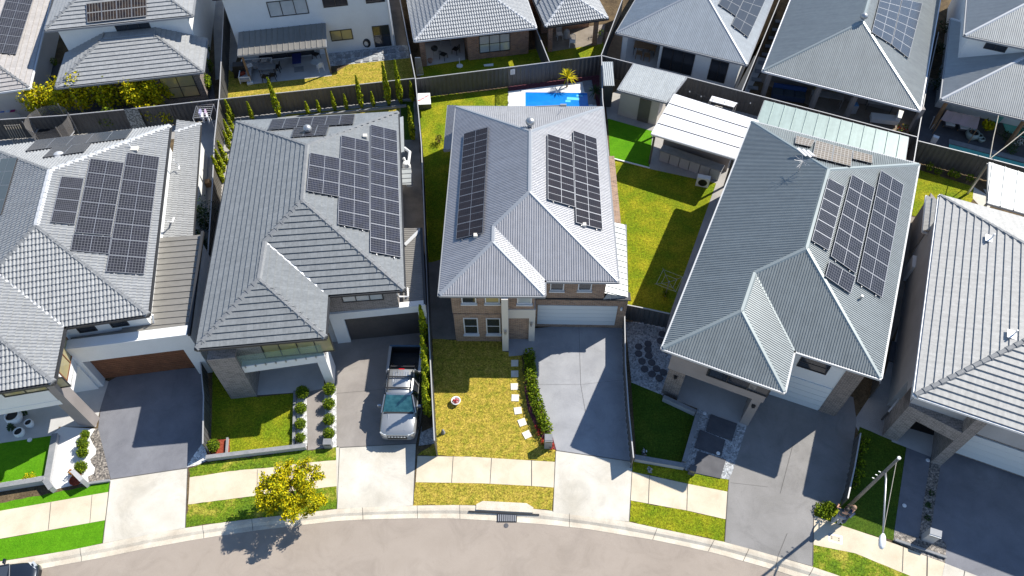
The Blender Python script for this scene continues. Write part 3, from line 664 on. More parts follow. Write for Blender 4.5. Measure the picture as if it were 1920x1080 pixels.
# ================================================================== HOUSE 3 (centre)
def house3():
    z = 5.1
    h, f = hip_house('brown brick house with ribbed lavender grey steel roof and pale double garage door', [(856, 200), (823.7, 552.5), (1021, 553.7), (1021, 526), (1158.7, 527.5), (1130, 201)],
                  [(993.7, 246), (992.5, 358.7), (924.5, 424), (923.7, 452.5)], z, 'corr', 'm_h3', 'cap_h3', 'gut_grey', 'brick', wall0=2.7)
    A, B = P(855.8, 639.4), P(941.5, 639.8)       # front brick wall
    e = U2(B-A); n = V((e.y, -e.x, 0)); back_ = -n
    sd = U2(f['A']-f['D'])
    # ground floor body
    g0, g1 = P(1004, 612), P(1167.4, 614.7)
    r1 = g1+sd*11.5
    body = [A, P(1002, 640)+e*0, V((g0.x-.2, g0.y, 0)), g1, r1, f['fp'][5]+U2(r1-f['fp'][5])*0, f['fp'][0]]
    body = [V((p.x, p.y, 0)) for p in [A+V((.0, .0, 0)), A+e*6.2*0+(B-A)*.985, (B-A)*.985+A+back_*2.4, P(1004, 640)+back_*2.4, g0, g1, r1, f['fp'][5], f['fp'][0]]]
    walls(h, 'wall', [A, A+(B-A)*.985, A+(B-A)*.985+back_*5.5, A+back_*5.5], 0, 2.7, 'brick')
    P4 = P(1004, 640)
    gdir = U2(g1-g0)
    walls(h, 'wall', [A+(B-A)*.985+back_*1.3, P4+back_*1.3+e*.02, P4+back_*5, A+(B-A)*.985+back_*5], 0, 2.69, 'wall_beige')
    walls(h, 'wall', [g0-gdir*.05, g1, r1, r1-gdir*8.4, g0+sd*5-gdir*.05], 0, 2.82, 'brick')
    walls(h, 'wall', inset(f['fp'], .12), 0, 2.69, 'brick')
    # windows, upper then lower
    window(h, A, B, (865.8, 567.8), (892.2, 552), 1, 0, 'frame_w', 'glass', sill=True)
    window(h, A, B, (909.5, 567.8), (936.5, 552), 1, 0, 'frame_w', 'glass_warm', sill=True)
    window(h, A, B, (871, 625.6), (895.5, 596), 1, 1, 'frame_w', 'glass', sill=True)
    window(h, A, B, (912.5, 625.6), (938, 596.3), 1, 1, 'frame_w', 'glass', sill=True)
    window(h, A, B, (969.5, 568.8), (997.5, 553), 1, 0, 'frame_w', 'glass_pale', sill=True)
    # tall white pillar, entry fascia and right pillar
    pb0, pb1 = P(942.2, 658.2), P(953.7, 658.2); pd = back_*.95
    walls(h, 'pillar', [pb0, pb1, pb1+pd, pb0+pd], 0, 4.98, 'fascia')
    q0, q1 = P(990.8, 639.8), P(1001.9, 639.8)
    walls(h, 'pillar', [q0, q1, q1+back_*.5, q0+back_*.5], 0, 2.35, 'fascia')
    k0 = pb1+back_*.73; k0 = V((pb1.x+.004, q0.y, 0)); k1 = V((q1.x, q1.y-.005, 0))
    m = MB(); m.prism([(k0.x, k0.y-.01), (k1.x+.004, k1.y-.01), (k1.x+.004, k1.y+1.6), (k0.x, k0.y+1.6)], 2.35, 3.15); m.build('porch_fascia', 'fascia', h)
    dA = V((pb1.x, (A+back_*1.6).y-.0, 0)); dB = dA+e*2
    window(h, dA, dB, (957, 640), (989, 612), 1, 0, 'frame_w', 'glass', name='door')
    m = MB(); c = P(973, 636.5)+V((0, .4, .01)); m.box(c, (1.0, .55, .03)); m.build('door_mat', 'black', h)
    for px, py, dx in ((947.5, 620), (996, 605)) and [(947.5, 620, 0), (996, 605, 0)]:
        s, zz = on_wall(pb0, pb1, px, py) if px < 960 else on_wall(q0, q1, px, py)
        o = (pb0 if px < 960 else q0)+e*s+V((0, 0, zz)); m = MB(); m.tube([o+V((0, -.12, -.13)), o+V((0, -.12, .13))], .07, 10); m.box(o+V((0, -.04, 0)), (.06, .12, .06)); m.build('wall_lamp', 'steel', h)
    # garage
    garage_door(h, g0, g1, (1007, 606.5), (1158.5, 573.5), 'door_pale')
    window(h, f['fp'][3], f['fp'][4], (1031, 543.5), (1058.5, 526.5), 1, 0, 'frame_w', 'glass', sill=True)
    window(h, f['fp'][3], f['fp'][4], (1083, 543.5), (1111, 526.5), 1, 0, 'frame_w', 'glass', sill=True)
    m = MB(); gd = gdir; m.prism([(p.x, p.y) for p in [g0-gd*.1-sd*.10, g1+gd*.12-sd*.10, g1+gd*.12+sd*.45, g0-gd*.1+sd*.45]], 2.80, 2.88); m.build('flashing', 'gut_dark', h)
    # narrow lean-to roof down the right side
    a, b, c, d = P(1131, 560.9, 2.9), P(1175.8, 558, 2.9), P(1173.5, 421, 2.9), P(1153, 421, 3.35)
    w0 = V((f['fp'][4].x, f['fp'][4].y, 3.45))
    m = MB(); fl = [P(1176.5, 557.5, 2.9), P(1173.2, 421, 2.9)]
    inn0 = V((f['fp'][4].x+.0, f['fp'][4].y, 3.4)); inn1 = inn0+sd*((fl[1]-fl[0]).length)
    roof_face(m, [fl[0], fl[1], V((inn1.x, inn1.y, 3.4)), inn0], 'rib')
    roof_face(m, [P(1131, 561, 2.9), fl[0], inn0, V((P(1139, 540, 3.4).x, inn0.y, 3.4))], 'rib')
    m.build('side_roof', 'm_pale', h)
    m = MB(); m.bar(fl[0]-V((0, 0, .07)), fl[1]-V((0, 0, .07)), .1, .12); m.bar(P(1131, 561, 2.83), fl[0]-V((0, 0, .07)), .1, .12); m.build('side_gutter', 'gut_grey', h)
    s, zz = on_wall(g0, g1, 1165, 578); o = g0+gdir*s+V((0, -.06, zz)); m = MB(); m.tube([o-V((0, 0, .1)), o+V((0, 0, .1))], .06, 8); m.build('wall_lamp', 'white', h)
    # alfresco roof at the rear left
    z2 = 3.3; q = [P(840, 197, z2), P(833, 281, z2), P(850, 279, z2+.3), P(858, 198, z2+.3)]
    m = MB(); roof_face(m, [q[0], q[1], q[2], q[3]], 'corr'); m.build('alfresco_roof', 'm_h3', h)
    m = MB(); m.bar(q[0]-V((0, 0, .08)), q[1]-V((0, 0, .08)), .12, .13); m.bar(q[1]-V((0, 0, .08)), q[2]-V((0, 0, .08)), .12, .13); m.build('alfresco_gutter', 'gut_grey', h)
    ww = [q[0]+V((.35, -.1, 0)), q[1]+V((.35, .35, 0)), q[2]+V((.9, .35, 0)), q[3]+V((.9, -.1, 0))]
    walls(h, 'wall', [V((p.x, p.y, 0)) for p in ww], 0, 3.1, 'wall_grey')
    # panels, vent, antenna
    array(h, f['left'], [(869.4, 250.5), (915, 237.5), (905, 437), (854.5, 448.5)], 1, 8, 'pv_h3', halfv=True)
    array(h, f['right'], [(1026.5, 250.2), (1073.7, 265), (1079, 388.5), (1027, 373)], 1, 5, 'pv_h3', halfv=True)
    array(h, f['right'], [(1074.5, 243.8), (1119, 259.5), (1130.5, 430.5), (1080, 417)], 1, 7, 'pv_h3', halfv=True)
    whirly(h, on_plane(994, 238, *f['back']), .26)
    for x, y in ((892, 444), (1095, 424)):
        pl = f['left'] if x < 990 else f['right']; o = on_plane(x, y, *pl); m = MB(); m.box(o+V((0, 0, .12)), (.22, .22, .14)); m.build('isolator_cover', 'fascia', h)
    m = MB(); o = on_plane(1030, 200, *f['back']); m.bar(o+V((-.9, 0, .02)), o+V((.9, .1, .02)), .05); m.box(o+V((.9, .1, .05)), (.4, .15, .08)); m.build('roof_bracket', 'steel', h)
    m = MB(); m.bar(on_plane(1047, 217, *f['back'])+V((-.1, 0, 0)), on_plane(1053, 212, *f['back'])+V((0, 0, .3)), .04); m.build('antenna', 'steel', h)
    return h
house3()

# ================================================================== HOUSE 2
def house2():
    z = 5.1
    h, f = hip_house('flat tiled blue grey roof house with glass balcony, directly left of the brown brick house', [(443.7, 228), (367.5, 653.7), (610, 632.5), (615, 553.7), (757.5, 543), (746, 210)],
                  [(575, 272.5), (566, 375), (496, 452.5), (485, 522.5)], z, 'flat', 't_h2', 'cap_dark', 'gut_dark', 'brick_grey', tile=True, capw=.34, wall0=2.7, capm2='gut_white')
    fp = f['fp']; A_, D_, F_, E_, C_, B_ = fp
    sd = U2(f['A']-f['D']); ed = U2(f['F']-f['D'])
    # ground floor (set back under the balcony)
    inn = [D_+sd*2.6, F_+sd*2.6, V((*(F_+(E_-F_)*.98).xy, 0))+sd*1.3, C_+sd*1.3, B_, A_]
    walls(h, 'wall', [V((p.x, p.y, 0)) for p in inn], 0, 2.69, 'wall_grey')
    # brick pillar at the left
    p0, p1 = P(433.5, 748), P(482, 743); bk_ = sd
    walls(h, 'pillar', [p0, p1, p1+bk_*1.6, p0+bk_*1.6], 0, 4.05, 'brick_grey')
    walls(h, 'wall', [p0+bk_*1.0, p1+bk_*1.0, p1+bk_*2.6, p0+bk_*2.6], 4.0, 4.95, 'wall_taupe')
    # white portal right of the balcony
    w1, w0 = P(628, 719), P(611.9, 721)
    walls(h, 'pillar', [w0, w1, w1+bk_*1.1, w0+bk_*1.1], 0, 2.7, 'wall_white')
    a0 = p1+bk_*.1; ln = (w1-a0).length
    m = MB(); e2 = U2(w1-a0); m.prism([(p.x, p.y) for p in [a0, w1, w1+bk_*2.4, a0+bk_*2.4]], 2.35, 2.95); m.build('balcony_slab', 'wall_white', h)
    for s in range(8):
        p = a0+e2*(ln*(s+.4)/8.2); m = MB(); m.box((p.x, p.y-.03, 2.93), (.05, .06, .16)); m.build('balustrade_clamp', 'steel', h)
    m = MB(); g0_ = a0+V((0, .05, 2.9)); g1_ = w1+V((0, .05, 2.9)); m.quad(g0_, g1_, g1_+V((0, 0, 1.0)), g0_+V((0, 0, 1.0)))
    gl = mat('balcony_glass', (.55, .75, .70), .03); gl.node_tree.nodes['Principled BSDF'].inputs['Transmission Weight'].default_value = .85; gl.node_tree.nodes['Principled BSDF'].inputs['IOR'].default_value = 1.1
    MT['bglass'] = gl
    m.build('balustrade_glass', gl, h)
    m = MB(); m.quad(g0_+V((0, .6, .0)), g1_+V((0, .6, .0)), g1_+V((0, .6, 1.9)), g0_+V((0, .6, 1.9)))
    bw0 = V((D_.x, D_.y, 0))+sd*1.9; bw1 = V((F_.x, F_.y, 0))+sd*1.9
    window_sz(h, D_+sd*-.005, F_, 2.3, 5.9, 3.05, 4.75, 4, 0, 'frame_b', 'glass_warm')
    # front garage wing at the right
    t0, t1 = P(615, 590, 2.9), P(797, 572, 2.9)
    gb0, gb1 = P(638.7, 641), P(789, 626)
    gA = V((t0.x, t0.y, 0)); gB = V((t1.x, t1.y, 0))
    fd = U2(gB-gA); nb = V((-fd.y, fd.x, 0))
    s0, _ = on_wall(gA, gB, 631, 600); s1, _ = on_wall(gA, gB, 785, 600)
    walls(h, 'wall', [gA, gA+fd*.75, gA+fd*.75+nb*1.0, gA+nb*1.0], 0, 2.3, 'wall_white')
    walls(h, 'wall', [gB-fd*.45, gB, gB+nb*1.0, gB-fd*.45+nb*1.0], 0, 2.3, 'wall_white')
    m = MB(); m.prism([(p.x, p.y) for p in [gA, gB, gB+nb*.35, gA+nb*.35]], 2.3, 2.9); m.build('parapet', 'wall_white', h)
    walls(h, 'wall', [gA+nb*1.0, gB+nb*1.0, gB+nb*6, gA+nb*6], 0, 2.6, 'wall_grey')
    m = MB(); m.prism([(p.x, p.y) for p in [gA+fd*.74+nb*.14, gB-fd*.44+nb*.14, gB-fd*.44+nb*.19, gA+fd*.74+nb*.19]], 0.03, 2.3); m.build('garage_door', 'door_dark', h)
    m = MB(); roof_face(m, [V((gA.x, gA.y, 2.62))+nb*.35, V((gB.x, gB.y, 2.62))+nb*.35, V((gB.x, gB.y, 2.72))+nb*13.0, V((gA.x, gA.y, 2.72))+nb*13.0], 'rib'); 
    sr = [P(797, 572, 2.75), P(757, 575, 2.75), P(752, 430, 2.75), P(790, 428, 2.75)]
    m = MB(); roof_face(m, [sr[0], sr[3], V((sr[2].x, sr[2].y, 2.85)), V((sr[1].x, sr[1].y, 2.85))], 'corr2'); m.build('side_roof', 'm_beige', h)
    m = MB(); roof_face(m, [V((gA.x, gA.y, 2.6))+nb*.35, V((gB.x-.9, gB.y, 2.6))+nb*.35, V((gB.x-.9, gB.y, 2.62))+nb*1.9, V((gA.x, gA.y, 2.62))+nb*1.9], 'plain'); m.build('flat_roof', 'cap_dark', h)
    cx = [V((p.x, p.y, 0)) for p in (sr[0], sr[3], sr[2], sr[1])]
    walls(h, 'wall', inset(cx, .12), 0, 2.68, 'wall_grey')
    m = MB(); m.bar(P(797, 571, 2.85), P(790, 428, 2.85), .14, .12); m.build('side_gutter', 'gut_dark', h)
    m = MB(); cap(m, P(758, 459, 2.95), P(788, 430, 2.82), .24); m.build('side_ridge', 'cap_pale', h)
    window(h, E_, C_, (643, 567), (717, 548), 3, 0, 'frame_b', 'glass_pale')
    # downpipe, heater and meter boxes at the right side
    m = MB(); m.tube([P(744, 546, 4.9), P(745, 552, 4.0), P(748, 556, 3.1), P(765, 556, 3.0), P(764, 540, 3.0)], .05, 8); m.build('downpipe', 'gut_white', h)
    o = P(757, 297, 2.3); m = MB(); m.tube([o+V((-.05, 1.0, 0)), o+V((.35, .6, 0)), o+V((.35, -.7, 0)), o], .1, 10); m.lathe(o+V((.2, -.5, 0)), [(.25, -1.9), (.28, -.2), (.2, .1), (.001, .18)], 14); m.build('water_heater', 'wall_white', h)
    q = [P(753, 316, 2.3), P(771, 316, 2.3), P(771, 346, 2.3), P(753, 346, 2.3)]; m = MB(); roof_face(m, [q[1], q[2], q[3], q[0]], 'rib'); m.build('awning', 'm_pale', h)
    q = [P(749.5, 219, 4.1), P(756, 219, 4.0), P(758, 285, 4.0), P(751, 285, 4.1)]; m = MB(); m.prism([(p.x, p.y) for p in q], 3.9, 4.05); m.build('window_hood', 'm_pale', h)
    # panels
    array(h, f['back'], [(510, 223.5), (665.5, 214), (662, 231.5), (501.5, 243)], 6, 1, 'pv_h2', split=False)
    array(h, f['back'], [(553, 236), (617.5, 233.5), (611, 252.5), (545.5, 256.5)], 3, 1, 'pv_h2', split=False)
    array(h, f['right'], [(581, 285.5), (637.5, 296.5), (635, 368.5), (574.5, 357.5)], 1, 3, 'pv_h2')
    array(h, f['right'], [(639.5, 253), (692.5, 264.5), (693.5, 432), (633, 420)], 1, 7, 'pv_h2')
    array(h, f['right'], [(694.8, 232.8), (744.5, 244.5), (752.5, 482.5), (693.8, 471.5)], 1, 10, 'pv_h2')
    whirly(h, on_plane(579, 251, *f['back']), .24)
    m = MB(); o = on_plane(685, 258, *f['right']); m.box(o+V((0, 0, .12)), (.24, .26, .16)); m.build('isolator_cover', 'fascia', h)
    return h
house2()

# ================================================================== HOUSE 4
def house4():
    z = 5.1
    h, f = hip_house('dark green grey corrugated roof house directly right of the brown brick house', [(1410, 227.5), (1242.5, 652.5), (1470.8, 734.5), (1488.7, 657.5), (1651, 708.7), (1722.5, 307.5)],
                  [(1553.7, 317.5), (1512.5, 465), (1415, 511), (1391, 582.5)], z, 'corr', 'm_h4', 'cap_h4', 'gut_lt', 'wall_taupe', wall0=2.75, capw=.30)
    A_, D_, F_, E_, C_, B_ = f['fp']; sd = U2(f['A']-f['D']); fd = U2(f['F']-f['D'])
    inn = [V((p.x, p.y, 0)) for p in [D_+sd*2.4, F_+sd*2.4, E_, C_, B_, A_]]
    walls(h, 'wall', inn, 0, 2.74, 'wall_taupe')
    p0, p1 = P(1240, 736.3), P(1268.9, 748.1)
    walls(h, 'pillar', [p0, p1, p1+sd*1.9, p0+sd*1.9], 0, 4.9, 'brick_dark')
    q0, q1 = P(1386.7, 792.6), P(1402.2, 798.5)
    walls(h, 'pillar', [q0, q1, q1+sd*2.2, q0+sd*2.2], 0, 4.9, 'wall_taupe')
    m = MB(); e2 = U2(q0-p1); m.prism([(p.x, p.y) for p in [p1+sd*.25, q0+sd*.25, q0+sd*2.2, p1+sd*2.2]], 3.15, 3.5); m.build('balcony_slab', 'gut_dark', h)
    m = MB(); a, b = p1+sd*.2+V((0, 0, 3.5)), q0+sd*.2+V((0, 0, 3.5)); m.quad(a, b, b+V((0, 0, .9)), a+V((0, 0, .9))); m.build('balustrade_glass', 'bglass', h)
    window_sz(h, D_, F_, 1.9, 5.0, 3.4, 4.7, 3, 0, 'frame_b', 'glass')
    m = MB(); L = (q0-p1).length; m.box((p1+q0)/2+sd*2.15+V((0, 0, 1.6)), (L, .06, 3.1), ax=(e2, V((-e2.y, e2.x, 0)), V((0, 0, 1)))); m.build('porch_wall', 'wall_taupe', h)
    for px, py, A, B in ((1267, 705.5, p0, p1), (1413, 760, q0, q1)):
        s, zz = on_wall(A, B, px, py); o = A+U2(B-A)*s+V((0, 0, zz)); m = MB(); m.box(o-sd*.05, (.14, .14, .22)); m.build('wall_lamp', 'black', h)
    # garage wing
    gA, gB = V((E_.x, E_.y, 0)), V((C_.x, C_.y, 0)); gd = U2(gB-gA)
    g0, g1 = P(1474, 727), P(1586, 766)
    n = V((gd.y, -gd.x, 0)); off = (g0-gA).dot(n); gA2 = gA+n*max(.02, off); gB2 = gA2+gd*(gB-gA).length
    walls(h, 'wall', [gA+n*.001, gB+n*.001, gB-n*3, gA-n*3], 0, 4.95, 'clad')
    window(h, gA, gB, (1493, 685), (1561, 683), 1, 1, 'frame_b', 'glass', fw_=.05)
    s0 = .2; s1 = (gB-gA).length-.85
    m = MB()
    for i in range(5): m.box(gA+gd*((s0+s1)/2)+V((0, 0, .25+i*.46))+n*.03, (s1-s0-.1, .07, .44), ax=(gd, n, V((0, 0, 1))))
    m.build('garage_door', 'door_pale', h)
    b0, b1 = g1, P(1605, 782)
    s2 = (b1-gA).dot(gd)
    m = MB(); m.prism([(p.x, p.y) for p in [gA+gd*s1+n*.06, gA+gd*(s1+.86)+n*.06, gA+gd*(s1+.86)-n*1.4, gA+gd*s1-n*1.4]], 0, 4.94); m.build('pillar', 'brick_dark', h)
    # panels
    array(h, f['right'], [(1553.4, 333.5), (1584.5, 350), (1554, 470), (1522, 450.5)], 1, 6, 'pv_h1', split=False)
    array(h, f['right'], [(1597.5, 326.5), (1641, 352), (1605.5, 513), (1558, 480)], 1, 6, 'pv_h1')
    array(h, f['right'], [(1652, 319), (1695, 346), (1654.5, 558), (1607, 528)], 1, 8, 'pv_h1')
    array(h, f['right'], [(1555.5, 489), (1605, 519), (1595.5, 550.5), (1547.5, 517.5)], 1, 1, 'pv_h1')
    array(h, f['back'], [(1492.5, 254), (1529, 262.5), (1521.5, 275), (1490.5, 268.5)], 1, 1, 'pv_tan', split=False)
    array(h, f['back'], [(1529.5, 262.5), (1599.5, 281.5), (1596, 311.5), (1523, 293)], 2, 2, 'pv_tan', split=False)
    array(h, f['back'], [(1600, 281.5), (1637, 291), (1636, 306), (1598, 297)], 1, 1, 'pv_tan', split=False)
    # wind-torn foil patch and antenna on the hip
    o = on_plane(1510, 290, *f['back']); m = MB(); 
    for k in range(3): m.box(o+V((-.25+.25*k, -.1*k, .22)), (.2, .75, .015), ang=.5)
    m.build('tv_antenna', 'steel', h)
    m = MB(); o = on_plane(1497, 322, *f['left']); m.tube([o-V((0, 0, .1)), o+V((0, 0, .8))], .02, 6)
    rnd = random.Random(3)
    for k in range(13): a = rnd.uniform(0, 6.28); m.tube([o+V((0, 0, .8)), o+V((math.cos(a)*.55, math.sin(a)*.45, .8+rnd.uniform(-.2, .3)))], .012, 5)
    m.build('tv_antenna', 'steel', h)
    m = MB(); o = on_plane(1613, 561, *f['right']); m.tube([o, o+V((0, 0, .3))], .06, 10); m.build('vent_pipe', 'steel', h)
    return h
house4()

# ------------------------------------------------------------------ plain hipped houses measured from one eave corner
def hip_rect(label, z, c0, cf, cl, W, L, prof, rm, capm, gutm, wallm, left=True, deg=22., tile=False, capw=.28, name='house', group=None, wall0=0., overhang=.45, hthing=None, over=None):
    """c0: front corner of the eave (left one if left), cf: a point along the front eave, cl: a point along the side eave (photo pixels)"""
    O = P(*c0, z); ex = U2(P(*cf, z)-O)
    if cl:      # square up the two measured eaves
        ey = U2(P(*cl, z)-O); py = V((-ex.y, ex.x, 0)) if left else V((ex.y, -ex.x, 0))
        ey = U2(ey+py); ex = V((ey.y, -ey.x, 0)) if left else V((-ey.y, ey.x, 0))
    else: ey = V((-ex.y, ex.x, 0)) if left else V((ex.y, -ex.x, 0))
    D, C = (O, O+ex*W) if left else (O+ex*W, O)
    A, B = D+ey*L, C+ey*L; t = math.tan(R(deg)); k = min(W, L)/2; up_ = V((0, 0, k*t)); e = U2(C-D)
    h = hthing or house_thing(name, [A, B, C, D], label, 'house', group)
    if W <= L: R2, R1 = D+(e+ey)*k+up_, A+(e-ey)*k+up_
    else: R2, R1 = D+(e+ey)*k+up_, C+(-e+ey)*k+up_
    F_ = {}; m = MB()
    if W <= L:
        F_['left'] = roof_face(m, [A, D, R2, R1], prof); F_['front'] = roof_face(m, [D, C, R2], prof); F_['right'] = roof_face(m, [C, B, R1, R2], prof); F_['back'] = roof_face(m, [B, A, R1], prof)
        caps = [(D, R2), (C, R2), (A, R1), (B, R1)]
    else:
        F_['left'] = roof_face(m, [A, D, R2], prof); F_['front'] = roof_face(m, [D, C, R1, R2], prof); F_['right'] = roof_face(m, [C, B, R1], prof); F_['back'] = roof_face(m, [B, A, R2, R1], prof)
        caps = [(D, R2), (A, R2), (C, R1), (B, R1)]
    m.build('roof', rm, h); m = MB()
    for p, q in caps: cap(m, p, q, capw, tile)
    if (R1-R2).length > .1: cap(m, R1, R2, capw, tile)
    m.build('ridge_capping', capm, h)
    m = MB(); gutter(m, [A, D, C, B]); m.build('gutter', gutm, h)
    m = MB(); soffit(m, [A, D, C, B], z-.14); m.build('soffit', 'wall_white', h)
    fp = inset([A, D, C, B], overhang)
    if over: fp = over(A, D, C, B, e, ey)
    if wallm: walls(h, 'wall', fp, wall0, z-.145, wallm)
    F_.update(A=A, D=D, C=C, B=B, R1=R1, R2=R2, fp=fp, e=e, ey=ey, h=h); return h, F_
def awning(label, q, zf, zb, prof, rm, gut='gut_grey', posts=(), post_mat='steel', name='patio_cover', cat='patio cover', th=.0, eave=0):
    """q: four photo pixels (two of the lower edge first), lower edge at height zf and upper edge at zb"""
    a, b, c, d = P(*q[0], zf), P(*q[1], zf), P(*q[2], zb), P(*q[3], zb)
    ce = (a+b+c+d)/4; h = thing(name, (ce.x, ce.y, 0), label, cat)
    m = MB(); roof_face(m, [a, b, c, d], prof)
    if th: m.prism([(p.x, p.y) for p in inset([a, b, c, d], .02)], min(zf, zb)-th, min(zf, zb)-.01)
    m.build('roof', rm, h)
    m = MB()
    for p, r in ((a, b), (b, c), (c, d), (d, a)): m.bar(p-V((0, 0, .09)), r-V((0, 0, .09)), .09, .14)
    m.build('gutter', gut, h)
    for (s, t) in posts:
        p = (a*(1-s)+b*s)*(1-t)+(d*(1-s)+c*s)*t; m = MB(); m.box((p.x, p.y, (p.z-.15)/2), (.12, .12, p.z-.15)); m.build('post', post_mat, h)
    return h, (a, b, c, d)

# ================================================================== HOUSE 1 (left edge)
def house1():
    z = 5.1; E_, C, B = P(125, 612.5, z), P(277.5, 590, z), P(318.7, 235, z); F = P(100, 717, z)
    sd = U2(B-C); ex = V((sd.y, -sd.x, 0)); t = math.tan(R(22.))
    R1 = on_plane(94, 314, *slope_plane(C, B, C-ex*5)); hw = (R1.z-z)/t
    A = B-ex*2*hw; R1 = B+(-ex-sd)*hw+V((0, 0, hw*t)); R2 = C+(-ex+sd)*hw+V((0, 0, hw*t))
    D0 = A-sd*((A-F).dot(sd)); fw2 = (F-D0).length/2; D = D0
    E_ = F+sd*(E_-F).dot(sd); C = V((C.x, C.y, z))
    R4 = D+(F-D)*.5+sd*fw2+V((0, 0, fw2*t)); R3 = E_+(-ex+sd)*fw2+V((0, 0, fw2*t))
    h = house_thing('house', [A, D, C, B], 'house with grey roman tile roof and timber look garage door, leftmost in the street row', 'house', 'two storey houses along the street')
    m = MB(); f = {}
    f['left'] = roof_face(m, [A, D, R4, R3, R2, R1], 'roman'); roof_face(m, [D, F, R4], 'roman'); roof_face(m, [F, E_, R3, R4], 'roman')
    roof_face(m, [E_, C, R2, R3], 'roman'); f['right'] = roof_face(m, [C, B, R1, R2], 'roman'); f['back'] = roof_face(m, [B, A, R1], 'roman')
    m.build('roof', 't_h1', h); m = MB()
    for grp, mm in (([(D, R4), (F, R4)], 'cap_dark'), ([(C, R2), (R3, R2)], 'cap_dark'), ([(A, R1)], 'cap_dark'), ([(R1, R2), (B, R1)], 'cap_pale'), ([(R3, R4)], 'cap_pale')):
        m = MB()
        for p, q in grp: cap(m, p, q, .36, True, .06)
        m.build('ridge_capping', mm, h)
    m = MB(); d = E_-R3; e = V((-d.y, d.x, 0)).normalized()*.06; up_ = V((0, 0, .06)); m.quad(E_-e+up_, E_+e+up_, R3+e+up_, R3-e+up_); m.build('valley_flashing', 'gut_white', h)
    m = MB(); gutter(m, [A, D, F, E_, C, B]); m.build('gutter', 'gut_dark', h)
    m = MB(); soffit(m, [A, D, F, E_, C, B], z-.14); m.build('soffit', 'wall_white', h)
    fp = inset([A, D, F, E_, C, B], .45); walls(h, 'wall', fp, 2.7, z-.145, 'wall_white')
    A_, D_, F_, Ef, Cf, Bf = fp
    inn = [V((p.x, p.y, 0)) for p in [D_+sd*2.2, F_+sd*2.2, Ef, Cf, Bf, A_]]; walls(h, 'wall', inn, 0, 2.69, 'wall_white')
    window(h, Ef, Cf, (150, 624), (175, 608), 1, 0, 'frame_b', 'glass'); window(h, Ef, Cf, (211, 614), (236, 599), 1, 0, 'frame_b', 'glass')
    window_sz(h, F_, Ef, .8, 3.0, 3.2, 4.6, 2, 0, 'door_wood', 'glass_warm')
    # balcony at the front
    m = MB(); q0, q1 = D_+V((0, 0, -z)), F_+V((0, 0, -z)); m.prism([(p.x, p.y) for p in [q0-sd*.02, q1-sd*.02, q1+sd*2.3, q0+sd*2.3]], 2.45, 2.85); m.build('balcony_slab', 'wall_white', h)
    q0 = V((q0.x, q0.y, 0)); q1 = V((q1.x, q1.y, 0)); m = MB(); a, b = q0+sd*.05+V((0, 0, 2.85)), q1+sd*.05+V((0, 0, 2.85)); m.quad(a, b, b+V((0, 0, 1)), a+V((0, 0, 1))); m.build('balustrade_glass', 'bglass', h)
    window_sz(h, D_, F_, 3.2, 6.3, 3.9, 4.8, 3, 0, 'frame_b', 'glass_warm')
    p0, p1 = P(148, 797), P(178, 801); pe = U2(p1-p0); pn = V((-pe.y, pe.x, 0))
    walls(h, 'pillar', [p0, p1, p1+pn*.55, p0+pn*.55], 0, 4.85, 'wall_taupe')
    # garage wing
    ga, gb = P(175.5, 726.4), P(399, 698); gd = U2(gb-ga); gn = V((-gd.y, gd.x, 0)); L = (gb-ga).length
    s0, _ = on_wall(ga, gb, 197, 727); s1, z1 = on_wall(ga, gb, 344, 655.6); _, zt = on_wall(ga, gb, 240, 641)
    walls(h, 'wall', [ga, ga+gd*s0, ga+gd*s0+gn*.6, ga+gn*.6], 0, z1, 'wall_white')
    walls(h, 'wall', [ga+gd*s1, gb, gb+gn*.6, ga+gd*s1+gn*.6], 0, z1, 'wall_white')
    m = MB(); m.prism([(p.x, p.y) for p in [ga, gb, gb+gn*.6, ga+gn*.6]], z1, zt); m.build('parapet', 'wall_white', h)
    m = MB()
    for i in range(14): m.box(ga+gd*(s0+s1)/2+gn*.5+V((0, 0, .03+z1/14*(i+.5))), (s1-s0, .05, z1/14-.02), ax=(gd, gn, V((0, 0, 1))))
    m.box(ga+gd*(s0+s1)/2+gn*.52+V((0, 0, z1/2)), (s1-s0, .04, z1-.02), ax=(gd, gn, V((0, 0, 1)))); m.build('garage_door', 'door_wood', h)
    walls(h, 'wall', [ga+gn*.61, gb+gn*.61, gb+gn*6.5, ga+gn*2.5], 0, zt-.35, 'wall_white')
    m = MB(); rz = zt-.12
    s = [gb+gn*.6, gb+gn*7.2, gb+gn*7.2-gd*2.6, gb-gd*3.6+gn*.6]
    roof_face(m, [V((s[0].x, s[0].y, rz-.15)), V((s[1].x, s[1].y, rz-.15)), V((s[2].x, s[2].y, rz)), V((s[3].x, s[3].y, rz))], 'rib')
    m.build('garage_roof', 'm_beige', h)
    m = MB(); roof_face(m, [V((*(ga+gn*.6).xy, rz-.17)), V((*(gb-gd*3.5+gn*.6).xy, rz-.17)), V((*(gb-gd*3.5+gn*1.6).xy, rz-.14)), V((*(ga+gn*1.6).xy, rz-.14))], 'plain'); m.build('flat_roof', 'm_beige', h)
    m = MB(); m.bar(V((*gb.xy, zt-.05)), V((*(gb+gn*7.2).xy, zt-.05)), .14, .22); m.build('parapet_capping', 'gut_dark', h)
    # raised parapet box between the two side roofs
    c0, c1 = P(303, 480, 3.4), P(369, 463, 3.4); cd_ = U2(c1-c0); cn = V((-cd_.y, cd_.x, 0))
    m = MB(); m.prism([(p.x, p.y) for p in [c0, c1, c1+cn*.35, c0+cn*.35]], 2.3, 3.45); m.build('parapet', 'm_beige', h)
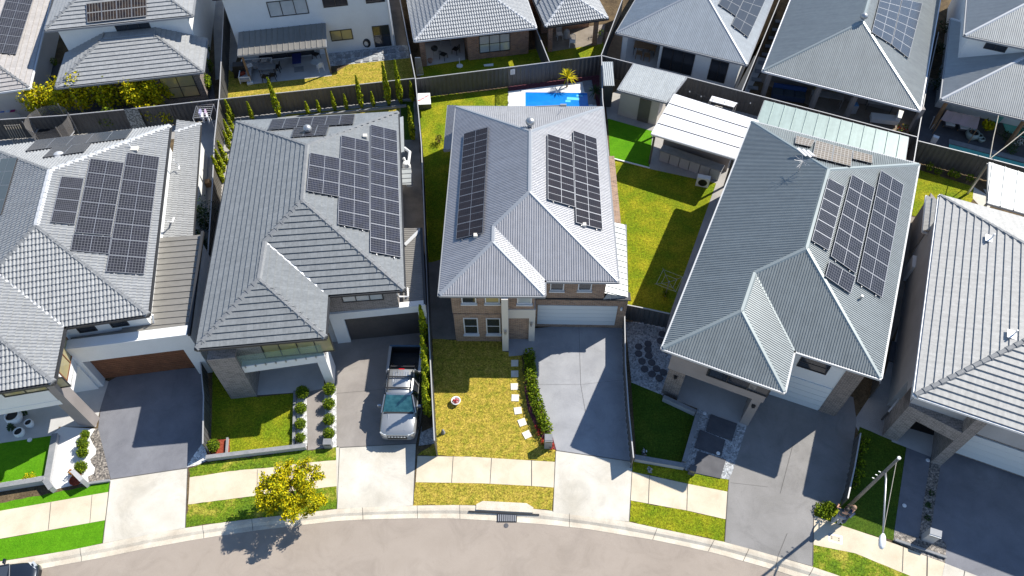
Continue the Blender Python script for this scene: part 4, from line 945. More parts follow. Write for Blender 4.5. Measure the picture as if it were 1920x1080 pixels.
    # lower tiled side roof
    O1, O2 = P(376, 231, 2.8), P(360.5, 459, 2.8); I1 = Bf+ex*0; dd = (O1-V((*Bf.xy, 0))).dot(ex); hh = 2.8+max(.3, dd*t*.9)
    I1 = V((*(O1-ex*dd).xy, hh)); I2 = V((*(O2-ex*(O2-V((*Bf.xy, 0))).dot(ex)).xy, hh))
    m = MB(); roof_face(m, [O2, O1, O1-sd*(hh-2.8)/t*.0+(I1-O1)*.98, I2], 'roman'); m.build('side_roof', 't_h1', h)
    m = MB(); cap(m, O1, I1-sd*1.2, .3, True); m.build('side_ridge', 'cap_pale', h)
    m = MB(); m.bar(O2-V((0, 0, .08)), O1-V((0, 0, .08)), .12, .13); m.bar(O1-V((0, 0, .08)), V((*I1.xy, 2.72)), .12, .13); m.build('side_gutter', 'gut_dark', h)
    ww = [V((*(O2-ex*.4).xy, 0)), V((*(O1-ex*.4-sd*.3).xy, 0)), V((*(I1-sd*.3).xy, 0)), V((*I2.xy, 0))]; walls(h, 'wall', ww, 0, 2.68, 'wall_white')
    for a, b, c in (((326, 300), (335, 310), (336, 318)), ((315, 415), (323, 417), (326, 408))):
        m = MB(); m.tube([P(*a, 4.3), P(*b, 3.6), P(*c, 3.5)], .05, 8); m.build('downpipe', 'gut_white', h)
    m = MB(); m.tube([P(286, 590, 4.4), P(289, 613, 3.3), P(297, 611, 3.3), P(298, 600, 3.2)], .05, 8); m.build('downpipe', 'gut_white', h)
    # solar arrays
    array(h, f['right'], [(169.2, 296.8), (233, 305), (208, 441.5), (140, 435.5)], 1, 5, 'pv_h1')
    array(h, f['right'], [(238, 285.5), (299.5, 294), (270.5, 514), (198, 509)], 1, 8, 'pv_h1')
    array(h, f['right'], [(137, 438.5), (209.5, 444), (204, 476), (131.5, 469)], 1, 1, 'pv_h1')
    array(h, f['right'], [(115, 330.3), (157.5, 334.2), (140, 420.5), (94.5, 416)], 1, 4, 'pv_h1', split=False)
    array(h, f['back'], [(68, 262.5), (248, 241.5), (235, 259), (47, 283)], 5, 1, 'pv_plain', split=False)
    array(h, f['back'], [(101, 274.5), (170, 268), (157, 284), (79, 295)], 2, 1, 'pv_plain', split=False)
    array(h, f['left'], [(2, 297), (32, 295), (1, 402), (-35, 404)], 1, 4, 'pv_plain')
    o = on_plane(111, 293, *f['back']); m = MB(); m.lathe(o, [(.28, -.05), (.30, .12), (.22, .2), (.001, .24)], 16); m.build('roof_vent', 'cap_pale', h, smooth=True)
    m = MB(); o = on_plane(254, 282, *f['right']); m.box(o+V((0, 0, .13)), (.42, .35, .12)); m.build('isolator_cover', 'fascia', h)
    m = MB(); m.tube([on_plane(247, 279, *f['right']), on_plane(247, 279, *f['right'])+V((-.1, .1, .5))], .025, 6); m.build('vent_pipe', 'gut_white', h)
house1()

# ================================================================== HOUSE 5 (right edge)
def house5():
    z = 5.1; L = (P(1716, 741, z)-P(1767.5, 367.5, z)).length
    h, f = hip_rect('pale flat tiled roof house with brick portal porch, rightmost in the street row', z, (1716, 741), (1920, 808), (1767.5, 367.5), 10.6, L, 'flatw', 't_h5', 'cap_dark', 'gut_white', 'wall_grey', True, 22., True, .36, group='two storey houses along the street', wall0=2.7, over=lambda A, D, C, B, e, ey: [A+e*.4-ey*.45, D+e*.4+ey*.75, C-e*.4+ey*.75, B-e*.4-ey*.45])
    e, ey = f['e'], f['ey']; D_, C_ = f['fp'][1], f['fp'][2]; A_ = f['fp'][0]; g = V((D_.x, D_.y, 0))
    r0, r1 = P(1745, 866.8), P(1764.4, 872.8); rn = ey
    off = (r0-g).dot(ey)
    walls(h, 'wall', [V((*p.xy, 0)) for p in [D_+ey*1.8, C_+ey*1.8, f['fp'][3], A_]], 0, 2.69, 'wall_grey')
    walls(h, 'pillar', [r0, r1, r1+rn*(2.0), r0+rn*(2.0)], 0, 4.9, 'brick_grey')
    l0 = P(1658, 819.5); l0 = g+e*(-.02)+ey*((l0-g).dot(ey)); l1 = l0+e*.75
    walls(h, 'pillar', [l0, l1, l1+rn*1.2, l0+rn*1.2], 0, 3.35, 'brick_grey')
    m = MB(); m.prism([(p.x, p.y) for p in [l0+rn*.02, r0+rn*.02, r0+rn*1.2, l0+rn*1.2]], 2.5, 3.36); m.build('porch_lintel', 'brick_grey', h)
    m = MB(); a = l0+rn*1.21; a2 = l0+e*((r0-l0).dot(e))+rn*1.21; m.prism([(p.x, p.y) for p in [a+rn*-.9, a2-rn*.9, a2+rn*.3, a+rn*.3]], 3.4, 4.93); m.build('upper_cladding', 'clad', h)
    A2 = a-rn*.9; B2 = a2-rn*.9
    window_sz(h, V((*A2.xy, 0)), V((*B2.xy, 0)), 1.25, 2.35, 3.55, 4.6, 1, 0, 'frame_w', 'glass')
    m = MB(); m.box(P(1735, 810)+V((0, .3, .03)), (1.5, .7, .04), ang=-.35); m.build('door_mat', 'black', h)
    gA = V((*(r1+rn*1.0).xy, 0)); gB = gA+e*8
    walls(h, 'wall', [gA, gB, gB+ey*1.5, gA+ey*1.5], 0, 2.6, 'brick_dark')
    m = MB()
    for i in range(4): m.box(gA+e*3.0+V((0, 0, .45+i*.5))-ey*.05, (5.2, .08, .49), ax=(e, ey, V((0, 0, 1))))
    m.build('garage_door', 'door_pale', h)
    m = MB(); m.prism([(p.x, p.y) for p in [gA-ey*.1, gB-ey*.1, gB+ey*.9, gA+ey*.9]], 2.6, 3.5); m.build('upper_cladding', 'clad', h)
    window_sz(h, gA-ey*.11, gB-ey*.11, .3, 4.8, 2.75, 3.4, 3, 0, 'frame_w', 'glass_warm')
    # little side roof at the rear and awning
    z2 = 2.8; q = [P(1731, 434, z2), P(1737.5, 366, z2), P(1767, 381, z2+.5), P(1757, 428, z2+.5)]
    m = MB(); roof_face(m, q, 'flatw'); m.build('side_roof', 't_h5', h); m = MB(); m.bar(q[0]-V((0, 0, .08)), q[1]-V((0, 0, .08)), .12, .13); m.bar(q[3]-V((0, 0, .55)), q[0]-V((0, 0, .08)), .1, .13); m.build('side_gutter', 'gut_white', h)
    walls(h, 'wall', [V((*(p+V((.4, .3, 0))).xy, 0)) for p in q], 0, 2.7, 'wall_taupe')
    for px, py in ((1857, 449), (1899, 629)):
        o = on_plane(px, py, *f['left']); n = f['left'][1]; m = MB(); q = [o+e*-.22+ey*-.22, o+e*.22+ey*-.22, o+e*.22+ey*.22, o+e*-.22+ey*.22]
        m.box(o+n*.06, (.5, .5, .03), ax=(e, ey, V((0, 0, 1)))); m.tube([o, o+V((0, 0, .45))], .04, 8); m.build('flue_flashing', 'gut_white', h)
house5()
awning('pale ribbed steel patio roof behind the pale tiled house at the right edge', [(1852, 380), (2010, 425), (2000, 350), (1855, 304)], 2.7, 2.85, 'rib_wide', 'm_pale', posts=[(0, 0), (0, 1)])

# ================================================================== houses behind
def behind():
    g = 'houses behind the back fences'
    h, f = hip_rect('warm grey tiled roof with dark solar array, in the top left corner', 2.7, (54, 164), (0, 172), (96, 0), 11, 20, 'flat', 't_r0', 'cap_dark', 'gut_white', 'wall_beige', False, tile=True, group=g)
    array(h, f['right'], [(63.5, -5), (14, -13), (-22, 96), (30, 101.5)], 1, 7, 'pv_h1')
    # R1: two storeys with a lower roof in front
    W = (P(84, 57, 5.1)-P(360, 29, 5.1)).length
    h, f = hip_rect('grey flat tiled house with four solar panels over its rear window, behind the leafy fence', 5.1, (84, 57), (360, 29), None, W, 12, 'flat', 't_r1', 'cap_dark', 'gut_grey', 'wall_white', True, tile=True, group=g, wall0=0, overhang=.55)
    array(h, f['front'], [(161, 6), (274, -7), (275, 30.5), (163, 43)], 4, 1, 'pv_r1', split=False, halfv=True)
    A, D, C, B = f['fp']; D0, C0 = V((*D.xy, 0)), V((*C.xy, 0))
    window(h, D0, C0, (219.5, 58.5), (278, 40), 3, 0, 'frame_b', 'glass')
    z = 2.8; a, b = P(104, 164, z), P(380, 134, z); e = U2(b-a); n = V((-e.y, e.x, 0)); dw = (D0-a).dot(n)
    t = math.tan(R(22.)); k = min(dw, 3.3)
    Lp, Rp = a+n*(dw+.0), b+n*(dw+.0); T1, T2 = a+(e+n)*k+V((0, 0, k*t)), b+(-e+n)*k+V((0, 0, k*t))
    T1b, T2b = V((*(T1+n*(dw-k+.0)).xy, z+k*t)), V((*(T2+n*(dw-k)).xy, z+k*t))
    m = MB(); roof_face(m, [a, b, T2, T1], 'flat'); roof_face(m, [Lp, a, T1, T1b], 'flat'); roof_face(m, [b, Rp, T2b, T2], 'flat')
    if dw-k > .05: m.quad(T1, T2, T2b, T1b)
    m.build('lower_roof', 't_r1', h); 
    for p, q in ((a, T1), (b, T2)): m = MB(); cap(m, p, q, .3, True); m.build('ridge_capping', 'cap_dark', h)
    m = MB(); gutter(m, [Lp, a, b, Rp], False); m.build('gutter', 'gut_grey', h)
    m = MB(); soffit(m, [Lp, a, b, Rp], z-.14); m.build('soffit', 'wall_white', h)
    wl = [a+e*5.6+n*.5, b-e*.5+n*.5, Rp-e*.5, Lp+e*5.6]; walls(h, 'wall', [V((*p.xy, 0)) for p in wl], 0, z-.16, 'brick_dark')
    walls(h, 'wall', [V((*p.xy, 0)) for p in [a+e*.5+n*3, a+e*5.7+n*3, Lp+e*5.7, Lp+e*.5]], 0, z-.16, 'wall_grey')
    window_sz(h, V((*wl[0].xy, 0)), V((*wl[1].xy, 0)), 1.2, 3.6, .4, 2.3, 2, 1, 'frame_b', 'glass_warm')
    for s in (.6, 2.6): p = a+e*s+n*.5; m = MB(); m.box((p.x, p.y, 1.3), (.13, .13, 2.6)); m.build('post', 'timber_pale', h)
    # R2: white rendered two storey block
    a, b = P(457, 118), P(742.5, 86); e = U2(b-a); n = V((-e.y, e.x, 0)); h = house_thing('house', [a, b, b+n*11, a+n*11], 'white rendered house with ribbed patio cover, filling the top centre left', 'house', g)
    walls(h, 'wall', [a, b, b+n*11, a+n*11], 0, 5.9, 'wall_white')
    m = MB(); ro = [V((*p.xy, 5.9)) for p in inset([a, b, b+n*11, a+n*11], -.45)]; k = 5.9; T1, T2 = ro[0]+(e+n)*k+V((0, 0, 2.3)), ro[1]+(-e+n)*k+V((0, 0, 2.3))
    roof_face(m, [ro[0], ro[1], T2, T1], 'corr'); roof_face(m, [ro[1], ro[2], T2], 'corr'); roof_face(m, [ro[3], ro[0], T1], 'corr'); roof_face(m, [ro[2], ro[3], T1, T2], 'corr'); m.build('roof', 'm_r7', h)
    m = MB(); gutter(m, ro); m.build('gutter', 'gut_dark', h); m = MB(); soffit(m, ro, 5.78); m.build('soffit', 'wall_white', h)
    window(h, a, b, (507, 32.5), (573, -4), 3, 0, 'frame_b', 'glass_pale'); window(h, a, b, (607, 14.5), (648, -14), 2, 0, 'frame_b', 'glass'); window(h, a, b, (686.5, 6.5), (719.5, -14), 1, 0, 'frame_b', 'glass')
    window(h, a, b, (622, 77.5), (659, 53.5), 2, 0, 'frame_b', 'glass_warm'); window(h, a, b, (703.5, 88.5), (728.5, 46), 2, 1, 'frame_b', 'glass', name='sliding_door')
    window_sz(h, a, b, 1.3, 5.6, .1, 2.2, 4, 0, 'frame_b', 'glass', name='sliding_door')
    m = MB(); m.tube([b+V((-.12, -.08, .05))+n*0, b+V((-.12, -.08, 5.7))], .05, 8); m.build('downpipe', 'gut_white', h)
    h2, q = awning('ribbed steel patio cover against the white rendered house', [(446, 104), (611, 87), (609.5, 43), (448, 60)], 2.45, 2.75, 'rib', 'm_beige', posts=[(.985, .03)], post_mat='fence_warm')
    p = q[0]*.97+q[1]*.03; m = MB(); m.box((p.x+.05, p.y+.1, 1.15), (.13, .13, 2.3)); m.build('post', 'timber', h2)
    # R3, R4: brick houses with tile roofs
    W = (P(777.5, 76, 2.65)-P(1005, 51, 2.65)).length
    def alf(A, D, C, B, e, ey): s = D+e*4.05; return [A+e*.5-ey*.5, D+e*.5+ey*3.4, s+ey*3.4, s+ey*.5, C-e*.45+ey*.5, B-e*.45-ey*.5]
    h, f = hip_rect('brick house with corner alfresco and ribbed white grey tiles, rear centre', 2.65, (777.5, 76), (1005, 51), None, W, 13, 'roman', 't_r3', 'cap_pale', 'gut_white', 'brick_red', True, tile=True, group=g, over=alf)
    D, C, e, ey = f['D'], f['C'], f['e'], f['ey']; wA = V((*(D+e*4.05+ey*.5).xy, 0)); wB = V((*(C-e*.45+ey*.5).xy, 0))
    window(h, wA, wB, (899, 100), (956.5, 61), 3, 1, 'frame_b', 'glass_pale')
    p = D+e*.55+ey*.55; m = MB(); m.box((p.x, p.y, 1.25), (.38, .38, 2.5)); m.build('pillar', 'brick_red', h)
    up0 = [D+ey*6.2+e*-1.5, D+ey*6.2+e*5.5, D+ey*14+e*5.5, D+ey*14+e*-1.5]
    m = MB(); m.prism([(p.x, p.y) for p in [D+ey*6.4+e*1, D+ey*6.4+e*8.2, D+ey*13+e*8.2, D+ey*13+e*1]], 2.7, 5.4); m.build('upper_wall', 'wall_white', h)
    W = (P(1022.5, 50, 2.65)-P(1140, 34, 2.65)).length
    def alf2(A, D, C, B, e, ey): return [A+e*.5-ey*.5, D+e*.5+ey*3., C-e*.45+ey*3., B-e*.45-ey*.5]
    h, f = hip_rect('small ribbed tile roof over a brick patio with white plastic chairs', 2.65, (1022.5, 50), (1140, 34), None, W, 9, 'roman', 't_r3', 'cap_pale', 'gut_dark', 'brick_red', True, tile=True, group=g, over=alf2)
    D, C, e, ey = f['D'], f['C'], f['e'], f['ey']
    for p in (D+e*.6+ey*.6, C-e*.7+ey*.6): m = MB(); m.box((p.x, p.y, 1.25), (.35, .35, 2.5)); m.build('pillar', 'brick_red', h)
    array(h, f['left'], [(1015, -22), (1040, -40), (1020, -12), (1008, 8)], 1, 1, 'pv_h1')
    # R5, R6: corrugated hip roofs
    W = (P(1156, 61, 2.65)-P(1400, 121, 2.65)).length
    def alf3(A, D, C, B, e, ey): s = D+e*3.4; return [A+e*.4-ey*.4, D+e*.5+ey*3.6, s+ey*3.6, s+ey*.5, C-e*.45+ey*.5, B-e*.45-ey*.5]
    h, f = hip_rect('blue grey corrugated roof house with plain black solar panels, rear right of centre', 2.65, (1156, 61), (1400, 121), None, W, 17, 'corr', 'm_r5', 'cap_h3', 'gut_grey', 'wall_white', True, group=g, over=alf3)
    e, ey = f['e'], f['ey']; A5 = V((*(f['D']+e*3.4+ey*.5).xy, 0)); B5 = V((*(f['C']-e*.45+ey*.5).xy, 0))
    window(h, A5, B5, (1236, 127), (1305, 100), 3, 0, 'frame_b', 'glass', name='sliding_door'); window(h, A5, B5, (1325, 148), (1368, 118), 2, 0, 'frame_b', 'glass', name='sliding_door')
    p = f['D']+e*.6+ey*.55; m = MB(); m.box((p.x, p.y, 1.25), (.35, .35, 2.5)); m.build('pillar', 'wall_white', h)
    array(h, f['right'], [(1400, -12), (1437, -4), (1403.4, 70), (1372, 46)], 1, 4, 'pv_plain', frame='pv_grey'); array(h, f['right'], [(1368, -30), (1404, -20), (1380, 30), (1347.5, 7.5)], 1, 3, 'pv_plain', frame='pv_grey')
    W = (P(1431, 132, 2.65)-P(1725, 205, 2.65)).length
    def alf4(A, D, C, B, e, ey): return [A+e*.4-ey*.4, D+e*.4+ey*2.8, C-e*.45+ey*2.8, B-e*.45-ey*.5]
    h, f = hip_rect('olive grey corrugated hip roof with four long columns of solar modules, rear right', 2.65, (1431, 132), (1725, 205), (1485, 0), W, 18, 'corr', 'm_r6', 'cap_h4', 'gut_white', 'wall_taupe', True, group=g, over=alf4, capw=.34)
    array(h, f['right'], [(1652, -10), (1691, -2), (1671.5, 83), (1634.5, 60)], 1, 6, 'pv_r6'); array(h, f['right'], [(1692, -2), (1730, 6), (1704, 109), (1672, 83.5)], 1, 6, 'pv_r6')
    whirly(h, f['R2']+V((0, .1, -.05)), .24)
    e, ey = f['e'], f['ey']
    for s in (.5, 4.1, 6.6, 11.0): p = f['D']+e*s+ey*.5; m = MB(); m.box((p.x, p.y, 1.25), (.3, .3, 2.5)); m.build('pillar', 'wall_taupe', h)
    # R7: two storeys at the right edge
    h, f = hip_rect('white house with grey corrugated roofs on two levels, in the top right corner', 5.1, (1809, 66), (1920, 89), (1815, 0), 12, 13, 'corr', 'm_r7', 'cap_pale', 'gut_grey', 'wall_white', True, group=g)
    D0, C0 = V((*f['fp'][1].xy, 0)), V((*f['fp'][2].xy, 0)); window(h, D0, C0, (1843, 90), (1895, 80), 2, 0, 'frame_b', 'glass')
    h2, f2 = hip_rect('x', 2.75, (1765, 186), (1920, 222), (1775, 115), 12, 10.5, 'corr', 'm_r7', 'cap_pale', 'gut_grey', None, True, hthing=h)
    D, e, ey = f2['D'], f2['e'], f2['ey']; walls(h, 'wall', [V((*p.xy, 0)) for p in [D+e*.5+ey*3, D+e*11+ey*3, D+e*11+ey*8, D+e*.5+ey*8]], 0, 2.6, 'wall_white')
    for s in (.5, 5.5): p = D+e*s+ey*.4; m = MB(); m.box((p.x, p.y, 1.25), (.2, .2, 2.5)); m.build('post', 'timber', h)
behind()

# ================================================================== outbuildings in the yards
def sheds():
    z = 2.45; q = [P(1159.5, 167.5, z), P(1250, 191, z), P(1286, 145, z+.15), P(1189, 120, z+.15)]
    ce = sum(q, V((0, 0, 0)))/4; h = thing('garden_shed', (ce.x, ce.y, 0), 'cream walled shed with corrugated skillion roof and dark door', 'shed')
    m = MB(); roof_face(m, q, 'corr'); m.build('roof', 'm_pale', h); m = MB(); gutter(m, q); m.build('gutter', 'gut_grey', h)
    a, b = P(1158, 215), P(1229, 235); e = U2(b-a); n = V((-e.y, e.x, 0)); walls(h, 'wall', [a, b, b+n*2.6, a+n*2.6], 0, z-.1, 'wall_beige')
    s0, z0 = on_wall(a, b, 1194, 224); s1, z1 = on_wall(a, b, 1222, 190)
    m = MB(); m.box(a+e*(s0+s1)/2-n*.02+V((0, 0, 1.02)), (s1-s0, .05, 2.0), ax=(e, n, V((0, 0, 1)))); m.build('door', 'fence_warm', h)
    h, q = awning('bright white insulated panel pergola beside the cream shed', [(1222, 250), (1379, 297), (1422, 226), (1265, 176)], 2.8, 2.95, 'plain', 'm_white', 'm_white', posts=[(.03, .05), (.97, .05), (.03, .95)], post_mat='fence_warm', th=.12)
    a, b, c, d = q
    for k in (1, 2, 3):
        m = MB(); p0, p1 = a.lerp(d, k/4), b.lerp(c, k/4); m.bar(p0+V((0, 0, .02)), p1+V((0, 0, .02)), .05, .02); m.build('roof_joint', 'pv_side', h)
    # kitchen run under the pergola
    a, b = P(1233, 303), P(1345, 342); e = U2(b-a); n = V((-e.y, e.x, 0)); L = (b-a).length
    h = thing('outdoor_kitchen', (a+b)/2, 'grey row of outdoor cabinets with benchtop under the white pergola', 'outdoor kitchen')
    for i in range(6): m = MB(); m.box(a+e*(L*(i+.5)/6)+n*.45+V((0, 0, .45)), (L/6-.05, .6, .88), ax=(e, n, V((0, 0, 1)))); m.build('cabinet', 'wall_grey', h)
    m = MB(); m.box(a+e*L/2+n*.45+V((0, 0, .92)), (L+.1, .7, .06), ax=(e, n, V((0, 0, 1)))); m.build('benchtop', 'slab_grey', h)
    m = MB(); m.box(a+e*L/2+n*1.35+V((0, 0, 1.1)), (L+.4, .1, 2.2), ax=(e, n, V((0, 0, 1)))); m.build('splashback', 'wall_taupe', h)
    awning('pale green ribbed steel pergola along the back fence behind the dark corrugated roof', [(1418, 231), (1697, 301), (1703.5, 257), (1434, 188)], 2.55, 2.7, 'rib_wide', 'm_green', posts=[(.02, .95), (.5, .95), (.98, .95)], post_mat='fence_cap')
    q = [P(1132, 161, 1.95), P(1152, 161, 1.95), P(1149, 116, 2.05), P(1129, 116, 2.05)]; ce = sum(q, V((0, 0, 0)))/4
    h = thing('tool_cabinet', (ce.x, ce.y, 0), 'tall dark tool cabinet with ribbed pale lid beside the pool fence', 'cabinet'); m = MB(); roof_face(m, q, 'corr2'); m.build('lid', 'm_pale', h)
    m = MB(); m.prism([(p.x, p.y) for p in inset(q, .05)], 0, 1.93); m.build('body', 'fence', h)
    q = [P(1330, 189, 1.7), P(1376, 201, 1.7), P(1382, 193, 1.7), P(1335, 180, 1.7)]; ce = sum(q, V((0, 0, 0)))/4
    h = thing('garden_canopy', (ce.x, ce.y, 0), 'small white canopy on thin legs between the pergola and back fence', 'canopy'); m = MB(); m.prism([(p.x, p.y) for p in q], 1.66, 1.72); m.build('top', 'm_white', h)
    for p in q: m = MB(); m.tube([V((p.x, p.y, 0)), V((p.x, p.y, 1.66))], .025, 6); m.build('leg', 'steel', h)
    # pump box with a pale lid in the corner of the middle lot
    q = [P(782, 190, .0), P(808, 189, .0), P(807, 178, .0), P(782, 179, .0)]; q = [P(787, 206), P(809.5, 203), P(808, 190), P(786, 193)]
    ce = sum(q, V((0, 0, 0)))/4; h = thing('pump_cover', (ce.x, ce.y, 0), 'dark slatted box with white lid printed with red brushstrokes', 'box')
    m = MB(); m.prism([(p.x, p.y) for p in q], 0, .55); m.build('base', 'fence', h); l = [P(784, 196, .9), P(808, 195, .9), P(806, 173, .95), P(783, 174, .95)]
    m = MB(); m.prism([(p.x, p.y) for p in l], .86, .90); m.build('lid', 'white', h)
    m = MB(); c = P(794, 184, .905); rnd = random.Random(5)
    for k in range(9): o = c+V((-.32+.08*k, -.28+.07*k, .003+.001*k)); m.box(o, (rnd.uniform(.07, .17), rnd.uniform(.03, .08), .003), ang=rnd.uniform(0, 3))
    m.build('lid_mark', mat('red_print', (.5, .02, .02)), h)
sheds()

# ------------------------------------------------------------------ fences
def fence(px, label, hgt=1.8, mt='fence', zt=None, capm='fence_cap', cat='fence'):
    pts = [P(x, y, hgt) for x, y in px]; o = V((*pts[0].xy, 0)); h = thing('fence', o, label, cat, 'steel boundary fences')
    for a, b in zip(pts, pts[1:]):
        L = (b-a).length; e = U2(b-a); n = V((-e.y, e.x, 0)); k = max(1, round(L/2.4)); a0 = V((*a.xy, 0))
        for i in range(k):
            m = MB(); s0, s1 = L*i/k, L*(i+1)/k; x = s0; j = 0; prof = [0, 0, 1, 1]; last = None
            while x < s1:
                y = (.02 if prof[j % 4] else -.02); p = a0+e*x+n*y
                if last is not None: m.quad(last+V((0, 0, .03)), p+V((0, 0, .03)), p+V((0, 0, hgt-.04)), last+V((0, 0, hgt-.04)))
                if last is not None and p is last: break
                last = p; x = min(x+(.05 if j % 2 else .11), s1) if x < s1-.001 else s1; j += 1
                if x >= s1-.001:
                    p = a0+e*s1+n*y; m.quad(last+V((0, 0, .03)), p+V((0, 0, .03)), p+V((0, 0, hgt-.04)), last+V((0, 0, hgt-.04))); break
            m.build('panel', mt, h)
        for i in range(k+1): m = MB(); m.box(a0+e*(L*i/k)+V((0, 0, hgt/2)), (.06, .06, hgt), ax=(e, n, V((0, 0, 1)))); m.build('post', mt, h)
        m = MB(); m.box(a0+e*L/2+V((0, 0, hgt-.02)), (L, .06, .05), ax=(e, n, V((0, 0, 1)))); m.build('top_rail', capm, h)
    return h
fence([(410, 186), (600, 166), (777.5, 146.5)], 'charcoal back fence behind the row of slim cypresses', mt='fence_warm')
fence([(780, 147.5), (953, 126), (1128.5, 104)], 'charcoal back fence behind the swimming pool')
fence([(1128.5, 104), (1260, 137), (1391, 171)], 'charcoal back fence behind the cream shed')
fence([(1391, 171), (1560, 214.5), (1721, 257)], 'charcoal back fence behind the pale green pergola')
fence([(1760, 60), (1740, 150), (1721, 257), (1713, 306)], 'side fence left of the top right yard with sun loungers')
fence([(1722, 264), (1820, 288), (1935, 318)], 'charcoal back fence along the teal pool')
fence([(749, -5), (778.5, 146)], 'side fence between the white rendered house and the brick alfresco house')
fence([(990, -6), (1005, 52), (1030, 115)], 'side fence between the two brick tiled houses')
fence([(1168, -4), (1127, 104)], 'side fence right of the patio with white plastic chairs')
fence([(1463, -4), (1391, 171)], 'side fence between the two corrugated houses behind')
fence([(420.5, -5), (411, 185)], 'side fence left of the white rendered house')
fence([(410, 186), (320, 196), (235, 205), (120, 216), (0, 224), (-70, 230)], 'back fence under the yellow green shrubs')
fence([(410, 186), (402, 260), (398, 350), (390, 470), (378, 610)], 'side fence left of the flat tiled house', mt='fence_warm')
fence([(375, 672), (381.5, 742), (380, 832)], 'low side fence between the two left driveways', 1.2)
fence([(778.7, 146), (790, 270), (798, 470), (805, 640), (814.5, 826)], 'side fence left of the brown brick house')
fence([(1128, 104), (1130, 185), (1141, 290), (1157, 430), (1170, 556)], 'side fence right of the swimming pool')
fence([(1171, 575), (1173, 680), (1179, 770), (1188, 858)], 'low side fence right of the middle grey driveway', 1.2)
fence([(1174, 571), (1215, 579), (1256, 588)], 'return fence with gate closing the lawn beside the brown brick house', 1.5)
fence([(1614, 812), (1603, 875), (1590, 934)], 'low side fence left of the dark front lawn at right', 1.0)
fence([(1710, 300), (1700, 420), (1680, 560), (1650, 720)], 'side fence between the dark corrugated roof and the pale tiled house', 1.5)

# ================================================================== planting
def leafmats(name, cols): 
    r = []
    for i, c in enumerate(cols): r.append(mat('%s_leaf_%d' % (name, i), c, .8, 0, tuple(x*1.2 for x in c), 3, spec=.12))
    return r
L_YEL = leafmats('yellow_green', [(.52, .42, .006), (.36, .34, .008), (.17, .20, .008)])
L_CON = leafmats('cypress', [(.36, .38, .015), (.20, .26, .014), (.10, .15, .014)])
L_GRN = leafmats('green', [(.17, .225, .008), (.09, .14, .006), (.038, .066, .005)])
L_DRK = leafmats('dark_green', [(.05, .09, .03), (.035, .065, .025), (.02, .04, .018)])
L_RED = leafmats('red', [(.45, .04, .03), (.30, .05, .03), (.16, .10, .03)])
L_ORA = leafmats('orange', [(.50, .22, .02), (.36, .13, .02), (.2, .12, .02)])
MT['bark_t'] = mat('tree_bark', (.12, .085, .06), .9, 0, (.19, .15, .11), 6, .2, 20.)
def leaf(m, c, s, rnd, mi, bias=.5, asp=.6):
    n = V((rnd.gauss(0, 1), rnd.gauss(0, 1), rnd.gauss(0, 1)+bias)); n.normalize()
    u = n.orthogonal().normalized(); u.rotate(Matrix.Rotation(rnd.uniform(0, 6.28), 3, n)); v = n.cross(u)
    a, b = u*s*.5, v*s*.5*asp
    m.poly([c-a, c+b-a*.1, c+a, c-b-a*.1], mi)
def blob(m, c, r, n, s, rnd, shell=.55, bias=.6, flat=0.):
    for _ in range(n):
        d = V((rnd.gauss(0, 1), rnd.gauss(0, 1), rnd.gauss(0, 1))); d.normalize(); k = shell+(1-shell)*rnd.random()
        p = V((c[0]+d.x*r[0]*k, c[1]+d.y*r[1]*k, c[2]+d.z*r[2]*k))
        if p.z < .02: p.z = .02+rnd.random()*.05
        leaf(m, p, s*rnd.uniform(.6, 1.3), rnd, 0 if rnd.random() < .42 else (1 if rnd.random() < .6 else 2), bias)
def bush(loc, r, hh, label, mats, n=160, s=.1, cat='shrub', name='shrub', group=None, lobes=4, seed=None, stem=True):
    rnd = random.Random(seed if seed is not None else int(loc[0]*977+loc[1]*131)); h = thing(name, (loc[0], loc[1], 0), label, cat, group); m = MB()
    for k in range(lobes):
        a = rnd.uniform(0, 6.28); q = rnd.uniform(.15, .55)*r if lobes > 1 else 0
        rr = r*rnd.uniform(.45, .7) if lobes > 1 else r
        cz = hh*rnd.uniform(.45, .7) if lobes > 1 else hh*.5
        blob(m, (loc[0]+math.cos(a)*q, loc[1]+math.sin(a)*q, cz), (rr, rr, hh*.45 if lobes > 1 else hh*.52), n//lobes, s, rnd)
    m.build('foliage', mats, h)
    if stem:
        m = MB(); 
        for k in range(3): m.tube([V((loc[0], loc[1], 0)), V((loc[0]+rnd.uniform(-.3, .3)*r, loc[1]+rnd.uniform(-.3, .3)*r, hh*.6))], [.03, .012], 5)
        m.build('stem', 'bark_t', h)
    return h
def cypress_mesh(seed):
    rnd = random.Random(seed); m = MB()      # unit: height 1, radius about .11
    for _ in range(900):
        t = rnd.random()**.9; prof = (.35+.65*min(1, t/.22)) if t < .22 else max(.06, (1-t)/.78)**.72
        a = rnd.uniform(0, 6.28); k = rnd.uniform(.55, 1.0)*(1+.18*math.sin(a*3+t*17)); r = .115*prof*k
        p = V((math.cos(a)*r, math.sin(a)*r, .02+t*.98)); d = V((math.cos(a)*.35, math.sin(a)*.35, 1)).normalized()
        s = rnd.uniform(.035, .07); sd = V((-math.sin(a), math.cos(a), rnd.uniform(-.2, .2)))*s*.32
        leaf(m, p, s*1.15, rnd, 0 if rnd.random() < .55 else (1 if rnd.random() < .7 else 2), .9, .7)
    for _ in range(120):
        t = rnd.random(); a = rnd.uniform(0, 6.28); r = .05*(1-t*.8); leaf(m, V((math.cos(a)*r, math.sin(a)*r, t)), .05, rnd, 2)
    return m
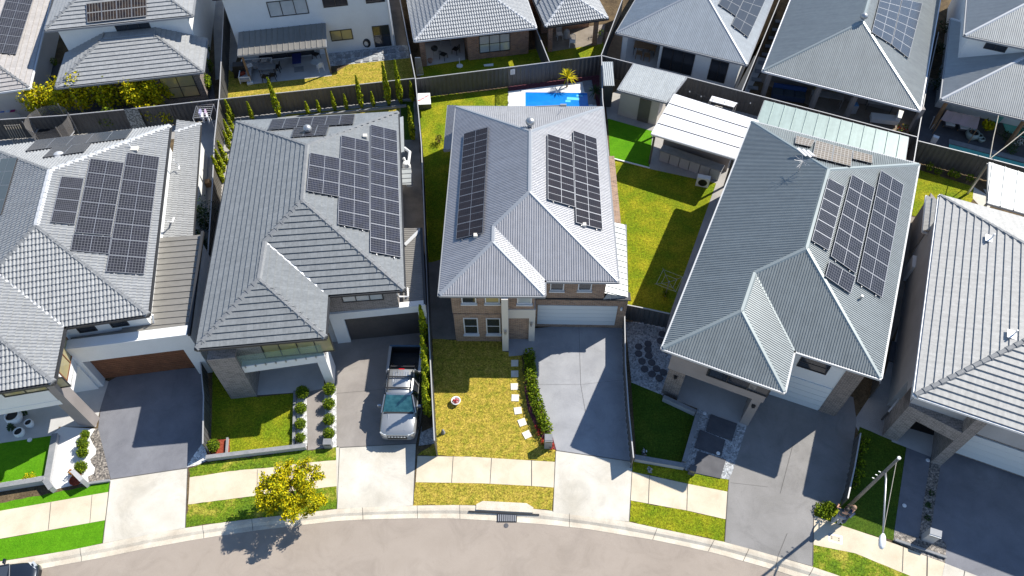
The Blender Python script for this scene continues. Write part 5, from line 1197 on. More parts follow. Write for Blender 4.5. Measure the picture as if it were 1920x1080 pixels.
def cypresses():
    root = thing('cypress', (0, 0, 0), 'x', 'cypress', 'slim cypresses along the fences'); cypress_mesh(1).build('foliage', L_CON, root, local=True)
    m = MB(); m.tube([V((0, 0, 0)), V((0, 0, .5)), V((0, 0, .9))], [.022, .014, .004], 6); m.build('trunk', 'bark_t', root, local=True)
    root2 = None
    data = [((475, 225), (460, 191), 'short slim cypress at the left end of the white rendered yard fence'), ((525, 220), (501, 145), 'tall slim cypress, first tall one from the left on the back fence'),
     ((579, 215), (571, 190), 'very short cypress, third from the left on the back fence'), ((600, 212), (595, 187), 'very short cypress, fourth from the left on the back fence'),
     ((629, 207), (620, 171), 'middling cypress, fifth from the left on the back fence'), ((651, 205), (645, 176), 'middling cypress, sixth from the left on the back fence'),
     ((679, 202), (665, 142), 'tall cypress, seventh from the left on the back fence'), ((701, 200), (697.5, 171), 'short cypress between the two tall ones on the back fence'),
     ((730, 197), (716, 117), 'tallest cypress of the back fence row, second from its right group'), ((752, 194), (740, 112), 'tall cypress nearest the right corner of the back fence'),
     ((774, 190), (769, 152), 'cypress in the fence corner left of the pump box'), ((775, 262), (771, 198), 'narrow cypress beside the fence right of the flat tiled house'),
     ((437, 227), (424, 185), 'first cypress of the left fence row, in the fence corner'), ((438, 247), (424, 212), 'second cypress of the left fence row, from the corner'),
     ((434, 262), (417, 224), 'third cypress of the left fence row, from the corner'), ((434, 283), (416, 245), 'fourth cypress of the left fence row, from the corner'), ((426, 307), (403, 265), 'fifth cypress of the left fence row, from the corner'), ((421, 322), (399, 281), 'sixth cypress of the left fence row, from the corner'),
     ((419, 342), (393, 293), 'last cypress of the left fence row, farthest from the corner'),
     ((799, 640), (787, 572), 'cypress against the fence beside the charcoal garage door'), ((801, 690), (788, 630), 'cypress against the fence behind the pickup tray'), ((804, 722), (786, 656), 'cypress against the fence beside the pickup tray'), ((804, 752), (791, 698), 'cypress against the fence beside the pickup roof'), ((805, 780), (790, 722), 'cypress against the fence beside the pickup windscreen')]
    for i, (b, t, lab) in enumerate(data):
        hgt = height_of(b, t); o = root if i == 0 else copy_tree(root)
        o.location = P(*b); wd = max(1.5, min(hgt*.95, 2.1)) if hgt < 3.2 else 2.3
        o.scale = (wd, wd, hgt); o.rotation_euler = (0, 0, i*1.3); o['label'] = lab
cypresses()

def balls():
    rnd = random.Random(4); root = thing('ball_shrub', (0, 0, 0), 'x', 'shrub', 'clipped ball shrubs beside the front paths'); m = MB(); blob(m, (0, 0, .36), (.34, .34, .34), 620, .075, rnd, .75)
    blob(m, (0, 0, .34), (.24, .24, .26), 120, .12, rnd, .5); m.lathe(V((0, 0, .34)), [(.001, -.27), (.19, -.19), (.27, 0), (.19, .19), (.001, .27)], 12, mi=2); m.build('foliage', L_GRN, root, local=True)
    m = MB(); m.tube([V((0, 0, 0)), V((0, 0, .2))], .03, 6); m.build('stem', 'bark_t', root, local=True)
    data = [(570, 742, 1.12, 'top ball shrub of the left column, beside the porch'), (567, 771, 1.0, 'second ball shrub down in the left column'), (566, 800, .95, 'third ball shrub down in the left column'), (566, 825, .85, 'lowest ball shrub of the left column'),
     (620, 736, 1.1, 'top ball shrub of the column beside the taupe driveway'), (619, 763, 1.05, 'second ball shrub down beside the taupe driveway'), (619, 792, 1.0, 'third ball shrub down beside the taupe driveway'), (619, 818, .98, 'lowest ball shrub beside the taupe driveway, above the grey block'),
     (404, 841, 1.05, 'ball shrub in the red bark corner bed'),
     (164, 819, .75, 'topmost yellow green ball shrub on the white terrace'), (161, 837, .95, 'second ball shrub down on the white terrace'), (160, 853, .9, 'third ball shrub down on the white terrace'), (157, 881, 1.0, 'lowest ball shrub on the white terrace')]
    for i, (x, y, s, lab) in enumerate(data):
        o = root if i == 0 else copy_tree(root); o.location = P(x, y); o.scale = (s, s, s); o.rotation_euler = (0, 0, i*.9); o['label'] = lab
balls()

def street_tree():
    rnd = random.Random(21); best = None
    for i in range(60):
        z = 1.2+i*.05; c = P(547, 915, z); k = z/math.tan(SUN_EL); q = V((c.x-math.cos(SUN_AZ)*k, c.y-math.sin(SUN_AZ)*k, 0)); d = (q-P(500, 990)).length
        if best is None or d < best[0]: best = (d, z, c)
    z, c = best[1], best[2]
    h = thing('street_tree', (c.x, c.y-.1, 0), 'bushy yellow green street tree on the verge by the kerb', 'tree'); o = V((c.x, c.y-.1, 0))
    m = MB(); tips = []
    m.tube([o, o+V((.04, .02, .5)), o+V((-.02, .03, 1.0))], [.075, .06, .05], 8)
    for k in range(13):
        a = k*2.4+rnd.uniform(-.3, .3); r = rnd.uniform(.6, 1.25); zz = z+rnd.uniform(-.7, .8); mid = o+V((math.cos(a)*r*.4, math.sin(a)*r*.4, .9+(zz-.9)*.55)); tip = o+V((math.cos(a)*r, math.sin(a)*r*.9, zz))
        m.tube([o+V((-.02, .03, .7)), mid, tip], [.035, .022, .008], 5); tips.append(tip); tips.append(mid*.5+tip*.5)
    m.build('trunk', 'bark_t', h); m = MB()
    for t in tips: blob(m, t, (rnd.uniform(.3, .52), rnd.uniform(.3, .52), rnd.uniform(.28, .45)), 200, .11, rnd, .25)
    for k in range(150):
        a = rnd.uniform(0, 6.28); q = rnd.uniform(.5, 1.65)
        if q > .9 and math.sin(3*a+1) > .7: continue
        p = o+V((math.cos(a)*q, math.sin(a)*q*.88, z+rnd.uniform(-.8, .6)*(1.35-q*.5))); blob(m, p, (.24, .24, .20), 80, .12, rnd, .2)
    m.build('crown', L_YEL, h)
street_tree()

def shrubs():
    G = 'shrubs behind the left back fence'
    for x, y, r, hh, mats, lab in [
        (90, 218, 1.1, 2.5, L_YEL, 'leftmost yellow green shrub rising over the back fence'), (130, 214, 1.15, 2.7, L_YEL, 'second yellow green shrub from the left over the back fence'),
        (172, 208, 1.2, 3.1, L_YEL, 'tallest yellow green shrub over the back fence, near the ribbed gate'), (212, 205, 1.1, 2.7, L_YEL, 'fourth yellow green shrub from the left over the back fence'),
        (268, 202, 1.1, 2.6, L_YEL, 'yellow green shrub just right of the patterned panel'), (296, 198, 1.0, 2.6, L_YEL, 'yellow green shrub in front of the brown blind window'), (318, 188, .7, 1.9, L_YEL, 'smaller yellow green shrub below the brown blind window'),
        (355, 176, .7, 1.5, L_GRN, 'green shrub beside the dark brick corner'), (388, 172, .8, 1.4, L_GRN, 'green shrub in the corner behind the left back fence')]:
        bush(P(x, y), r, hh, lab, mats, 1500, .20, group=G, lobes=8)
    for x, y, r, hh, mats, lab in [(214, 238, .8, 1.5, L_GRN, 'green shrub on the near side of the back fence, left of the patterned panel'), (288, 232, .9, 1.5, L_YEL, 'yellow green shrub on the near side of the back fence, right of the patterned panel'), (317, 230, .6, 1.2, L_YEL, 'small yellow shrub at the near side of the fence beside its neighbour'), (366, 220, .5, 1.1, L_GRN, 'thin green shrub between fence and clothes rack')]:
        bush(P(x, y), r, hh, lab, mats, 900, .17, lobes=6)
    for x, y, r, hh, mats, lab in [(393, 430, .9, 2.4, L_DRK, 'tall dark blue green shrub in the passage left of the flat tiled house'), (386, 475, .7, 1.6, L_DRK, 'lower dark shrub in the passage left of the flat tiled house'), (392, 140, .6, 1.3, L_GRN, 'potted green shrub beside the fence left of the white rendered house'), (390, 100, .45, 1.0, L_GRN, 'small green shrub halfway along the passage at top left'),
        (103, 124, .5, .9, L_GRN, 'green shrub beside the grey lower tiled roof'), (270, 170, .8, 1.0, L_GRN, 'dense green shrub beside the patio post'), (824, 268, .5, .7, [L_RED[2], L_DRK[0], L_RED[2]], 'reddish brown shrub beside the alfresco wall'),
        (1546, 958, .68, .36, L_GRN, 'low spreading green shrub on the verge beside the street lamp'), (142, 893, .33, .5, L_ORA, 'orange plant in a round pot on the white terrace'),
        (52, 904, .5, .55, L_YEL, 'yellow green box shrub on the low wall at left'), (3, 911, .4, .5, L_YEL, 'yellow green box shrub cut by the left edge'), (30, 803, .3, .5, L_DRK, 'spiky dark plant in a white pot'), (47, 778, .25, .4, L_DRK, 'dark plant against the white porch wall'), (1000, 700, 0, 0, None, None)]:
        if mats: bush(P(x, y), r, hh, lab, mats, 900 if r > .5 else 260, .13 if r > .5 else .09, lobes=5 if r > .5 else 2)
    for i, (x, y) in enumerate([(1616, 828), (1613, 850), (1608, 872), (1604, 893), (1601, 912)]):
        bush(P(x, y), .38, .6, ['first', 'second', 'third', 'fourth', 'last'][i]+' leafy shrub from the house along the low fence at right', L_GRN, 150, .12, lobes=3, group='shrubs along the low front fence')
    for i, (x, y) in enumerate([(1744, 926), (1740, 948), (1738, 972)]):
        bush(P(x, y), .18, .2, ['upper', 'middle', 'lower'][i]+' dark grass tuft in the gravel strip at right', L_DRK, 70, .1, lobes=1, cat='plant', name='grass_tuft', group='tufts in the gravel strip', stem=False)
    for i, (x, y) in enumerate([(1737, 318), (1755, 324), (1778, 330), (1792, 334), (1812, 342)]):
        bush(P(x, y), .45, .6, ['first', 'second', 'third', 'fourth', 'fifth'][i]+' low shrub from the left along the fence of the small right lawn', L_GRN, 140, .12, lobes=3, group='low shrubs under the right back fence')
    for i, (x, y) in enumerate([(1762, 140), (1758, 100), (1770, 60), (1750, 170)]):
        bush(P(x, y), .8, 1.0, ['dark hedge clump level with the white wall corner', 'dark hedge clump above the middle of the top right passage', 'dark hedge clump nearest the top edge of the right passage', 'dark hedge clump lowest in the top right passage'][i], L_DRK, 260, .15, lobes=4, group='dark shrubs in the top right passage')
    # hedge along the middle driveway
    rnd = random.Random(8); c = [(992, 668), (993, 690), (995, 715), (1000, 742), (1008, 768), (1018, 795), (1027, 815)]; pts = [P(x, y) for x, y in c]
    h = thing('hedge', pts[3], 'clipped green hedge curving along the middle grey driveway', 'hedge'); m = MB()
    for a, b in zip(pts, pts[1:]):
        k = max(2, int((b-a).length/.16))
        for i in range(k): p = a.lerp(b, i/k); blob(m, (p.x, p.y, .36), (.38, .38, .36), 150, .12, rnd, .55)
    m.build('foliage', L_GRN, h); m = MB()
    for p in pts: m.tube([p, p+V((0, 0, .4))], .03, 5)
    m.build('stem', 'bark_t', h)
    for i, (x, y) in enumerate([(1008, 800), (1013, 815), (1018, 829), (1035, 838), (1030, 822)]):
        bush(P(x, y), .27, .25, ['highest', 'second', 'third', 'right-hand', 'middle'][i]+' red bedding plant beside the dark letterbox', L_RED, 130, .08, lobes=2, cat='flower', name='red_flowers', group='red bedding plants', stem=False)
    # spiky cordylines
    for b, hh, lab, mats, r in (((1063, 163), 1.6, 'yellow spiky cordyline beside the pool', L_YEL, 1.0), ((1115, 186), 1.2, 'dark spiky cordyline at the right end of the pool', L_DRK, .8)):
        p = P(*b); h = thing('cordyline', p, lab, 'plant'); m = MB(); m.tube([p, p+V((0, 0, hh*.55))], [.07, .05], 8); m.build('trunk', 'bark_t', h); m = MB(); rnd = random.Random(int(b[0])); c0 = p+V((0, 0, hh*.55))
        for k in range(64):
            a = rnd.uniform(0, 6.28); el = rnd.uniform(-.2, 1.4); d = V((math.cos(a)*math.cos(el), math.sin(a)*math.cos(el), math.sin(el))); L = r*rnd.uniform(.7, 1.0); sd = d.cross(V((0, 0, 1))).normalized()*.03; mid = c0+d*L*.55+V((0, 0, .04)); e = c0+d*L-V((0, 0, .14*L))
            mi = 0 if rnd.random() < .5 else 1; m.quad(c0-sd*.5, mid-sd, mid+sd, c0+sd*.5, mi); m.tri(mid-sd, e, mid+sd, mi)
        m.build('leaves', mats, h)
shrubs()

# ================================================================== vehicles
def loft(m, secs, mi=0, close_ends=True, matf=None):
    for i in range(len(secs)-1):
        a, b = secs[i], secs[i+1]
        for k in range(len(a)-1):
            m.quad(a[k], a[k+1], b[k+1], b[k], matf(i, k) if matf else mi)
    if close_ends: m.poly(secs[0][::-1], mi); m.poly(secs[-1], mi)
def body_section(y, hw, zlow, zmid, ztop, crown=.03, tuck=.06):
    pts = [(-hw+tuck, zlow), (-hw, zlow+.12), (-hw-.005, zmid), (-hw+.045, ztop-.05), (-hw+.13, ztop), (-hw*.45, ztop+crown), (0, ztop+crown*1.2)]
    return [V((x, y, z)) for x, z in pts]+[V((-x, y, z)) for x, z in reversed(pts[:-1])]
def wheel(parent, x, y, r, w):
    s = 1 if x > 0 else -1; m = MB(); prof = []
    for k in range(20):
        a0, a1 = 2*math.pi*k/20, 2*math.pi*(k+1)/20
        p = lambda a, rr, xx: V((xx, y+math.cos(a)*rr, r+math.sin(a)*rr))
        xi, xo = x-w/2*s, x+w/2*s
        for (r0, x0), (r1, x1) in (((r*.62, xo), (r*.93, xo)), ((r*.93, xo), (r, xo-.03*s)), ((r, xo-.03*s), (r, xi)), ((r, xi), (r*.6, xi))): m.quad(p(a0, r0, x0), p(a1, r0, x0), p(a1, r1, x1), p(a0, r1, x1))
    wh = m.build('wheel', 'black', parent, True, True)
    m = MB()
    for k in range(6):
        a = k*math.pi/3; m.box((x+w*.40*s, y+math.cos(a)*r*.3, r+math.sin(a)*r*.3), (.03, .07, r*.58), ax=(V((1, 0, 0)), V((0, -math.sin(a), math.cos(a))), V((0, math.cos(a), math.sin(a)))))
    m.tube([V((x+w*.3*s, y, r)), V((x+w*.44*s, y, r))], r*.16, 10)
    o = m.build('rim', 'steel', wh, False, True); return wh
def paint(name, c, met=.6, r=.28):
    m = mat(name, c, r, met); m.node_tree.nodes['Principled BSDF'].inputs['Coat Weight'].default_value = .6; m.node_tree.nodes['Principled BSDF'].inputs['Coat Roughness'].default_value = .06; return m
MT['silver'] = paint('silver_paint', (.42, .43, .44), .55, .3); MT['navy'] = paint('dark_blue_paint', (.015, .022, .035), .3, .25)
MT['screen'] = mat('tinted_windscreen', (.02, .10, .12), .04, 0, (.06, .20, .22), 4, spec=1.0); MT['red_lens'] = mat('red_lens', (.55, .01, .01), .2); MT['lens'] = mat('headlight_lens', (.55, .58, .60), .08, .2)
MT['bluegrey'] = mat('blue_grey_liner', (.05, .10, .16), .5)
def pickup():
    c = P(757.5, 748); h = thing('pickup_truck', c, 'silver double cab pickup with open black tray, parked on the taupe driveway', 'pickup truck', rz=math.pi+R(-1.0))
    # local frame: +y forward, built nose first
    st = [(2.62, .70, .42, .62, .86), (2.55, .84, .34, .62, .93), (2.35, .93, .26, .66, 1.02), (1.9, .945, .24, .70, 1.09), (1.2, .945, .24, .74, 1.12), (.95, .945, .24, .76, 1.13), (-.9, .945, .24, .76, 1.12), (-.98, .945, .24, .76, 1.12)]
    m = MB(); loft(m, [body_section(y, hw, a, b, t) for y, hw, a, b, t in st]); m.build('body', 'silver', h, True, True)
    m = MB()      # tray walls
    for s in (-1, 1):
        m.box((s*.905, -1.83, .72), (.09, 1.62, .92)); m.box((s*.87, -1.83, 1.19), (.15, 1.64, .035))
    m.box((0, -1.02, .80), (1.8, .06, .75)); m.build('tray_side', 'silver', h, False, True)
    m = MB(); m.box((0, -2.66, .78), (1.86, .08, .82)); m.build('tailgate', 'bluegrey', h, False, True); m = MB(); m.box((0, -2.67, 1.20), (1.80, .10, .04)); m.build('tailgate_cap', 'bluegrey', h, False, True)
    m = MB(); m.box((0, -1.84, .62), (1.70, 1.56, .05)); m.box((-.845, -1.84, .9), (.03, 1.56, .55)); m.box((.845, -1.84, .9), (.03, 1.56, .55)); m.box((0, -2.60, .9), (1.66, .03, .55)); m.box((0, -1.07, .9), (1.66, .03, .55)); m.build('tray_liner', 'black', h, False, True)
    def cab(y0, y1, y2, y3, z0, z1, w0, w1): return [V((-w0, y0, z0)), V((w0, y0, z0)), V((w0, y3, z0)), V((-w0, y3, z0))], [V((-w1, y1, z1)), V((w1, y1, z1)), V((w1, y2, z1)), V((-w1, y2, z1))]
    b, t = cab(-.96, -.80, .66, 1.36, 1.12, 1.74, .90, .70); m = MB(); m.hexa(b, t); m.build('cabin', 'black', h, False, True)
    m = MB(); secs = []
    for y, w_, z in ((-.86, .66, 1.72), (-.78, .71, 1.765), (-.1, .73, 1.79), (.55, .72, 1.785), (.72, .67, 1.745)): secs.append([V((-w_, y, z-.06)), V((-w_+.05, y, z)), V((0, y, z+.025)), V((w_-.05, y, z)), V((w_, y, z-.06))])
    loft(m, secs); m.build('roof', 'silver', h, True, True)
    m = MB(); 
    for s in (-1, 1):
        m.bar((s*.72, .70, 1.76), (s*.90, 1.42, 1.13), .06, .05); m.bar((s*.715, -.82, 1.75), (s*.895, -.97, 1.13), .09, .06); m.bar((s*.72, -.2, 1.76), (s*.91, -.18, 1.13), .05, .05)
    m.build('pillar', 'silver', h, False, True)
    def qq(a, b_, c_, d, name, mt): m = MB(); m.quad(V(a), V(b_), V(c_), V(d)); m.build(name, mt, h, False, True)
    qq((-.82, 1.385, 1.145), (.82, 1.385, 1.145), (.66, .72, 1.755), (-.66, .72, 1.755), 'windscreen', 'screen')
    for s in (-1, 1):
        qq((s*.905, 1.25, 1.16), (s*.905, -.04, 1.16), (s*.725, -.04, 1.70), (s*.725, .66, 1.70), 'side_window', 'glass'); qq((s*.905, -.12, 1.16), (s*.905, -.88, 1.16), (s*.725, -.78, 1.70), (s*.725, -.12, 1.70), 'side_window', 'glass')
        m = MB(); m.box((s*1.04, 1.06, 1.18), (.20, .11, .17)); m.box((s*.94, 1.08, 1.14), (.12, .05, .05)); m.build('side_mirror', 'silver', h, False, True)
        m = MB(); m.bar((s*.62, -.72, 1.86), (s*.62, .60, 1.86), .045, .04); m.build('roof_rail', 'black', h, False, True)
        m = MB(); m.poly([V((s*.50, 2.66, .80)), V((s*.86, 2.50, .84)), V((s*.90, 2.28, .97)), V((s*.66, 2.48, .96)), V((s*.52, 2.58, .92))]); m.box((s*.72, 2.50, .87), (.34, .12, .13), ang=-s*.5); m.build('headlight', 'lens', h, False, True)
        m = MB(); m.box((s*.86, -2.70, .82), (.10, .05, .30)); m.build('tail_light', 'red_lens', h, False, True)
        m = MB(); m.bar((s*.70, -1.15, 1.18), (s*.62, -1.10, 1.60), .06); m.bar((s*.62, -1.55, 1.2), (s*.62, -1.10, 1.60), .05); m.build('sports_bar_leg', 'black', h, False, True)
        wheel(h, s*.86, 1.62, .38, .25); wheel(h, s*.86, -1.62, .38, .25)
        m = MB(); m.box((s*.955, .2, .40), (.10, 1.9, .05)); m.build('side_step', 'black', h, False, True)
    m = MB(); m.bar((-.64, -1.10, 1.60), (.64, -1.10, 1.60), .07); m.build('sports_bar', 'black', h, False, True)
    for y in (-.30, .36): m = MB(); m.bar((-.70, y, 1.89), (.70, y, 1.89), .07, .03); m.build('roof_rack_bar', 'black', h, False, True)
    for i in range(7): m = MB(); m.box((-.39+.13*i, -.35, 1.80), (.05, .62, .02)); m.build('roof_rib', 'silver', h, False, True)
    m = MB(); m.box((0, -.84, 1.76), (.30, .05, .05)); m.build('brake_light', 'red_lens', h, False, True)
    m = MB(); m.box((0, 2.60, .70), (1.0, .12, .30)); m.build('grille', 'black', h, False, True)
    for i in range(6): m = MB(); m.box((-.40+.16*i, 2.67, .82), (.10, .03, .05)); m.build('grille_tooth', 'lens', h, False, True)
    for s in (-1, 1): m = MB(); m.bar((s*.38, 2.40, 1.04), (s*.55, 1.50, 1.15), .05, .02); m.build('bonnet_crease', 'silver', h, False, True)
    m = MB(); m.bar((-.78, 1.43, 1.140), (.78, 1.43, 1.140), .10, .02); m.build('scuttle', 'black', h, False, True)
    m = MB(); m.tube([V((.2, -.6, 1.80)), V((.2, -.68, 1.98))], .01, 5); m.build('antenna', 'black', h, False, True)
pickup()
def dark_car():
    nose = P(77, 1050, .6); e = U2(P(73, 1055)-P(-60, 1078)); side = V((e.y, -e.x, 0)); c = nose-e*2.25+side*.88; c.z = -.09
    h = thing('parked_car', c, 'dark blue car parked at the kerb, only its nose in the bottom left corner', 'car', rz=math.atan2(e.y, e.x)-math.pi/2)
    st = [(2.22, .50, .38, .52, .66), (2.15, .70, .30, .52, .72), (1.95, .84, .22, .56, .79), (1.5, .90, .20, .62, .86), (.9, .91, .20, .66, .92), (-1.3, .91, .20, .68, .94), (-1.9, .86, .22, .66, .94), (-2.2, .72, .34, .62, .90)]
    m = MB(); loft(m, [body_section(y, hw, a, b, t) for y, hw, a, b, t in st]); m.build('body', 'navy', h, True, True)
    m = MB(); m.hexa([V((-.84, -1.7, .92)), V((.84, -1.7, .92)), V((.84, .95, .92)), V((-.84, .95, .92))], [V((-.62, -1.0, 1.38)), V((.62, -1.0, 1.38)), V((.62, .2, 1.40)), V((-.62, .2, 1.40))]); m.build('cabin', 'glass', h, False, True)
    m = MB(); m.box((0, -.4, 1.41), (1.22, 1.25, .05)); m.build('roof', 'navy', h, False, True)
    m = MB(); m.quad(V((-.78, .98, .95)), V((.78, .98, .95)), V((.60, .24, 1.42)), V((-.60, .24, 1.42))); m.build('windscreen', 'glass', h, False, True)
    m = MB(); m.tube([V((-.80, 1.0, .96)), V((-.3, 1.10, .965)), V((.3, 1.10, .965)), V((.80, 1.0, .96))], .018, 6); m.build('scuttle', 'steel', h, False, True)
    for s in (-1, 1):
        m = MB(); m.poly([V((s*.42, 2.20, .68)), V((s*.74, 2.06, .70)), V((s*.86, 1.72, .82)), V((s*.70, 1.86, .82)), V((s*.48, 2.10, .76))]); m.box((s*.72, 2.0, .72), (.3, .12, .1), ang=-s*.7); m.build('headlight', 'lens', h, False, True)
        m = MB(); m.box((s*1.0, .75, 1.0), (.2, .1, .13)); m.box((s*.9, .77, .96), (.1, .04, .04)); m.build('side_mirror', 'navy', h, False, True)
        m = MB(); m.bar((s*.62, .22, 1.40), (s*.84, .96, .94), .05); m.build('pillar', 'navy', h, False, True)
        wheel(h, s*.80, 1.42, .32, .22); wheel(h, s*.80, -1.38, .32, .22)
    m = MB(); m.box((0, 2.20, .50), (.95, .08, .2)); m.build('grille', 'black', h, False, True)
dark_car()

# ================================================================== street lamp, people, letterboxes and kerb pieces
def lamp():
    b = P(1588.5, 952); zt = height_of((1588.5, 952), (1685.7, 858.8)); h = thing('street_lamp', b, 'tall timber pole with a long arm and white luminaire over the footpath', 'street lamp')
    top = P(1685.7, 858.8, zt); m = MB(); m.tube([b, b.lerp(top, .5), top], [.085, .075, .058], 12); m.build('pole', mat('weathered_pole', (.17, .155, .135), .85, 0, (.23, .21, .185), 5, .2, 20.), h, True)
    za = height_of((1588.5, 952), (1660, 884)); at = b.lerp(top, za/zt); end = P(1655.5, 1003, za+.55)
    m = MB(); m.tube([at, at.lerp(end, .15)+V((0, 0, .12)), end], [.05, .045, .035], 8); m.build('arm', 'steel', h, True)
    d = U2(end-at); s = V((-d.y, d.x, 0)); m = MB()
    secs = []
    for t, w_, z in ((-.05, .05, .05), (.08, .12, .08), (.28, .14, .08), (.50, .12, .06), (.62, .05, .03)):
        o = end+d*t; secs.append([o-s*w_-V((0, 0, .05)), o-s*w_*.8+V((0, 0, z)), o+s*w_*.8+V((0, 0, z)), o+s*w_-V((0, 0, .05)), o-s*w_-V((0, 0, .05))])
    loft(m, secs); m.build('luminaire', 'white', h, True)
    m = MB(); m.tube([b.lerp(top, .96), end-d*.1], .015, 5); m.build('stay_rod', 'timber_pale', h)
    m = MB(); m.lathe(top, [(.075, -.04), (.075, .03), (.001, .05)], 10); m.build('pole_cap', 'white', h)
    for k, t in enumerate((.60, .66, .72)): o = b.lerp(top, t); m = MB(); m.bar(o-V((.09, -.06, 0)), o-V((.17, -.10, 0)), .035); m.build('insulator', 'white', h)
lamp()
def skinned(name, verts, edges, radii, mt, parent, sub=2):
    me = bpy.data.meshes.new(name); me.from_pydata([tuple(v) for v in verts], edges, []); o = bpy.data.objects.new(name, me); COL.objects.link(o)
    md = o.modifiers.new('s', 'SKIN'); md.use_smooth_shade = True; me.skin_vertices.new() if not me.skin_vertices else None
    for i, r in enumerate(radii): me.skin_vertices[0].data[i].radius = (r, r) if not isinstance(r, tuple) else r
    me.skin_vertices[0].data[0].use_root = True
    sb = o.modifiers.new('b', 'SUBSURF'); sb.levels = sub; sb.render_levels = sub
    dg = bpy.context.evaluated_depsgraph_get(); ev = o.evaluated_get(dg); nm = bpy.data.meshes.new_from_object(ev)
    nm.name = name; o.modifiers.clear(); o.data = nm; bpy.data.meshes.remove(me); nm.materials.clear(); nm.materials.append(MT[mt] if isinstance(mt, str) else mt); nm.polygons.foreach_set('use_smooth', [True]*len(nm.polygons)); o.parent = parent; return o
MT['skin'] = mat('skin', (.50, .27, .19), .55); MT['cloth_navy'] = mat('navy_cloth', (.03, .05, .10), .9); MT['cloth_grey'] = mat('light_grey_cloth', (.30, .31, .34), .9); MT['cloth_black'] = mat('dark_cloth', (.04, .06, .08), .9)
MT['hair_dark'] = mat('dark_hair', (.02, .016, .014), .6); MT['hair_fair'] = mat('light_brown_hair', (.30, .19, .12), .6)
def person(loc, rz, label, top, legs, hair, lean=0., rh=((.30, .28, 1.12), (.24, .42, 1.02)), lh=((-.30, .24, 1.12), (-.22, .42, 1.0)), hgt=1.72, skirt=False):
    h = thing('person', loc, label, 'person', rz=rz); k = hgt/1.72
    v = [(0, 0, .95), (0, .02*1+lean*.3, 1.15), (0, lean*.7, 1.36), (0, lean*.9, 1.45), (0, lean, 1.52), (0, lean+.02, 1.60), (0, lean+.01, 1.68),      # 0-6 pelvis..head
         (.10, 0, .90), (.11, .03, .50), (.12, -.02, .10), (.13, .14, .04), (-.10, 0, .90), (-.12, -.04, .50), (-.13, -.08, .10), (-.14, .08, .04),    # 7-14
         (.19, lean*.8, 1.40), rh[0], rh[1], (-.19, lean*.8, 1.40), lh[0], lh[1]]
    e = [(0, 1), (1, 2), (2, 3), (3, 4), (4, 5), (5, 6), (0, 7), (7, 8), (8, 9), (9, 10), (0, 11), (11, 12), (12, 13), (13, 14), (2, 15), (15, 16), (16, 17), (2, 18), (18, 19), (19, 20)]
    r = [(.15, .11), (.13, .10), (.15, .11), .055, .075, .10, .07, .085, .062, .042, .035, .085, .062, .042, .035, .055, .042, .030, .055, .042, .030]
    for hand, s in ((17, 1), (20, -1)):       # palm and five fingers
        el = V(v[16 if s > 0 else 19]); wr = V(v[hand]); d = (wr-el).normalized(); sd = d.cross(V((0, 0, 1))); sd.normalize(); pi_ = len(v)
        v.append(tuple(wr+d*.07)); e.append((hand, pi_)); r.append((.036, .02))
        for j, (o, L) in enumerate(((-.030, .065), (-.010, .078), (.010, .072), (.030, .055))):
            a = len(v); v.append(tuple(wr+d*.10+sd*o)); v.append(tuple(wr+d*(.10+L)+sd*o*1.2-V((0, 0, .025)))); e += [(pi_, a), (a, a+1)]; r += [.010, .008]
        a = len(v); v.append(tuple(wr+d*.05-sd*s*.045)); v.append(tuple(wr+d*.09-sd*s*.065-V((0, 0, .015)))); e += [(pi_, a), (a, a+1)]; r += [.011, .009]
    v = [(x*k, y*k, z*k) for x, y, z in v]
    skinned('body', v, e, r, 'skin', h)
    sv_ = [v[i] for i in (0, 1, 2, 3, 15, 18)]+[tuple(V(v[15]).lerp(V(v[16]), .6)), tuple(V(v[18]).lerp(V(v[19]), .6))]
    skinned('shirt', sv_, [(0, 1), (1, 2), (2, 3), (2, 4), (2, 5), (4, 6), (5, 7)], [(.165, .125), (.15, .12), (.172, .13), .068, .075, .075, .062, .062], top, h)
    tv = [v[i] for i in (0, 7, 8, 9, 11, 12, 13)]
    skinned('trousers', tv, [(0, 1), (1, 2), (2, 3), (0, 4), (4, 5), (5, 6)], [(.165, .125), .108, .088, .075, .108, .088, .075], legs, h)
    m = MB(); c = V(v[5])+V((0, -.012, .035)); m.lathe(c, [(.112, -.05), (.118, .0), (.10, .06), (.06, .095), (.001, .107)], 14); m.build('hair', hair, h, True, True)
    for s in (-1, 1):
        m = MB(); m.lathe(V(v[5])+V((s*.034, .094, -.002)), [(.001, -.012), (.011, -.004), (.011, .004), (.001, .012)], 8); m.build('eye', 'white', h, True, True)
        m = MB(); m.lathe(V(v[5])+V((s*.104, .0, -.01)), [(.001, -.03), (.018, -.01), (.018, .015), (.001, .032)], 8); m.build('ear', 'skin', h, True, True)
        f = V(v[10 if s > 0 else 14]); m = MB(); m.box((f.x, f.y-.03, .045), (.10, .28, .085)); m.build('shoe', 'white', h, False, True)
    m = MB(); m.tri(V(v[5])+V((-.014, .095, -.03)), V(v[5])+V((.014, .095, -.03)), V(v[5])+V((0, .122, -.028))); m.tri(V(v[5])+V((-.014, .095, -.03)), V(v[5])+V((0, .122, -.028)), V(v[5])+V((0, .098, .012))); m.tri(V(v[5])+V((.014, .095, -.03)), V(v[5])+V((0, .098, .012)), V(v[5])+V((0, .122, -.028))); m.build('nose', 'skin', h, False, True)
    m = MB(); m.box(V(v[5])+V((0, .096, -.05)), (.045, .01, .010)); m.build('mouth', 'red_lens', h, False, True)
    return h
person(P(1566, 979), R(-20), 'person with dark hair, dark top and light grey trousers beside the timber pole', 'cloth_black', 'cloth_grey', 'hair_dark', .03)
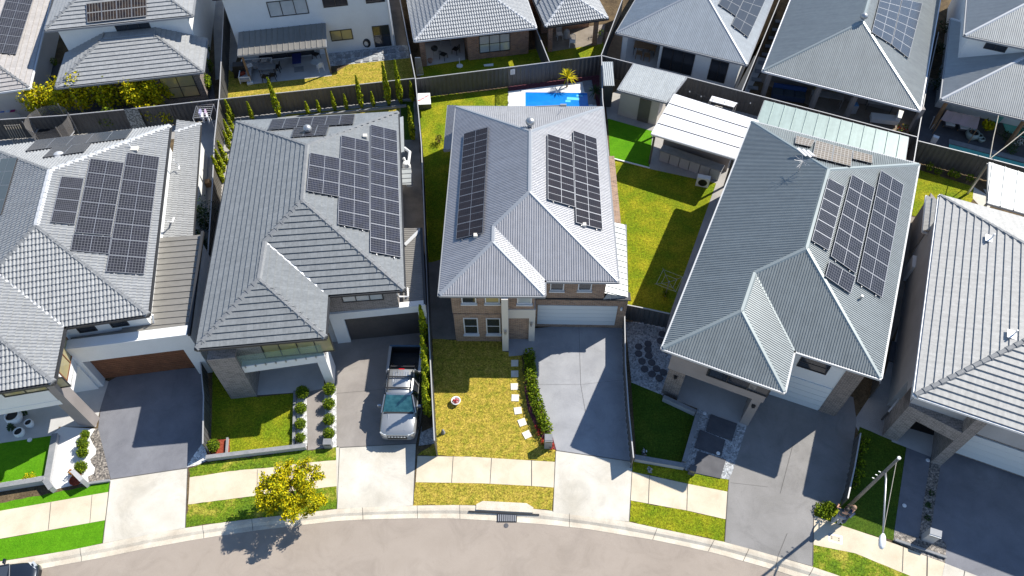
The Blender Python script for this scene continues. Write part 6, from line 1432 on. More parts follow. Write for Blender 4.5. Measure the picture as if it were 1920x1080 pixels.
person(P(1581, 976), R(35), 'person with light brown hair and navy top, nearest the timber pole', 'cloth_navy', 'cloth_navy', 'hair_fair', .05, rh=((.32, .10, 1.14), (.36, .26, .95)))
def letterbox(px, w_, d_, hh, ang, mt, label, slot='black', bar=None):
    c = P(*px); h = thing('letterbox', c, label, 'letterbox', rz=ang); m = MB(); b = [V((-w_/2, -d_/2, 0)), V((w_/2, -d_/2, 0)), V((w_/2, d_/2, 0)), V((-w_/2, d_/2, 0))]; t = [V((x.x, x.y, hh)) for x in b]; t[2].z = t[3].z = hh+.06
    m.hexa(b, t); m.build('body', mt, h, False, True); m = MB(); m.box((0, -d_/2-.006, hh*.80), (w_*.6, .014, .05)); m.build('slot', slot, h, False, True)
    if bar: m = MB(); m.box((0, -d_/2-.02, hh*.93), (w_*1.0, .05, .06)); m.build('flap', bar, h, False, True)
    return h
letterbox((1027.5, 836), .40, .34, 1.0, 0, 'slab_grey', 'dark grey letterbox at the end of the curved hedge', bar='steel')
letterbox((1738, 1011), .52, .30, .95, R(-20), 'wall_grey', 'pale grey letterbox with white flap in the gravel at right', bar='white')
letterbox((617, 836), .42, .3, .5, R(0), 'slab_grey', 'low grey block letterbox below the ball shrubs')
letterbox((1296, 886), .32, .3, .55, R(-18), 'slab_dark', 'small black letterbox beside the dark slabs', slot='glass_warm')
c = P(158, 903); h = thing('letterbox', c, 'pale concrete letterbox wall beside the orange potted plant', 'letterbox', rz=R(-38)); m = MB(); m.box((0, 0, .42), (.85, .2, .84)); m.build('body', 'wall_grey', h, False, True); m = MB(); m.box((.1, -.105, .6), (.28, .02, .05)); m.build('slot', 'black', h, False, True)

def ground_bits():
    # square stepping stones beside the hedge
    root = None; labs = ['top square paver, in shade beside the hedge', 'second square paver from the house', 'third square paver from the house', 'fourth square paver from the house', 'fifth square paver from the house', 'second last square paver towards the letterbox', 'last square paver, nearest the letterbox']
    for i, (x, y) in enumerate([(965, 681), (965, 701), (964.5, 725), (966, 746), (971, 770), (979, 792), (988, 815)]):
        if root is None:
            root = thing('stepping_stone', (0, 0, 0), 'x', 'stepping stone', 'square stepping stones by the hedge'); m = MB(); m.prism([(-.2, -.21), (.2, -.21), (.21, .2), (-.2, .2)], -.01, .03); m.build('slab', 'slab_white', root, local=True); o = root
        else: o = copy_tree(root)
        o.location = P(x, y); o.rotation_euler = (0, 0, [0, .02, .03, -.05, .15, .35, .45][i]); o['label'] = labs[i]
    root = None; G = 'round dark stepping stones in the blue grey pebbles'
    pts = [(567, 745), (553, 797), (600, 870), (390, 840), (460, 818), (390, 893), (460, 862), (467, 908), (415, 950), (488, 960), (435, 1008), (523, 1005), (575, 1032), (490, 1045), (545, 1075)]
    for i, (x, y) in enumerate(pts):
        if root is None:
            root = thing('stepping_stone', (0, 0, 0), 'round dark stepping stone set in the pebbles under the corrugated roof corner', 'stepping stone', G); m = MB(); m.lathe(V((0, 0, 0)), [(.215, -.01), (.215, .02), (.2, .032), (.001, .034)], 18); m.build('slab', 'slab_dark', root, local=True); o = root
        else: o = copy_tree(root)
        o.location = P(1100+x/4, 440+y/4)
    # square grey pavers behind
    root = None
    for i, (x, y) in enumerate([(943, 425), (1010, 422), (1080, 412), (1147, 405), (1213, 398), (1285, 390), (1347, 382), (1413, 372), (945, 472), (1015, 462), (1085, 457), (1150, 450), (1218, 442), (1290, 435), (1353, 425), (1425, 415)]):
        if root is None:
            root = thing('paver', (0, 0, 0), 'square grey paver of the double row in pale gravel beside the white rendered house', 'paver', 'square pavers in two rows behind'); m = MB(); m.box((0, 0, .0), (.42, .45, .06)); m.build('slab', 'slab_grey', root, local=True); o = root
        else: o = copy_tree(root)
        o.location = P(400+x/4, y/4)+V((0, 0, .02)); o.rotation_euler = (0, 0, .09)
    for i, (q, lab) in enumerate([([(1332, 777.7), (1382, 795), (1372, 827.5), (1323, 808)], 'charcoal entry slab nearest the porch'), ([(1312, 806), (1359.6, 825.4), (1352, 856), (1302.5, 839.7)], 'middle charcoal entry slab'), ([(1308, 846), (1361, 862), (1350.6, 897.5), (1297.6, 885.7)], 'charcoal entry slab nearest the footpath')]):
        pts = [P(*p) for p in q]; c = sum(pts, V((0, 0, 0)))/4; h = thing('entry_slab', c, lab, 'paving slab', 'large charcoal entry slabs'); m = MB(); m.prism([(p.x, p.y) for p in pts], -.01, .035+.012*(2-i)); m.build('slab', 'slab_dark', h)
    # low garden walls
    def gw(a, b, hh, w_, mt, lab, name='garden_wall'):
        A, B = P(*a), P(*b); e = U2(B-A); n = V((-e.y, e.x, 0)); h = thing(name, A, lab, 'garden wall'); m = MB(); m.box((A+B)/2+V((0, 0, hh/2)), ((B-A).length, w_, hh), ax=(e, n, V((0, 0, 1)))); m.build('wall', mt, h)
        m = MB(); m.box((A+B)/2+V((0, 0, hh+.015)), ((B-A).length+.02, w_+.04, .03), ax=(e, n, V((0, 0, 1)))); m.build('coping', 'slab_grey' if mt != 'wall_white' else 'wall_white', h); return h
    gw((390, 862), (575, 840), .32, .18, 'wall_grey', 'low grey wall along the front of the small left lawn')
    gw((554, 736), (552, 838), .18, .10, 'wall_grey', 'grey garden edge between the lawn and left ball shrubs')
    gw((428, 823), (426, 852), .14, .07, 'wall_grey', 'short edge beside the red bark corner')
    gw((1189, 862), (1281, 878), .34, .22, 'wall_grey', 'low grey wall along the front of the dark right lawn')
    gw((1306, 783), (1281, 870), .34, .20, 'wall_grey', 'low grey wall between the dark lawn and pebbles')
    gw((1242, 750), (1302, 778), .40, .16, 'wall_grey', 'front edge of the planter under the porch')
    gw((-60, 928), (90, 904), .45, .22, 'wall_grey', 'low grey wall below the green shrubs at far left')
    gw((92, 905), (104, 922), .45, .22, 'wall_grey', 'short corner return of the far left low wall'); gw((108, 818), (93, 905), .30, .26, 'wall_grey', 'grey wall between the bright turf and the white terrace')
    gw((167, 908), (208, 902), .12, .08, 'wall_grey', 'thin edging at the front of the dark pebble bed')
    gw((1145, 297), (1218, 316), .05, .06, 'wall_white', 'white edging between the turf and the natural lawn')
    gw((455, 232), (762, 200), .14, .12, 'wall_grey', 'pale edging along the cypress bed')
    gw((1677, 1013), (1773, 1046), .10, .07, 'wall_grey', 'grey edging in front of the right gravel bed')
    # pit cover, drain, kerb inlet
    q = [(1553.4, 999.6), (1579.3, 1005.3), (1578.8, 1021.2), (1552.5, 1014)]; pts = [P(*p) for p in q]; c = sum(pts, V((0, 0, 0)))/4; h = thing('pit_cover', c, 'rectangular concrete pit cover in the footpath by the lamp', 'pit cover')
    m = MB(); m.prism([(p.x, p.y) for p in pts], -.01, .006); m.build('frame', 'steel', h); m = MB(); m.prism([(p.x, p.y) for p in inset(pts, .06)], -.01, .012); m.build('lid', 'path', h)
    for k, p in enumerate(inset(pts, .16)): m = MB(); m.lathe(p+V((0, 0, .012)), [(.03, 0), (.03, .004), (.001, .004)], 8); m.build('lifting_hole', 'black', h)
    a, b = P(933, 969.5, -.08), P(968, 969.8, -.08); e = U2(b-a); n = V((-e.y, e.x, 0)); h = thing('drain_grate', (a+b)/2, 'steel drain grate in the gutter', 'drain grate')
    m = MB()
    L = (b-a).length; m.box((a+b)/2+V((0, 0, .004)), (L+.06, .50, .02), ax=(e, n, V((0, 0, 1)))); m.build('pan', 'black', h)
    for i in range(9): m = MB(); m.box(a+e*(L*(i+.5)/9)+V((0, 0, .03)), (.05, .44, .03), ax=(e, n, V((0, 0, 1)))); m.build('bar', 'steel', h)
    a, b = P(893, 950, .02), P(1000, 955.5, .02); e = U2(b-a); n = V((-e.y, e.x, 0)); L = (b-a).length; h = thing('kerb_inlet', (a+b)/2, 'raised concrete kerb inlet behind the drain grate', 'kerb inlet')
    m = MB(); m.prism([(p.x, p.y) for p in [a-n*.16, b-n*.16, b+n*.10, b-e*.35+n*.30, a+e*.3+n*.30, a+n*.12]], -.02, .05); m.build('lintel', 'kerbc', h)
    m = MB(); a2, b2 = P(868, 957.5), P(1022, 965); e2 = U2(b2-a2); n2 = V((-e2.y, e2.x, 0)); m.box((a2+b2)/2+V((0, 0, -.01))-n2*.02, ((b2-a2).length*.86, .08, .035), ax=(e2, n2, V((0, 0, 1)))); m.build('opening', 'black', h)
    c = P(949, 985.5, -.098); h = thing('valve_cover', c, 'small round iron cover in the road', 'valve cover'); m = MB(); m.lathe(c, [(.12, 0), (.12, .012), (.09, .016), (.001, .016)], 16); m.build('lid', 'slab_dark', h)
    for i, (x, y, lab) in enumerate([(1739.5, 863, 'white disc light at the foot of the brick portal'), (1695.5, 948, 'white disc light on the blue grey entry path'), (1346.5, 850, 'white disc light on the middle charcoal slab'), (1321, 775, 'white disc light at the porch corner beside the planter')]):
        c = P(x, y, .06 if i == 2 else 0); h = thing('ground_light', c, lab, 'ground light', 'white disc ground lights'); m = MB(); m.lathe(c, [(.10, 0), (.10, .03), (.07, .045), (.001, .045)], 14); m.build('disc', 'white', h)
    c = P(855, 755); h = thing('flower_pot', c, 'round white rimmed pot of red flowers on the dry lawn', 'flower pot'); m = MB(); m.lathe(c, [(.16, 0), (.25, .22), (.27, .25), (.22, .25), (.2, .2), (.001, .2)], 18); m.build('pot', 'white', h, True)
    rnd = random.Random(2); m = MB(); blob(m, (c.x, c.y-.03, .27), (.18, .16, .07), 120, .09, rnd, .3); m.build('flowers', [mat('crimson_petal', (.60, .01, .03), .6), mat('pink_petal', (.62, .30, .30), .6), MT['bark']], h)
    c = P(831, 812); h = thing('garden_ornament', c, 'small mottled stone ornament on the dry lawn near the fence', 'ornament'); m = MB(); m.lathe(c, [(.10, 0), (.12, .05), (.07, .12), (.09, .2), (.05, .27), (.07, .33), (.001, .38)], 12); m.build('figure', 'slab_grey', h, True)
    for x, y, s, lab in ((1207.6, 850, .2, 'crumpled silver bag lying on the dark lawn'), (1218, 883, .16, 'crumpled silver bag lying on the verge')):
        c = P(x, y); h = thing('crumpled_bag', c, lab, 'bag', 'crumpled silver bags'); rnd = random.Random(int(x)); m = MB(); blob(m, (c.x, c.y, .07), (s*.7, s*1.2, .07), 40, .14, rnd, .6); m.build('foil', 'steel', h)
    for (x, y), r, hh, lab in (((33, 788), .42, .62, 'large white pot on the shaded porch'), ((59.5, 798), .22, .42, 'small white pot with a dark opening on the porch'), ((41, 815), .27, .42, 'round white pot in front of the spiky dark plant')):
        c = P(x, y); h = thing('plant_pot', c, lab, 'pot', 'white pots on the left porch'); m = MB(); m.lathe(c, [(r*.6, 0), (r, hh*.5), (r*.9, hh), (r*.75, hh), (r*.8, hh*.8)], 18); m.build('pot', 'white', h, True); m = MB(); m.lathe(c+V((0, 0, hh*.8)), [(r*.8, 0), (.001, .02)], 14); m.build('soil', 'black', h)
    c = P(143, 901); h = thing('plant_pot', c, 'round terracotta planter cut into the white terrace', 'pot'); m = MB(); m.lathe(c, [(.28, 0), (.30, .12), (.26, .12), (.24, .08), (.001, .08)], 18); m.build('pot', 'bark', h, True)
    c = P(56, 825); h = thing('ground_light', c, 'white disc light on the bright turf at left', 'ground light', 'white disc ground lights'); m = MB(); m.lathe(c, [(.12, 0), (.12, .04), (.001, .05)], 14); m.build('disc', 'white', h)
ground_bits()

# ================================================================== yard furniture and pool
def chair(px, ang, mt, label, sc=1.0, group=None, z=0.):
    h = thing('outdoor_chair', P(*px)+V((0, 0, z)), label, 'chair', group, ang); h.scale = (sc, sc, sc)
    m = MB(); m.box((0, 0, .43), (.46, .44, .04)); m.build('seat', mt, h, False, True)
    m = MB(); m.tube([V((-.22, -.22, .45)), V((-.2, -.30, .82)), V((0, -.32, .90)), V((.2, -.30, .82)), V((.22, -.22, .45))], .02, 6)
    for x in (-.1, 0, .1): m.bar((x, -.23, .45), (x, -.31, .86), .04, .02)
    m.build('backrest', mt, h, False, True)
    for x in (-.2, .2):
        for y in (-.2, .2): m = MB(); m.bar((x, y, .42), (x*1.15, y*1.2, 0), .04); m.build('leg', mt, h, False, True)
    return h
def table(px, w_, d_, hh, ang, mt, lm, label, name='outdoor_table', cat='table'):
    h = thing(name, P(*px), label, cat, rz=ang); m = MB(); m.box((0, 0, hh), (w_, d_, .04)); m.build('tabletop', mt, h, False, True)
    for x in (-1, 1):
        for y in (-1, 1): m = MB(); m.box((x*(w_/2-.06), y*(d_/2-.06), hh/2), (.05, .05, hh)); m.build('leg', lm, h, False, True)
    return h
def aircon(px, w_, d_, hh, ang, label, fans=1, z=0.):
    h = thing('air_conditioner', P(*px)+V((0, 0, z)), label, 'air conditioner', rz=ang); m = MB(); m.box((0, 0, hh/2), (w_, d_, hh)); m.build('casing', 'white', h, False, True)
    for i in range(fans):
        c = V((0, -d_/2-.004, hh*(.5 if fans == 1 else .28+.45*i))) if fans == 1 else V((0, -d_/2-.004, hh*(.27+.46*i))); m = MB()
        for k in range(16):
            a0, a1 = k*math.pi/8, (k+1)*math.pi/8; r = min(w_, hh/fans)*.40; m.tri(c, c+V((math.cos(a0)*r, 0, math.sin(a0)*r)), c+V((math.cos(a1)*r, 0, math.sin(a1)*r)))
        m.build('fan_grille', 'black', h, False, True)
    m = MB(); m.box((0, 0, hh+.012), (w_+.02, d_+.02, .02)); m.build('lid', 'white', h, False, True); return h
def slab_thing(name, cat, label, q, z0, z1, mt, part='slab'):
    pts = [P(*p) for p in q]; c = sum(pts, V((0, 0, 0)))/len(pts); h = thing(name, c, label, cat); m = MB(); m.prism([(p.x, p.y) for p in pts], z0, z1); m.build(part, mt, h); return h
def yards():
    # swimming pool of the middle lot: coping, shell, water
    q = [P(985, 173.7), P(1101, 175), P(1104, 200), P(985, 199)]; q[2] = q[1]+(q[2]-q[1])*2.2; q[3] = q[0]+(q[3]-q[0])*2.2
    c = sum(q, V((0, 0, 0)))/4; h = thing('swimming_pool', c, 'blue plunge pool in white paving behind the brown brick house', 'swimming pool')
    m = MB(); b = inset(q, .0); n = len(q); cp = inset(q, -.30)
    for i in range(4): j = (i+1) % 4; m.hexa([V((*b[i].xy, -.0)), V((*b[j].xy, -.0)), V((*cp[j].xy, -.0)), V((*cp[i].xy, -.0))], [V((*b[i].xy, .05)), V((*b[j].xy, .05)), V((*cp[j].xy, .05)), V((*cp[i].xy, .05))])
    m.build('coping', 'white_floor', h); m = MB(); m.poly([V((*p.xy, .03)) for p in q]); m.build('water', 'water', h)
    for x, y, a, d in ((1086.5, 179.5, .35, .2), (1075, 185, .75, .3), (1065, 189.5, .3, .22)): m = MB(); m.box(P(x, y, .036), (a*1.3, d, .006), ang=-.1); m.build('pool_step', mat('pool_step', (.15, .60, .90), .2), h)
    slab_thing('pool_deck_strip', 'paving', 'blue grey paving strip at the right end of the blue pool', [(1092, 153), (1109, 151), (1118, 196), (1103, 197), (1101, 175), (1096, 174)], -.01, .056, 'slab_grey')
    # fine glass pool fence posts along the deck
    a, b = P(953, 163), P(953, 212)
    h = thing('pool_fence', a, 'thin glass fence at the left end of the white pool deck', 'fence'); m = MB(); m.quad(a+V((0, 0, .05)), b+V((0, 0, .05)), b+V((0, 0, 1.2)), a+V((0, 0, 1.2))); m.build('glass_panel', 'bglass', h)
    for t in (0, .33, .66, 1): p = a.lerp(b, t); m = MB(); m.box(p+V((0, 0, .12)), (.06, .06, .24)); m.build('spigot', 'black', h)
    # sign on the fence
    c = P(961, 134, 1.15); A, B = P(953, 126, 1.8), P(1128.5, 104, 1.8); e = U2(B-A); n = V((e.y, -e.x, 0)); s, zz = on_wall(A, B, 961, 134); o = A+e*s+n*.05; o.z = zz
    h = thing('pool_sign', o, 'white rectangular pool notice on the charcoal fence', 'sign'); m = MB(); m.box(o, (.34, .02, .46), ax=(e, n, V((0, 0, 1)))); m.build('board', 'white', h)
    for k in range(5): m = MB(); m.box(o+n*.013+V((0, 0, .12-.07*k)), (.24, .004, .02), ax=(e, n, V((0, 0, 1)))); m.build('text_line', 'slab_grey', h)
    # clothes hoist on the shaded lawn
    c = P(1247, 556); h = thing('clothes_hoist', c, 'grey rotary clothes hoist on the shaded side lawn', 'clothes hoist'); m = MB(); m.tube([c, c+V((0, 0, 1.5))], .035, 8); m.build('post', 'steel', h)
    for k in range(4): a = .3+k*math.pi/2; m = MB(); m.tube([c+V((0, 0, 1.4)), c+V((math.cos(a)*.95, math.sin(a)*.95, 1.62))], .012, 6); m.build('arm', 'gut_grey', h)
    m = MB()
    for r in (.5, .85):
        for k in range(4): a, b_ = .3+k*math.pi/2, .3+(k+1)*math.pi/2; m.tube([c+V((math.cos(a)*r, math.sin(a)*r, 1.4+.22*r)), c+V((math.cos(b_)*r, math.sin(b_)*r, 1.4+.22*r))], .006, 4, caps=False)
    m.build('line', 'white', h)
    bush(P(1244, 552), .3, .5, 'bright weed growing at the foot of the clothes hoist', L_GRN, 160, .1, lobes=2, cat='plant', name='weed')
    # air conditioners
    aircon((1316, 347), .85, .36, .75, R(-17), 'white single fan air conditioner in front of the outdoor cabinets')
    aircon((1700, 517), .95, .40, 1.35, R(70), 'tall white air conditioner with two fans in the right passage', 2)
    # passage at right: panel, pipes
    slab_thing('leaning_board', 'board', 'dark sheet lying in the right passage between the houses', [(1672, 640), (1702, 648), (1676, 680), (1664, 676)], .0, .05, 'slab_dark')
    a, b = P(1666, 772, .9), P(1719, 706, .9); h = thing('retaining_edge', a, 'long pale rail along the top of the passage wall at right', 'rail'); m = MB(); m.bar(a, b, .08, .06); m.build('rail', 'white', h)
    for t in (0, .5, 1): p = a.lerp(b, t); m = MB(); m.box((p.x, p.y, .45), (.07, .07, .9)); m.build('post', 'fence', h)
    a, b = P(1703, 530, .15), P(1754, 457, 1.9); h = thing('pole', a, 'pale timber pole leaning in the right passage', 'pole'); m = MB(); m.tube([a, b], .05, 8); m.build('shaft', 'timber_pale', h)
    # patio of the white rendered house
    sofa = thing('outdoor_sofa', P(478, 140), 'white framed corner lounge with grey cushions under the ribbed patio cover', 'sofa', rz=R(6))
    m = MB()
    for p, q in (((-.95, -1.1, .62), (-.95, 1.15, .62)), ((-.95, 1.15, .62), (1.35, 1.15, .62)), ((-.95, -1.1, .06), (-.95, -1.1, .62)), ((1.35, 1.15, .62), (1.35, .45, .62)), ((-.15, -1.1, .62), (-.15, -1.1, .06)), ((-.95, -1.1, .62), (-.15, -1.1, .62))): m.bar(p, q, .06)
    m.build('frame', 'white', sofa, False, True)
    m = MB(); m.box((-.55, 0, .32), (.75, 2.2, .22)); m.build('seat', 'wall_grey', sofa, False, True); m = MB(); m.box((.60, .80, .32), (1.45, .65, .22)); m.build('seat', 'wall_grey', sofa, False, True)
    for x, y, mt in ((-.3, .45, 'white'), (.05, 1.0, 'wall_grey'), (.75, 1.02, 'mulch'), (-.75, -.5, 'bark')): m = MB(); m.box((x, y, .55), (.42, .30, .12), ang=.5 if x < 0 else 0); m.build('cushion', mt if mt != 'mulch' else 'wall_beige', sofa, False, True)
    table((505, 139), 1.3, .75, .72, R(6), 'slab_grey', 'fence', 'grey dining table with chairs under the ribbed patio cover')
    G = 'dark patio chairs under the ribbed cover'
    chair((500, 152), R(0), 'black', 'dark chair on the near side of the grey dining table, left one', group=G); chair((513, 149), R(8), 'black', 'dark chair on the near side of the grey dining table, right one', group=G); chair((521, 133), R(90), 'black', 'dark chair at the right end of the grey dining table', group=G)
    h = slab_thing('sun_bed', 'sun bed', 'navy folding sun bed on the patio', [(550, 126), (566, 124), (566, 106), (549, 108)], .28, .34, mat('navy_fabric', (.02, .03, .16), .8)); 
    for x, y in ((551, 127), (565, 125), (565, 109), (550, 110)): p = P(x, y); m = MB(); m.box((p.x, p.y, .14), (.03, .03, .28)); m.build('leg', 'steel', h)
    slab_thing('floor_mat', 'mat', 'pale grey mat in front of the navy sun bed', [(552, 136), (570, 134), (569, 124), (551, 126)], -.0, .02, 'slab_grey')
    h = thing('patio_table', P(594, 126), 'small round glass table on the patio', 'table'); m = MB(); m.lathe(P(594, 126)+V((0, 0, .5)), [(.001, 0), (.38, 0), (.38, .03), (.001, .03)], 18); m.build('tabletop', 'glass_pale', h); m = MB(); m.tube([P(594, 126), P(594, 126)+V((0, 0, .5))], .03, 6); m.build('leg', 'steel', h)
    chair((602, 132), R(30), 'white', 'white round chair beside the small glass table'); chair((594, 110), R(150), 'black', 'black padded chair behind the small glass table')
    slab_thing('step', 'step', 'small pale block at the corner of the patio slab', [(464, 160), (475, 158), (475, 154), (464, 155)], .0, .15, 'white')
    c = P(453, 141); h = thing('barbecue', c, 'black covered barbecue in the corner beside the patio post', 'barbecue', rz=.1); m = MB(); m.hexa([V((-.5, -.35, 0)), V((.5, -.35, 0)), V((.5, .35, 0)), V((-.5, .35, 0))], [V((-.4, -.25, 1.0)), V((.4, -.25, 1.0)), V((.4, .25, 1.05)), V((-.4, .25, 1.05))]); m.build('cover', 'black', h, False, True)
    c = P(689, 92); h = thing('hose_reel', c, 'black hose reel on the white rendered wall', 'hose reel'); m = MB()
    for k in range(5): 
        r = .20+.03*k; m.tube([c+V((math.cos(a*.5236)*r, .03*k-.1, .55+math.sin(a*.5236)*r*1.3)) for a in range(13)], .022, 6, caps=False)
    m.build('hose', 'black', h)
    # brick alfresco
    c = P(816, 106); h = thing('kettle_barbecue', c, 'black kettle barbecue on the shaded brick alfresco floor', 'barbecue'); m = MB(); m.lathe(c+V((0, 0, .75)), [(.001, -.2), (.2, -.14), (.28, 0), (.26, .1), (.14, .2), (.001, .23)], 14); m.build('bowl', 'black', h, True)
    for k in range(3): a = k*2.09; m = MB(); m.tube([c+V((math.cos(a)*.12, math.sin(a)*.12, .6)), c+V((math.cos(a)*.28, math.sin(a)*.28, 0))], .015, 5); m.build('leg', 'steel', h)
    chair((832, 110), R(-30), 'black', 'folding black chair right of the kettle barbecue'); chair((855, 100), R(60), 'black', 'black chair against the alfresco brick wall')
    table((836, 84), .9, .5, .7, R(8), 'wall_grey', 'steel', 'pale folding table at the back of the brick alfresco')
    c = P(807, 117); h = thing('plant_pot', c, 'terracotta pot beside the brick alfresco pillar', 'pot'); m = MB(); m.lathe(c, [(.14, 0), (.22, .28), (.18, .28), (.001, .22)], 14); m.build('pot', 'brick_red', h, True)
    c = P(788, 140); h = thing('trellis_panel', c, 'pale slatted panel leaning on the side fence', 'panel'); a, b = P(778, 108, 1.3), P(788, 108, 1.3); a2, b2 = P(782, 141), P(794, 140)
    for k in range(6): m = MB(); t = k/5; m.bar(a.lerp(b, t), a2.lerp(b2, t), .05, .03); m.build('slat', 'timber_pale', h)
    for p, q in ((a, b), (a2, b2)): m = MB(); m.bar(p, q, .06, .04); m.build('frame_rail', 'white', h)
    slab_thing('garden_tray', 'tray', 'small pale tray lying on the shaded rear lawn', [(907, 122), (925, 120), (925, 124), (908, 125)], 0, .06, 'white')
    c = P(862, 124); h = thing('umbrella_base', c, 'white post on a flat base at the alfresco edge', 'umbrella base'); m = MB(); m.lathe(c, [(.25, 0), (.25, .06), (.001, .08)], 14); m.build('base', 'white', h); m = MB(); m.tube([c, c+V((0, 0, .75))], .025, 6); m.build('pole', 'white', h)
    G = 'white plastic chairs on the rear patio'
    chair((1049, 72), R(190), 'white', 'white plastic chair at the back of the small brick patio', group=G); chair((1073, 86), R(175), 'white', 'white plastic chair nearest the edge of the small brick patio', group=G)
    c = P(1062, 70); h = thing('covered_bin', c, 'grey covered stool between the white plastic chairs', 'stool'); m = MB(); m.lathe(c, [(.28, 0), (.26, .5), (.18, .7), (.001, .74)], 12); m.build('cover', 'wall_grey', h, True)
    bush(P(1122, 68), .5, .9, 'pink flowering shrub at the right edge of the small brick patio', L_GRN+[], 200, .1, lobes=3)
    # alfresco of the blue grey roofed house
    table((1207, 100), 1.7, .9, .74, R(-14), 'timber', 'fence', 'dark dining table in the shaded alfresco rear right of centre')
    for k, (x, y, a) in enumerate(((1197, 108, 0), (1212, 112, 0), (1222, 100, 90), (1201, 92, 180), (1219, 92, 180))): chair((x, y), R(a-14), 'timber', ['chair at the near left of the dark alfresco table', 'chair at the near right of the dark alfresco table', 'chair at the right end of the dark alfresco table', 'chair at the far left of the dark alfresco table', 'chair at the far right of the dark alfresco table'][k], group='chairs round the dark alfresco table')
    # yard of the olive grey roofed house
    c = P(1476, 184); h = thing('outdoor_sofa', c, 'long navy outdoor sofa in the shade under the olive grey roof', 'sofa', rz=R(-14)); m = MB(); m.box((0, 0, .25), (2.4, .8, .4)); m.build('seat', 'cloth_navy', h, False, True); m = MB(); m.box((0, .40, .55), (2.4, .2, .6)); m.build('backrest', mat('navy_blue_cloth', (.02, .06, .20), .8), h, False, True)
    for x in (-.8, 0, .8): m = MB(); m.box((x, -.02, .5), (.72, .7, .12)); m.build('cushion', 'cloth_black', h, False, True)
    table((1545, 196), 2.3, .7, .9, R(-14), 'slab_grey', 'wall_taupe', 'grey outdoor bench with pots in the shade behind the pale green pergola', 'kitchen_bench', 'bench')
    for x, y, l in ((1530, 182, 'left'), (1555, 188, 'right')): bush(P(x, y), .35, 1.3, l+' yellow flowering plant on the shaded rear bench', L_YEL, 160, .1, lobes=2, cat='plant')
    c = P(1597, 210); h = thing('water_cooler', c, 'small blue topped box beside the shaded rear pillar', 'box'); m = MB(); m.box((0, 0, .35), (.45, .45, .7)); m.build('body', 'wall_grey', h, False, True); m = MB(); m.box((0, 0, .72), (.4, .4, .06)); m.build('lid', mat('light_blue', (.12, .30, .60), .5), h, False, True)
    table((1645, 205), 1.8, .7, .7, R(-14), 'wall_grey', 'fence', 'grey covered table in the shaded yard under the olive grey roof')
    c = P(1655, 229); h = thing('outdoor_sofa', c, 'pale cushioned bench in the yard behind the pale green pergola', 'sofa', rz=R(-12)); m = MB(); m.box((0, 0, .3), (1.9, .7, .35)); m.build('seat', 'wall_white', h, False, True); m = MB(); m.box((.95, .2, .55), (.35, .9, .4), ang=-.3); m.build('cushion', 'wall_white', h, False, True)
    for x in (-.8, .8):
        for y in (-.28, .28): m = MB(); m.box((x, y, .07), (.06, .06, .14)); m.build('leg', 'timber', h, False, True)
    c = P(1690, 252); h = thing('potted_plants', c, 'cluster of mixed pots and flowers in the rear corner', 'plants'); rnd = random.Random(9); m = MB(); blob(m, (c.x, c.y, .4), (.75, .6, .35), 200, .14, rnd, .4); m.build('foliage', [L_RED[1], L_GRN[1], L_ORA[2]], h)
    bush(P(1578, 236), .4, .7, 'leafy plant against the back fence beside the shaded step', L_GRN, 160, .13, lobes=2, cat='plant')
    # stepping pavers in the passage between the corrugated houses
    root = None
    for k in range(9):
        x, y = 1412+k*6.3, 165-k*15.5
        if root is None: root = thing('paver', (0, 0, 0), 'rectangular concrete paver of the column in the passage between the corrugated roofs', 'paver', 'pavers in the rear passage'); m = MB(); m.box((0, 0, .02), (.75, .40, .06)); m.build('slab', 'slab_grey', root, local=True); o = root
        else: o = copy_tree(root)
        o.location = P(x, y); o.rotation_euler = (0, 0, R(-14))
    # top right yard
    G = 'sun loungers under pink covers'
    for k, (x, y) in enumerate(((1776, 236), (1803, 243))):
        h = thing('sun_lounger', P(x, y), ['left', 'right'][k]+' lounger with pale headrest below the pink shade canopy', 'sun lounger', G, R(-16)); m = MB(); m.box((0, .4, .3), (.7, 1.7, .16)); m.build('mattress', 'slab_dark', h, False, True); m = MB(); m.box((0, -.25, .45), (.6, .45, .1)); m.build('headrest', 'wall_white', h, False, True)
        for sx in (-.3, .3):
            for sy in (-.2, 1.1): m = MB(); m.box((sx, sy, .12), (.05, .05, .24)); m.build('leg', 'timber', h, False, True)
    pk = mat('pink_canvas', (.36, .27, .28), .9, 0, (.30, .24, .22), 1.2); a, b, c_, d = P(1764, 224, 1.3), P(1832, 242, 1.3), P(1838, 219, 1.9), P(1776, 206, 1.9); ce = (a+b+c_+d)/4
    h = thing('shade_canopy', (ce.x, ce.y, 0), 'faded pink canvas canopy over the loungers', 'canopy')
    for i in range(4):
        t0, t1 = i/4, (i+1)/4; m = MB(); p0, p1, q0, q1 = a.lerp(b, t0), a.lerp(b, t1), d.lerp(c_, t0), d.lerp(c_, t1); dn = V((0, 0, .06)); pm, qm = (p0+p1)/2-dn, (q0+q1)/2-dn; m.quad(p0, pm, qm, q0); m.quad(pm, p1, q1, qm); m.build('canvas', pk, h)
    for p in (a, b, c_, d): m = MB(); m.tube([V((*p.xy, 0)), p], .03, 6); m.build('pole', 'timber', h)
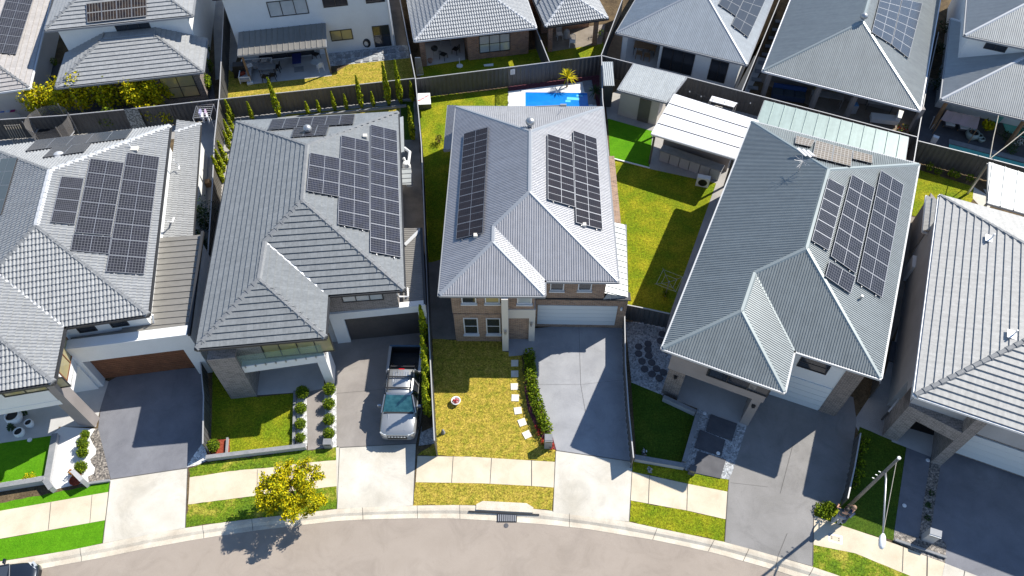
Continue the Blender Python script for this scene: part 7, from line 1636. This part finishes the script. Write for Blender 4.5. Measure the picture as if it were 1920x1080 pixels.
    for k, (x, y, r) in enumerate(((1819, 259, .48), (1832, 260, .30), (1838, 265, .25))):
        c = P(x, y); h = thing('plant_pot', c, ['largest pale green pot by the teal pool', 'middle pale green pot by the teal pool', 'smallest pale green pot by the teal pool'][k], 'pot', 'pale green pots by the teal pool'); m = MB(); m.lathe(c, [(r*.55, 0), (r, r*.7), (r*.85, r*1.2), (r*.72, r*1.2), (r*.8, r*.9)], 16); m.build('pot', 'm_green', h, True); m = MB(); m.lathe(c+V((0, 0, r*.9)), [(r*.8, 0), (.001, .01)], 12); m.build('soil', 'black', h)
    bush(P(1847, 247), .55, .9, 'bright broad leaved plant behind the pale green pots', L_YEL, 120, .28, lobes=2, cat='plant')
    for i, (x, y) in enumerate(((1905, 274), (1895, 286), (1880, 262), (1918, 255))): bush(P(x, y), .6, .8, ['white flowering bush near the right edge by the teal pool', 'low bush between the flowering bush and the teal pool', 'dark bush behind the teal pool', 'dark bush at the right edge behind the teal pool'][i], L_DRK if i else [MT['white'], L_DRK[1], L_DRK[0]], 260, .11, lobes=4)
    h = slab_thing('lap_pool', 'swimming pool', 'long narrow teal pool behind the right back fence', [(1779, 271), (1940, 313), (1940, 325), (1778, 285)], .02, .05, 'water_teal', 'water')
    pts = [P(*p) for p in [(1779, 262), (1945, 304), (1945, 312), (1779, 270)]]; m = MB(); m.prism([(p.x, p.y) for p in pts], .0, .08); m.build('coping', 'slab_grey', h)
    slab_thing('plunge_pool', 'swimming pool', 'green plunge pool beneath the top right roof edge', [(1880, 232), (1960, 250), (1960, 275), (1885, 246)], .02, .05, 'water_teal', 'water')
    slab_thing('garden_table', 'table', 'small teal glass table near the green plunge pool', [(1858, 237), (1868, 227), (1876, 230), (1866, 241)], .45, .5, 'water_teal')
    for k, (a, b, l) in enumerate((((1872, 217), (1856, 296), 'pale shade sail rope running from the roof corner to the awning'), ((1925, 243), (1858, 296), 'pale shade sail rope running to the right edge'))):
        A, B = P(*a, 2.8), P(*b, 2.7); h = thing('rope', B, l, 'rope', 'ropes at the awning corner'); m = MB(); m.tube([A, (A+B)/2-V((0, 0, .1)), B], .03, 6); m.build('strand', 'timber_pale', h)
    slab_thing('white_box', 'box', 'small white box in the top right yard corner', [(1745, 262), (1756, 266), (1754, 270), (1744, 267)], 0, .5, 'white')
    for k, (x0, y0, x1, y1) in enumerate(((1742, 241, 1752, 218), (1744, 244, 1762, 217))):
        A, B = P(x0, y0, .05), P(x1, y1, 1.0); h = thing('folded_umbrella', A, ['left', 'right'][k]+' folded pale umbrella leaning in the top right yard', 'umbrella', 'folded umbrellas'); m = MB(); m.tube([A, B], [.02, .05], 7); m.build('canopy', 'wall_grey', h)
    # festoon of bulbs behind the white pergola
    a, b = P(1283, 165, 2.6), P(1420, 191, 2.5); h = thing('light_string', a, 'string of small bulbs hung behind the white pergola', 'string lights'); pts = [a.lerp(b, i/12)-V((0, 0, math.sin(i/12*math.pi)*.5)) for i in range(13)]
    m = MB(); m.tube(pts, .012, 5); m.build('cable', 'black', h)
    for p in pts[1:-1:2]: m = MB(); m.lathe(p-V((0, 0, .10)), [(.001, -.05), (.045, 0), (.02, .07), (.02, .10)], 8); m.build('bulb', 'white', h)
    # left yards
    c = P(112, 262); h = thing('trampoline', c, 'netted trampoline behind the leftmost house', 'trampoline'); net = mat('grey_net', (.16, .15, .145), .9); net.node_tree.nodes['Principled BSDF'].inputs['Alpha'].default_value = .62
    m = MB(); m.lathe(c+V((0, 0, .7)), [(.001, 0), (1.25, 0)], 20); m.build('mat', 'black', h); m = MB(); m.tube([c+V((math.cos(a*.3142)*1.35, math.sin(a*.3142)*1.35, .72)) for a in range(21)], .06, 6, caps=False); m.build('rim', 'steel', h)
    m = MB()
    for k in range(16): a0, a1 = k*.3927, (k+1)*.3927; m.quad(c+V((math.cos(a0)*1.38, math.sin(a0)*1.38, .75)), c+V((math.cos(a1)*1.38, math.sin(a1)*1.38, .75)), c+V((math.cos(a1)*1.45, math.sin(a1)*1.45, 1.95)), c+V((math.cos(a0)*1.45, math.sin(a0)*1.45, 1.95)))
    m.build('net', net, h)
    for k in range(6): a = k*1.0472+.3; m = MB(); m.tube([c+V((math.cos(a)*1.4, math.sin(a)*1.4, 0)), c+V((math.cos(a)*1.5, math.sin(a)*1.5, 2.05))], .03, 6); m.build('pole', 'steel', h)
    c = P(40, 268); h = thing('clothes_rack', c, 'slatted metal rack beside the netted trampoline', 'rack', rz=.1)
    for k in range(7): m = MB(); m.bar((-.5+.17*k, 0, 0), (-.45+.17*k, .2, 1.5), .03); m.build('bar', 'timber_pale', h, False, True)
    for z in (.1, 1.45): m = MB(); m.bar((-.5, .13*z, z), (.55, .13*z, z), .035); m.build('rail', 'steel', h, False, True)
    c = P(20, 222); h = thing('clothes_rack', c, 'drying rack with red and blue washing at the left edge', 'drying rack'); 
    for k, (dx, cl) in enumerate(((-.75, (.6, .01, .02)), (-.2, (.05, .15, .5)), (.25, (.55, .6, .66)), (.55, (.3, .02, .12)))): m = MB(); m.box((dx, .02*k, .75), (.35, .5, .03), ang=.1); m.build('washing', mat('washing_%d' % k, cl, .8), h, False, True)
    for sx in (-.9, .85): m = MB(); m.bar((sx, -.3, 0), (sx, .3, .85), .03); m.build('frame', 'steel', h, False, True); m = MB(); m.bar((sx, .3, 0), (sx, -.3, .85), .03); m.build('frame', 'steel', h, False, True)
    m = MB(); m.bar((-.9, 0, .72), (.85, 0, .72), .025); m.build('rail', 'steel', h, False, True)
    c = P(392, 243); h = thing('clothes_rack', c, 'white clothes rack with hanging clothes in the passage behind the left houses', 'clothes rack', rz=.05); A, B, C_, D = V((-.55, -.5, 1.5)), V((.65, -.45, 1.5)), V((.65, .9, 1.55)), V((-.55, .85, 1.55))
    for p, q in ((A, B), (B, C_), (C_, D), (D, A)): m = MB(); m.bar(p, q, .03); m.build('rail', 'steel', h, False, True)
    for k in range(6): m = MB(); y = -.4+.22*k; m.bar((-.5, y, 1.5), (.6, y+.03, 1.5), .015); m.build('line', 'white', h, False, True)
    for p in (A, B, C_, D): m = MB(); m.bar((p.x, p.y, 0), p, .04); m.build('leg', 'white', h, False, True)
    for k, (x, y, cl) in enumerate(((-.25, .3, (.35, .35, .55)), (0, -.1, (.7, .7, .72)), (.15, .25, (.5, .35, .5)), (.35, -.2, (.65, .66, .7)))): m = MB(); m.box((x, y, 1.2), (.10, .5, .55), ang=.1*k); m.build('garment', mat('garment_%d' % k, cl, .8), h, False, True)
    c = P(260, 222); a, b = P(232, 204, 1.9), P(258, 203, 1.9); a2, b2 = P(248, 242, .2), P(276, 240, .2); h = thing('patterned_panel', a2, 'dark panel with pale leaf cut pattern beside the shrubs', 'panel'); m = MB(); m.quad(a2, b2, b, a); m.quad(a2-V((0, .05, 0)), b2-V((0, .05, 0)), b-V((0, .05, 0)), a-V((0, .05, 0))); m.build('sheet', mat('perforated_sheet', (.10, .11, .11), .7, 0, (.30, .32, .32), 9, .2, 14., contrast=.08), h)
    slab_thing('patio_box', 'box', 'yellow and dark storage box in the passage left of the flat tiled house', [(386, 352), (396, 351), (397, 343), (387, 344)], 0, .4, 'timber')
yards()
tot = 0
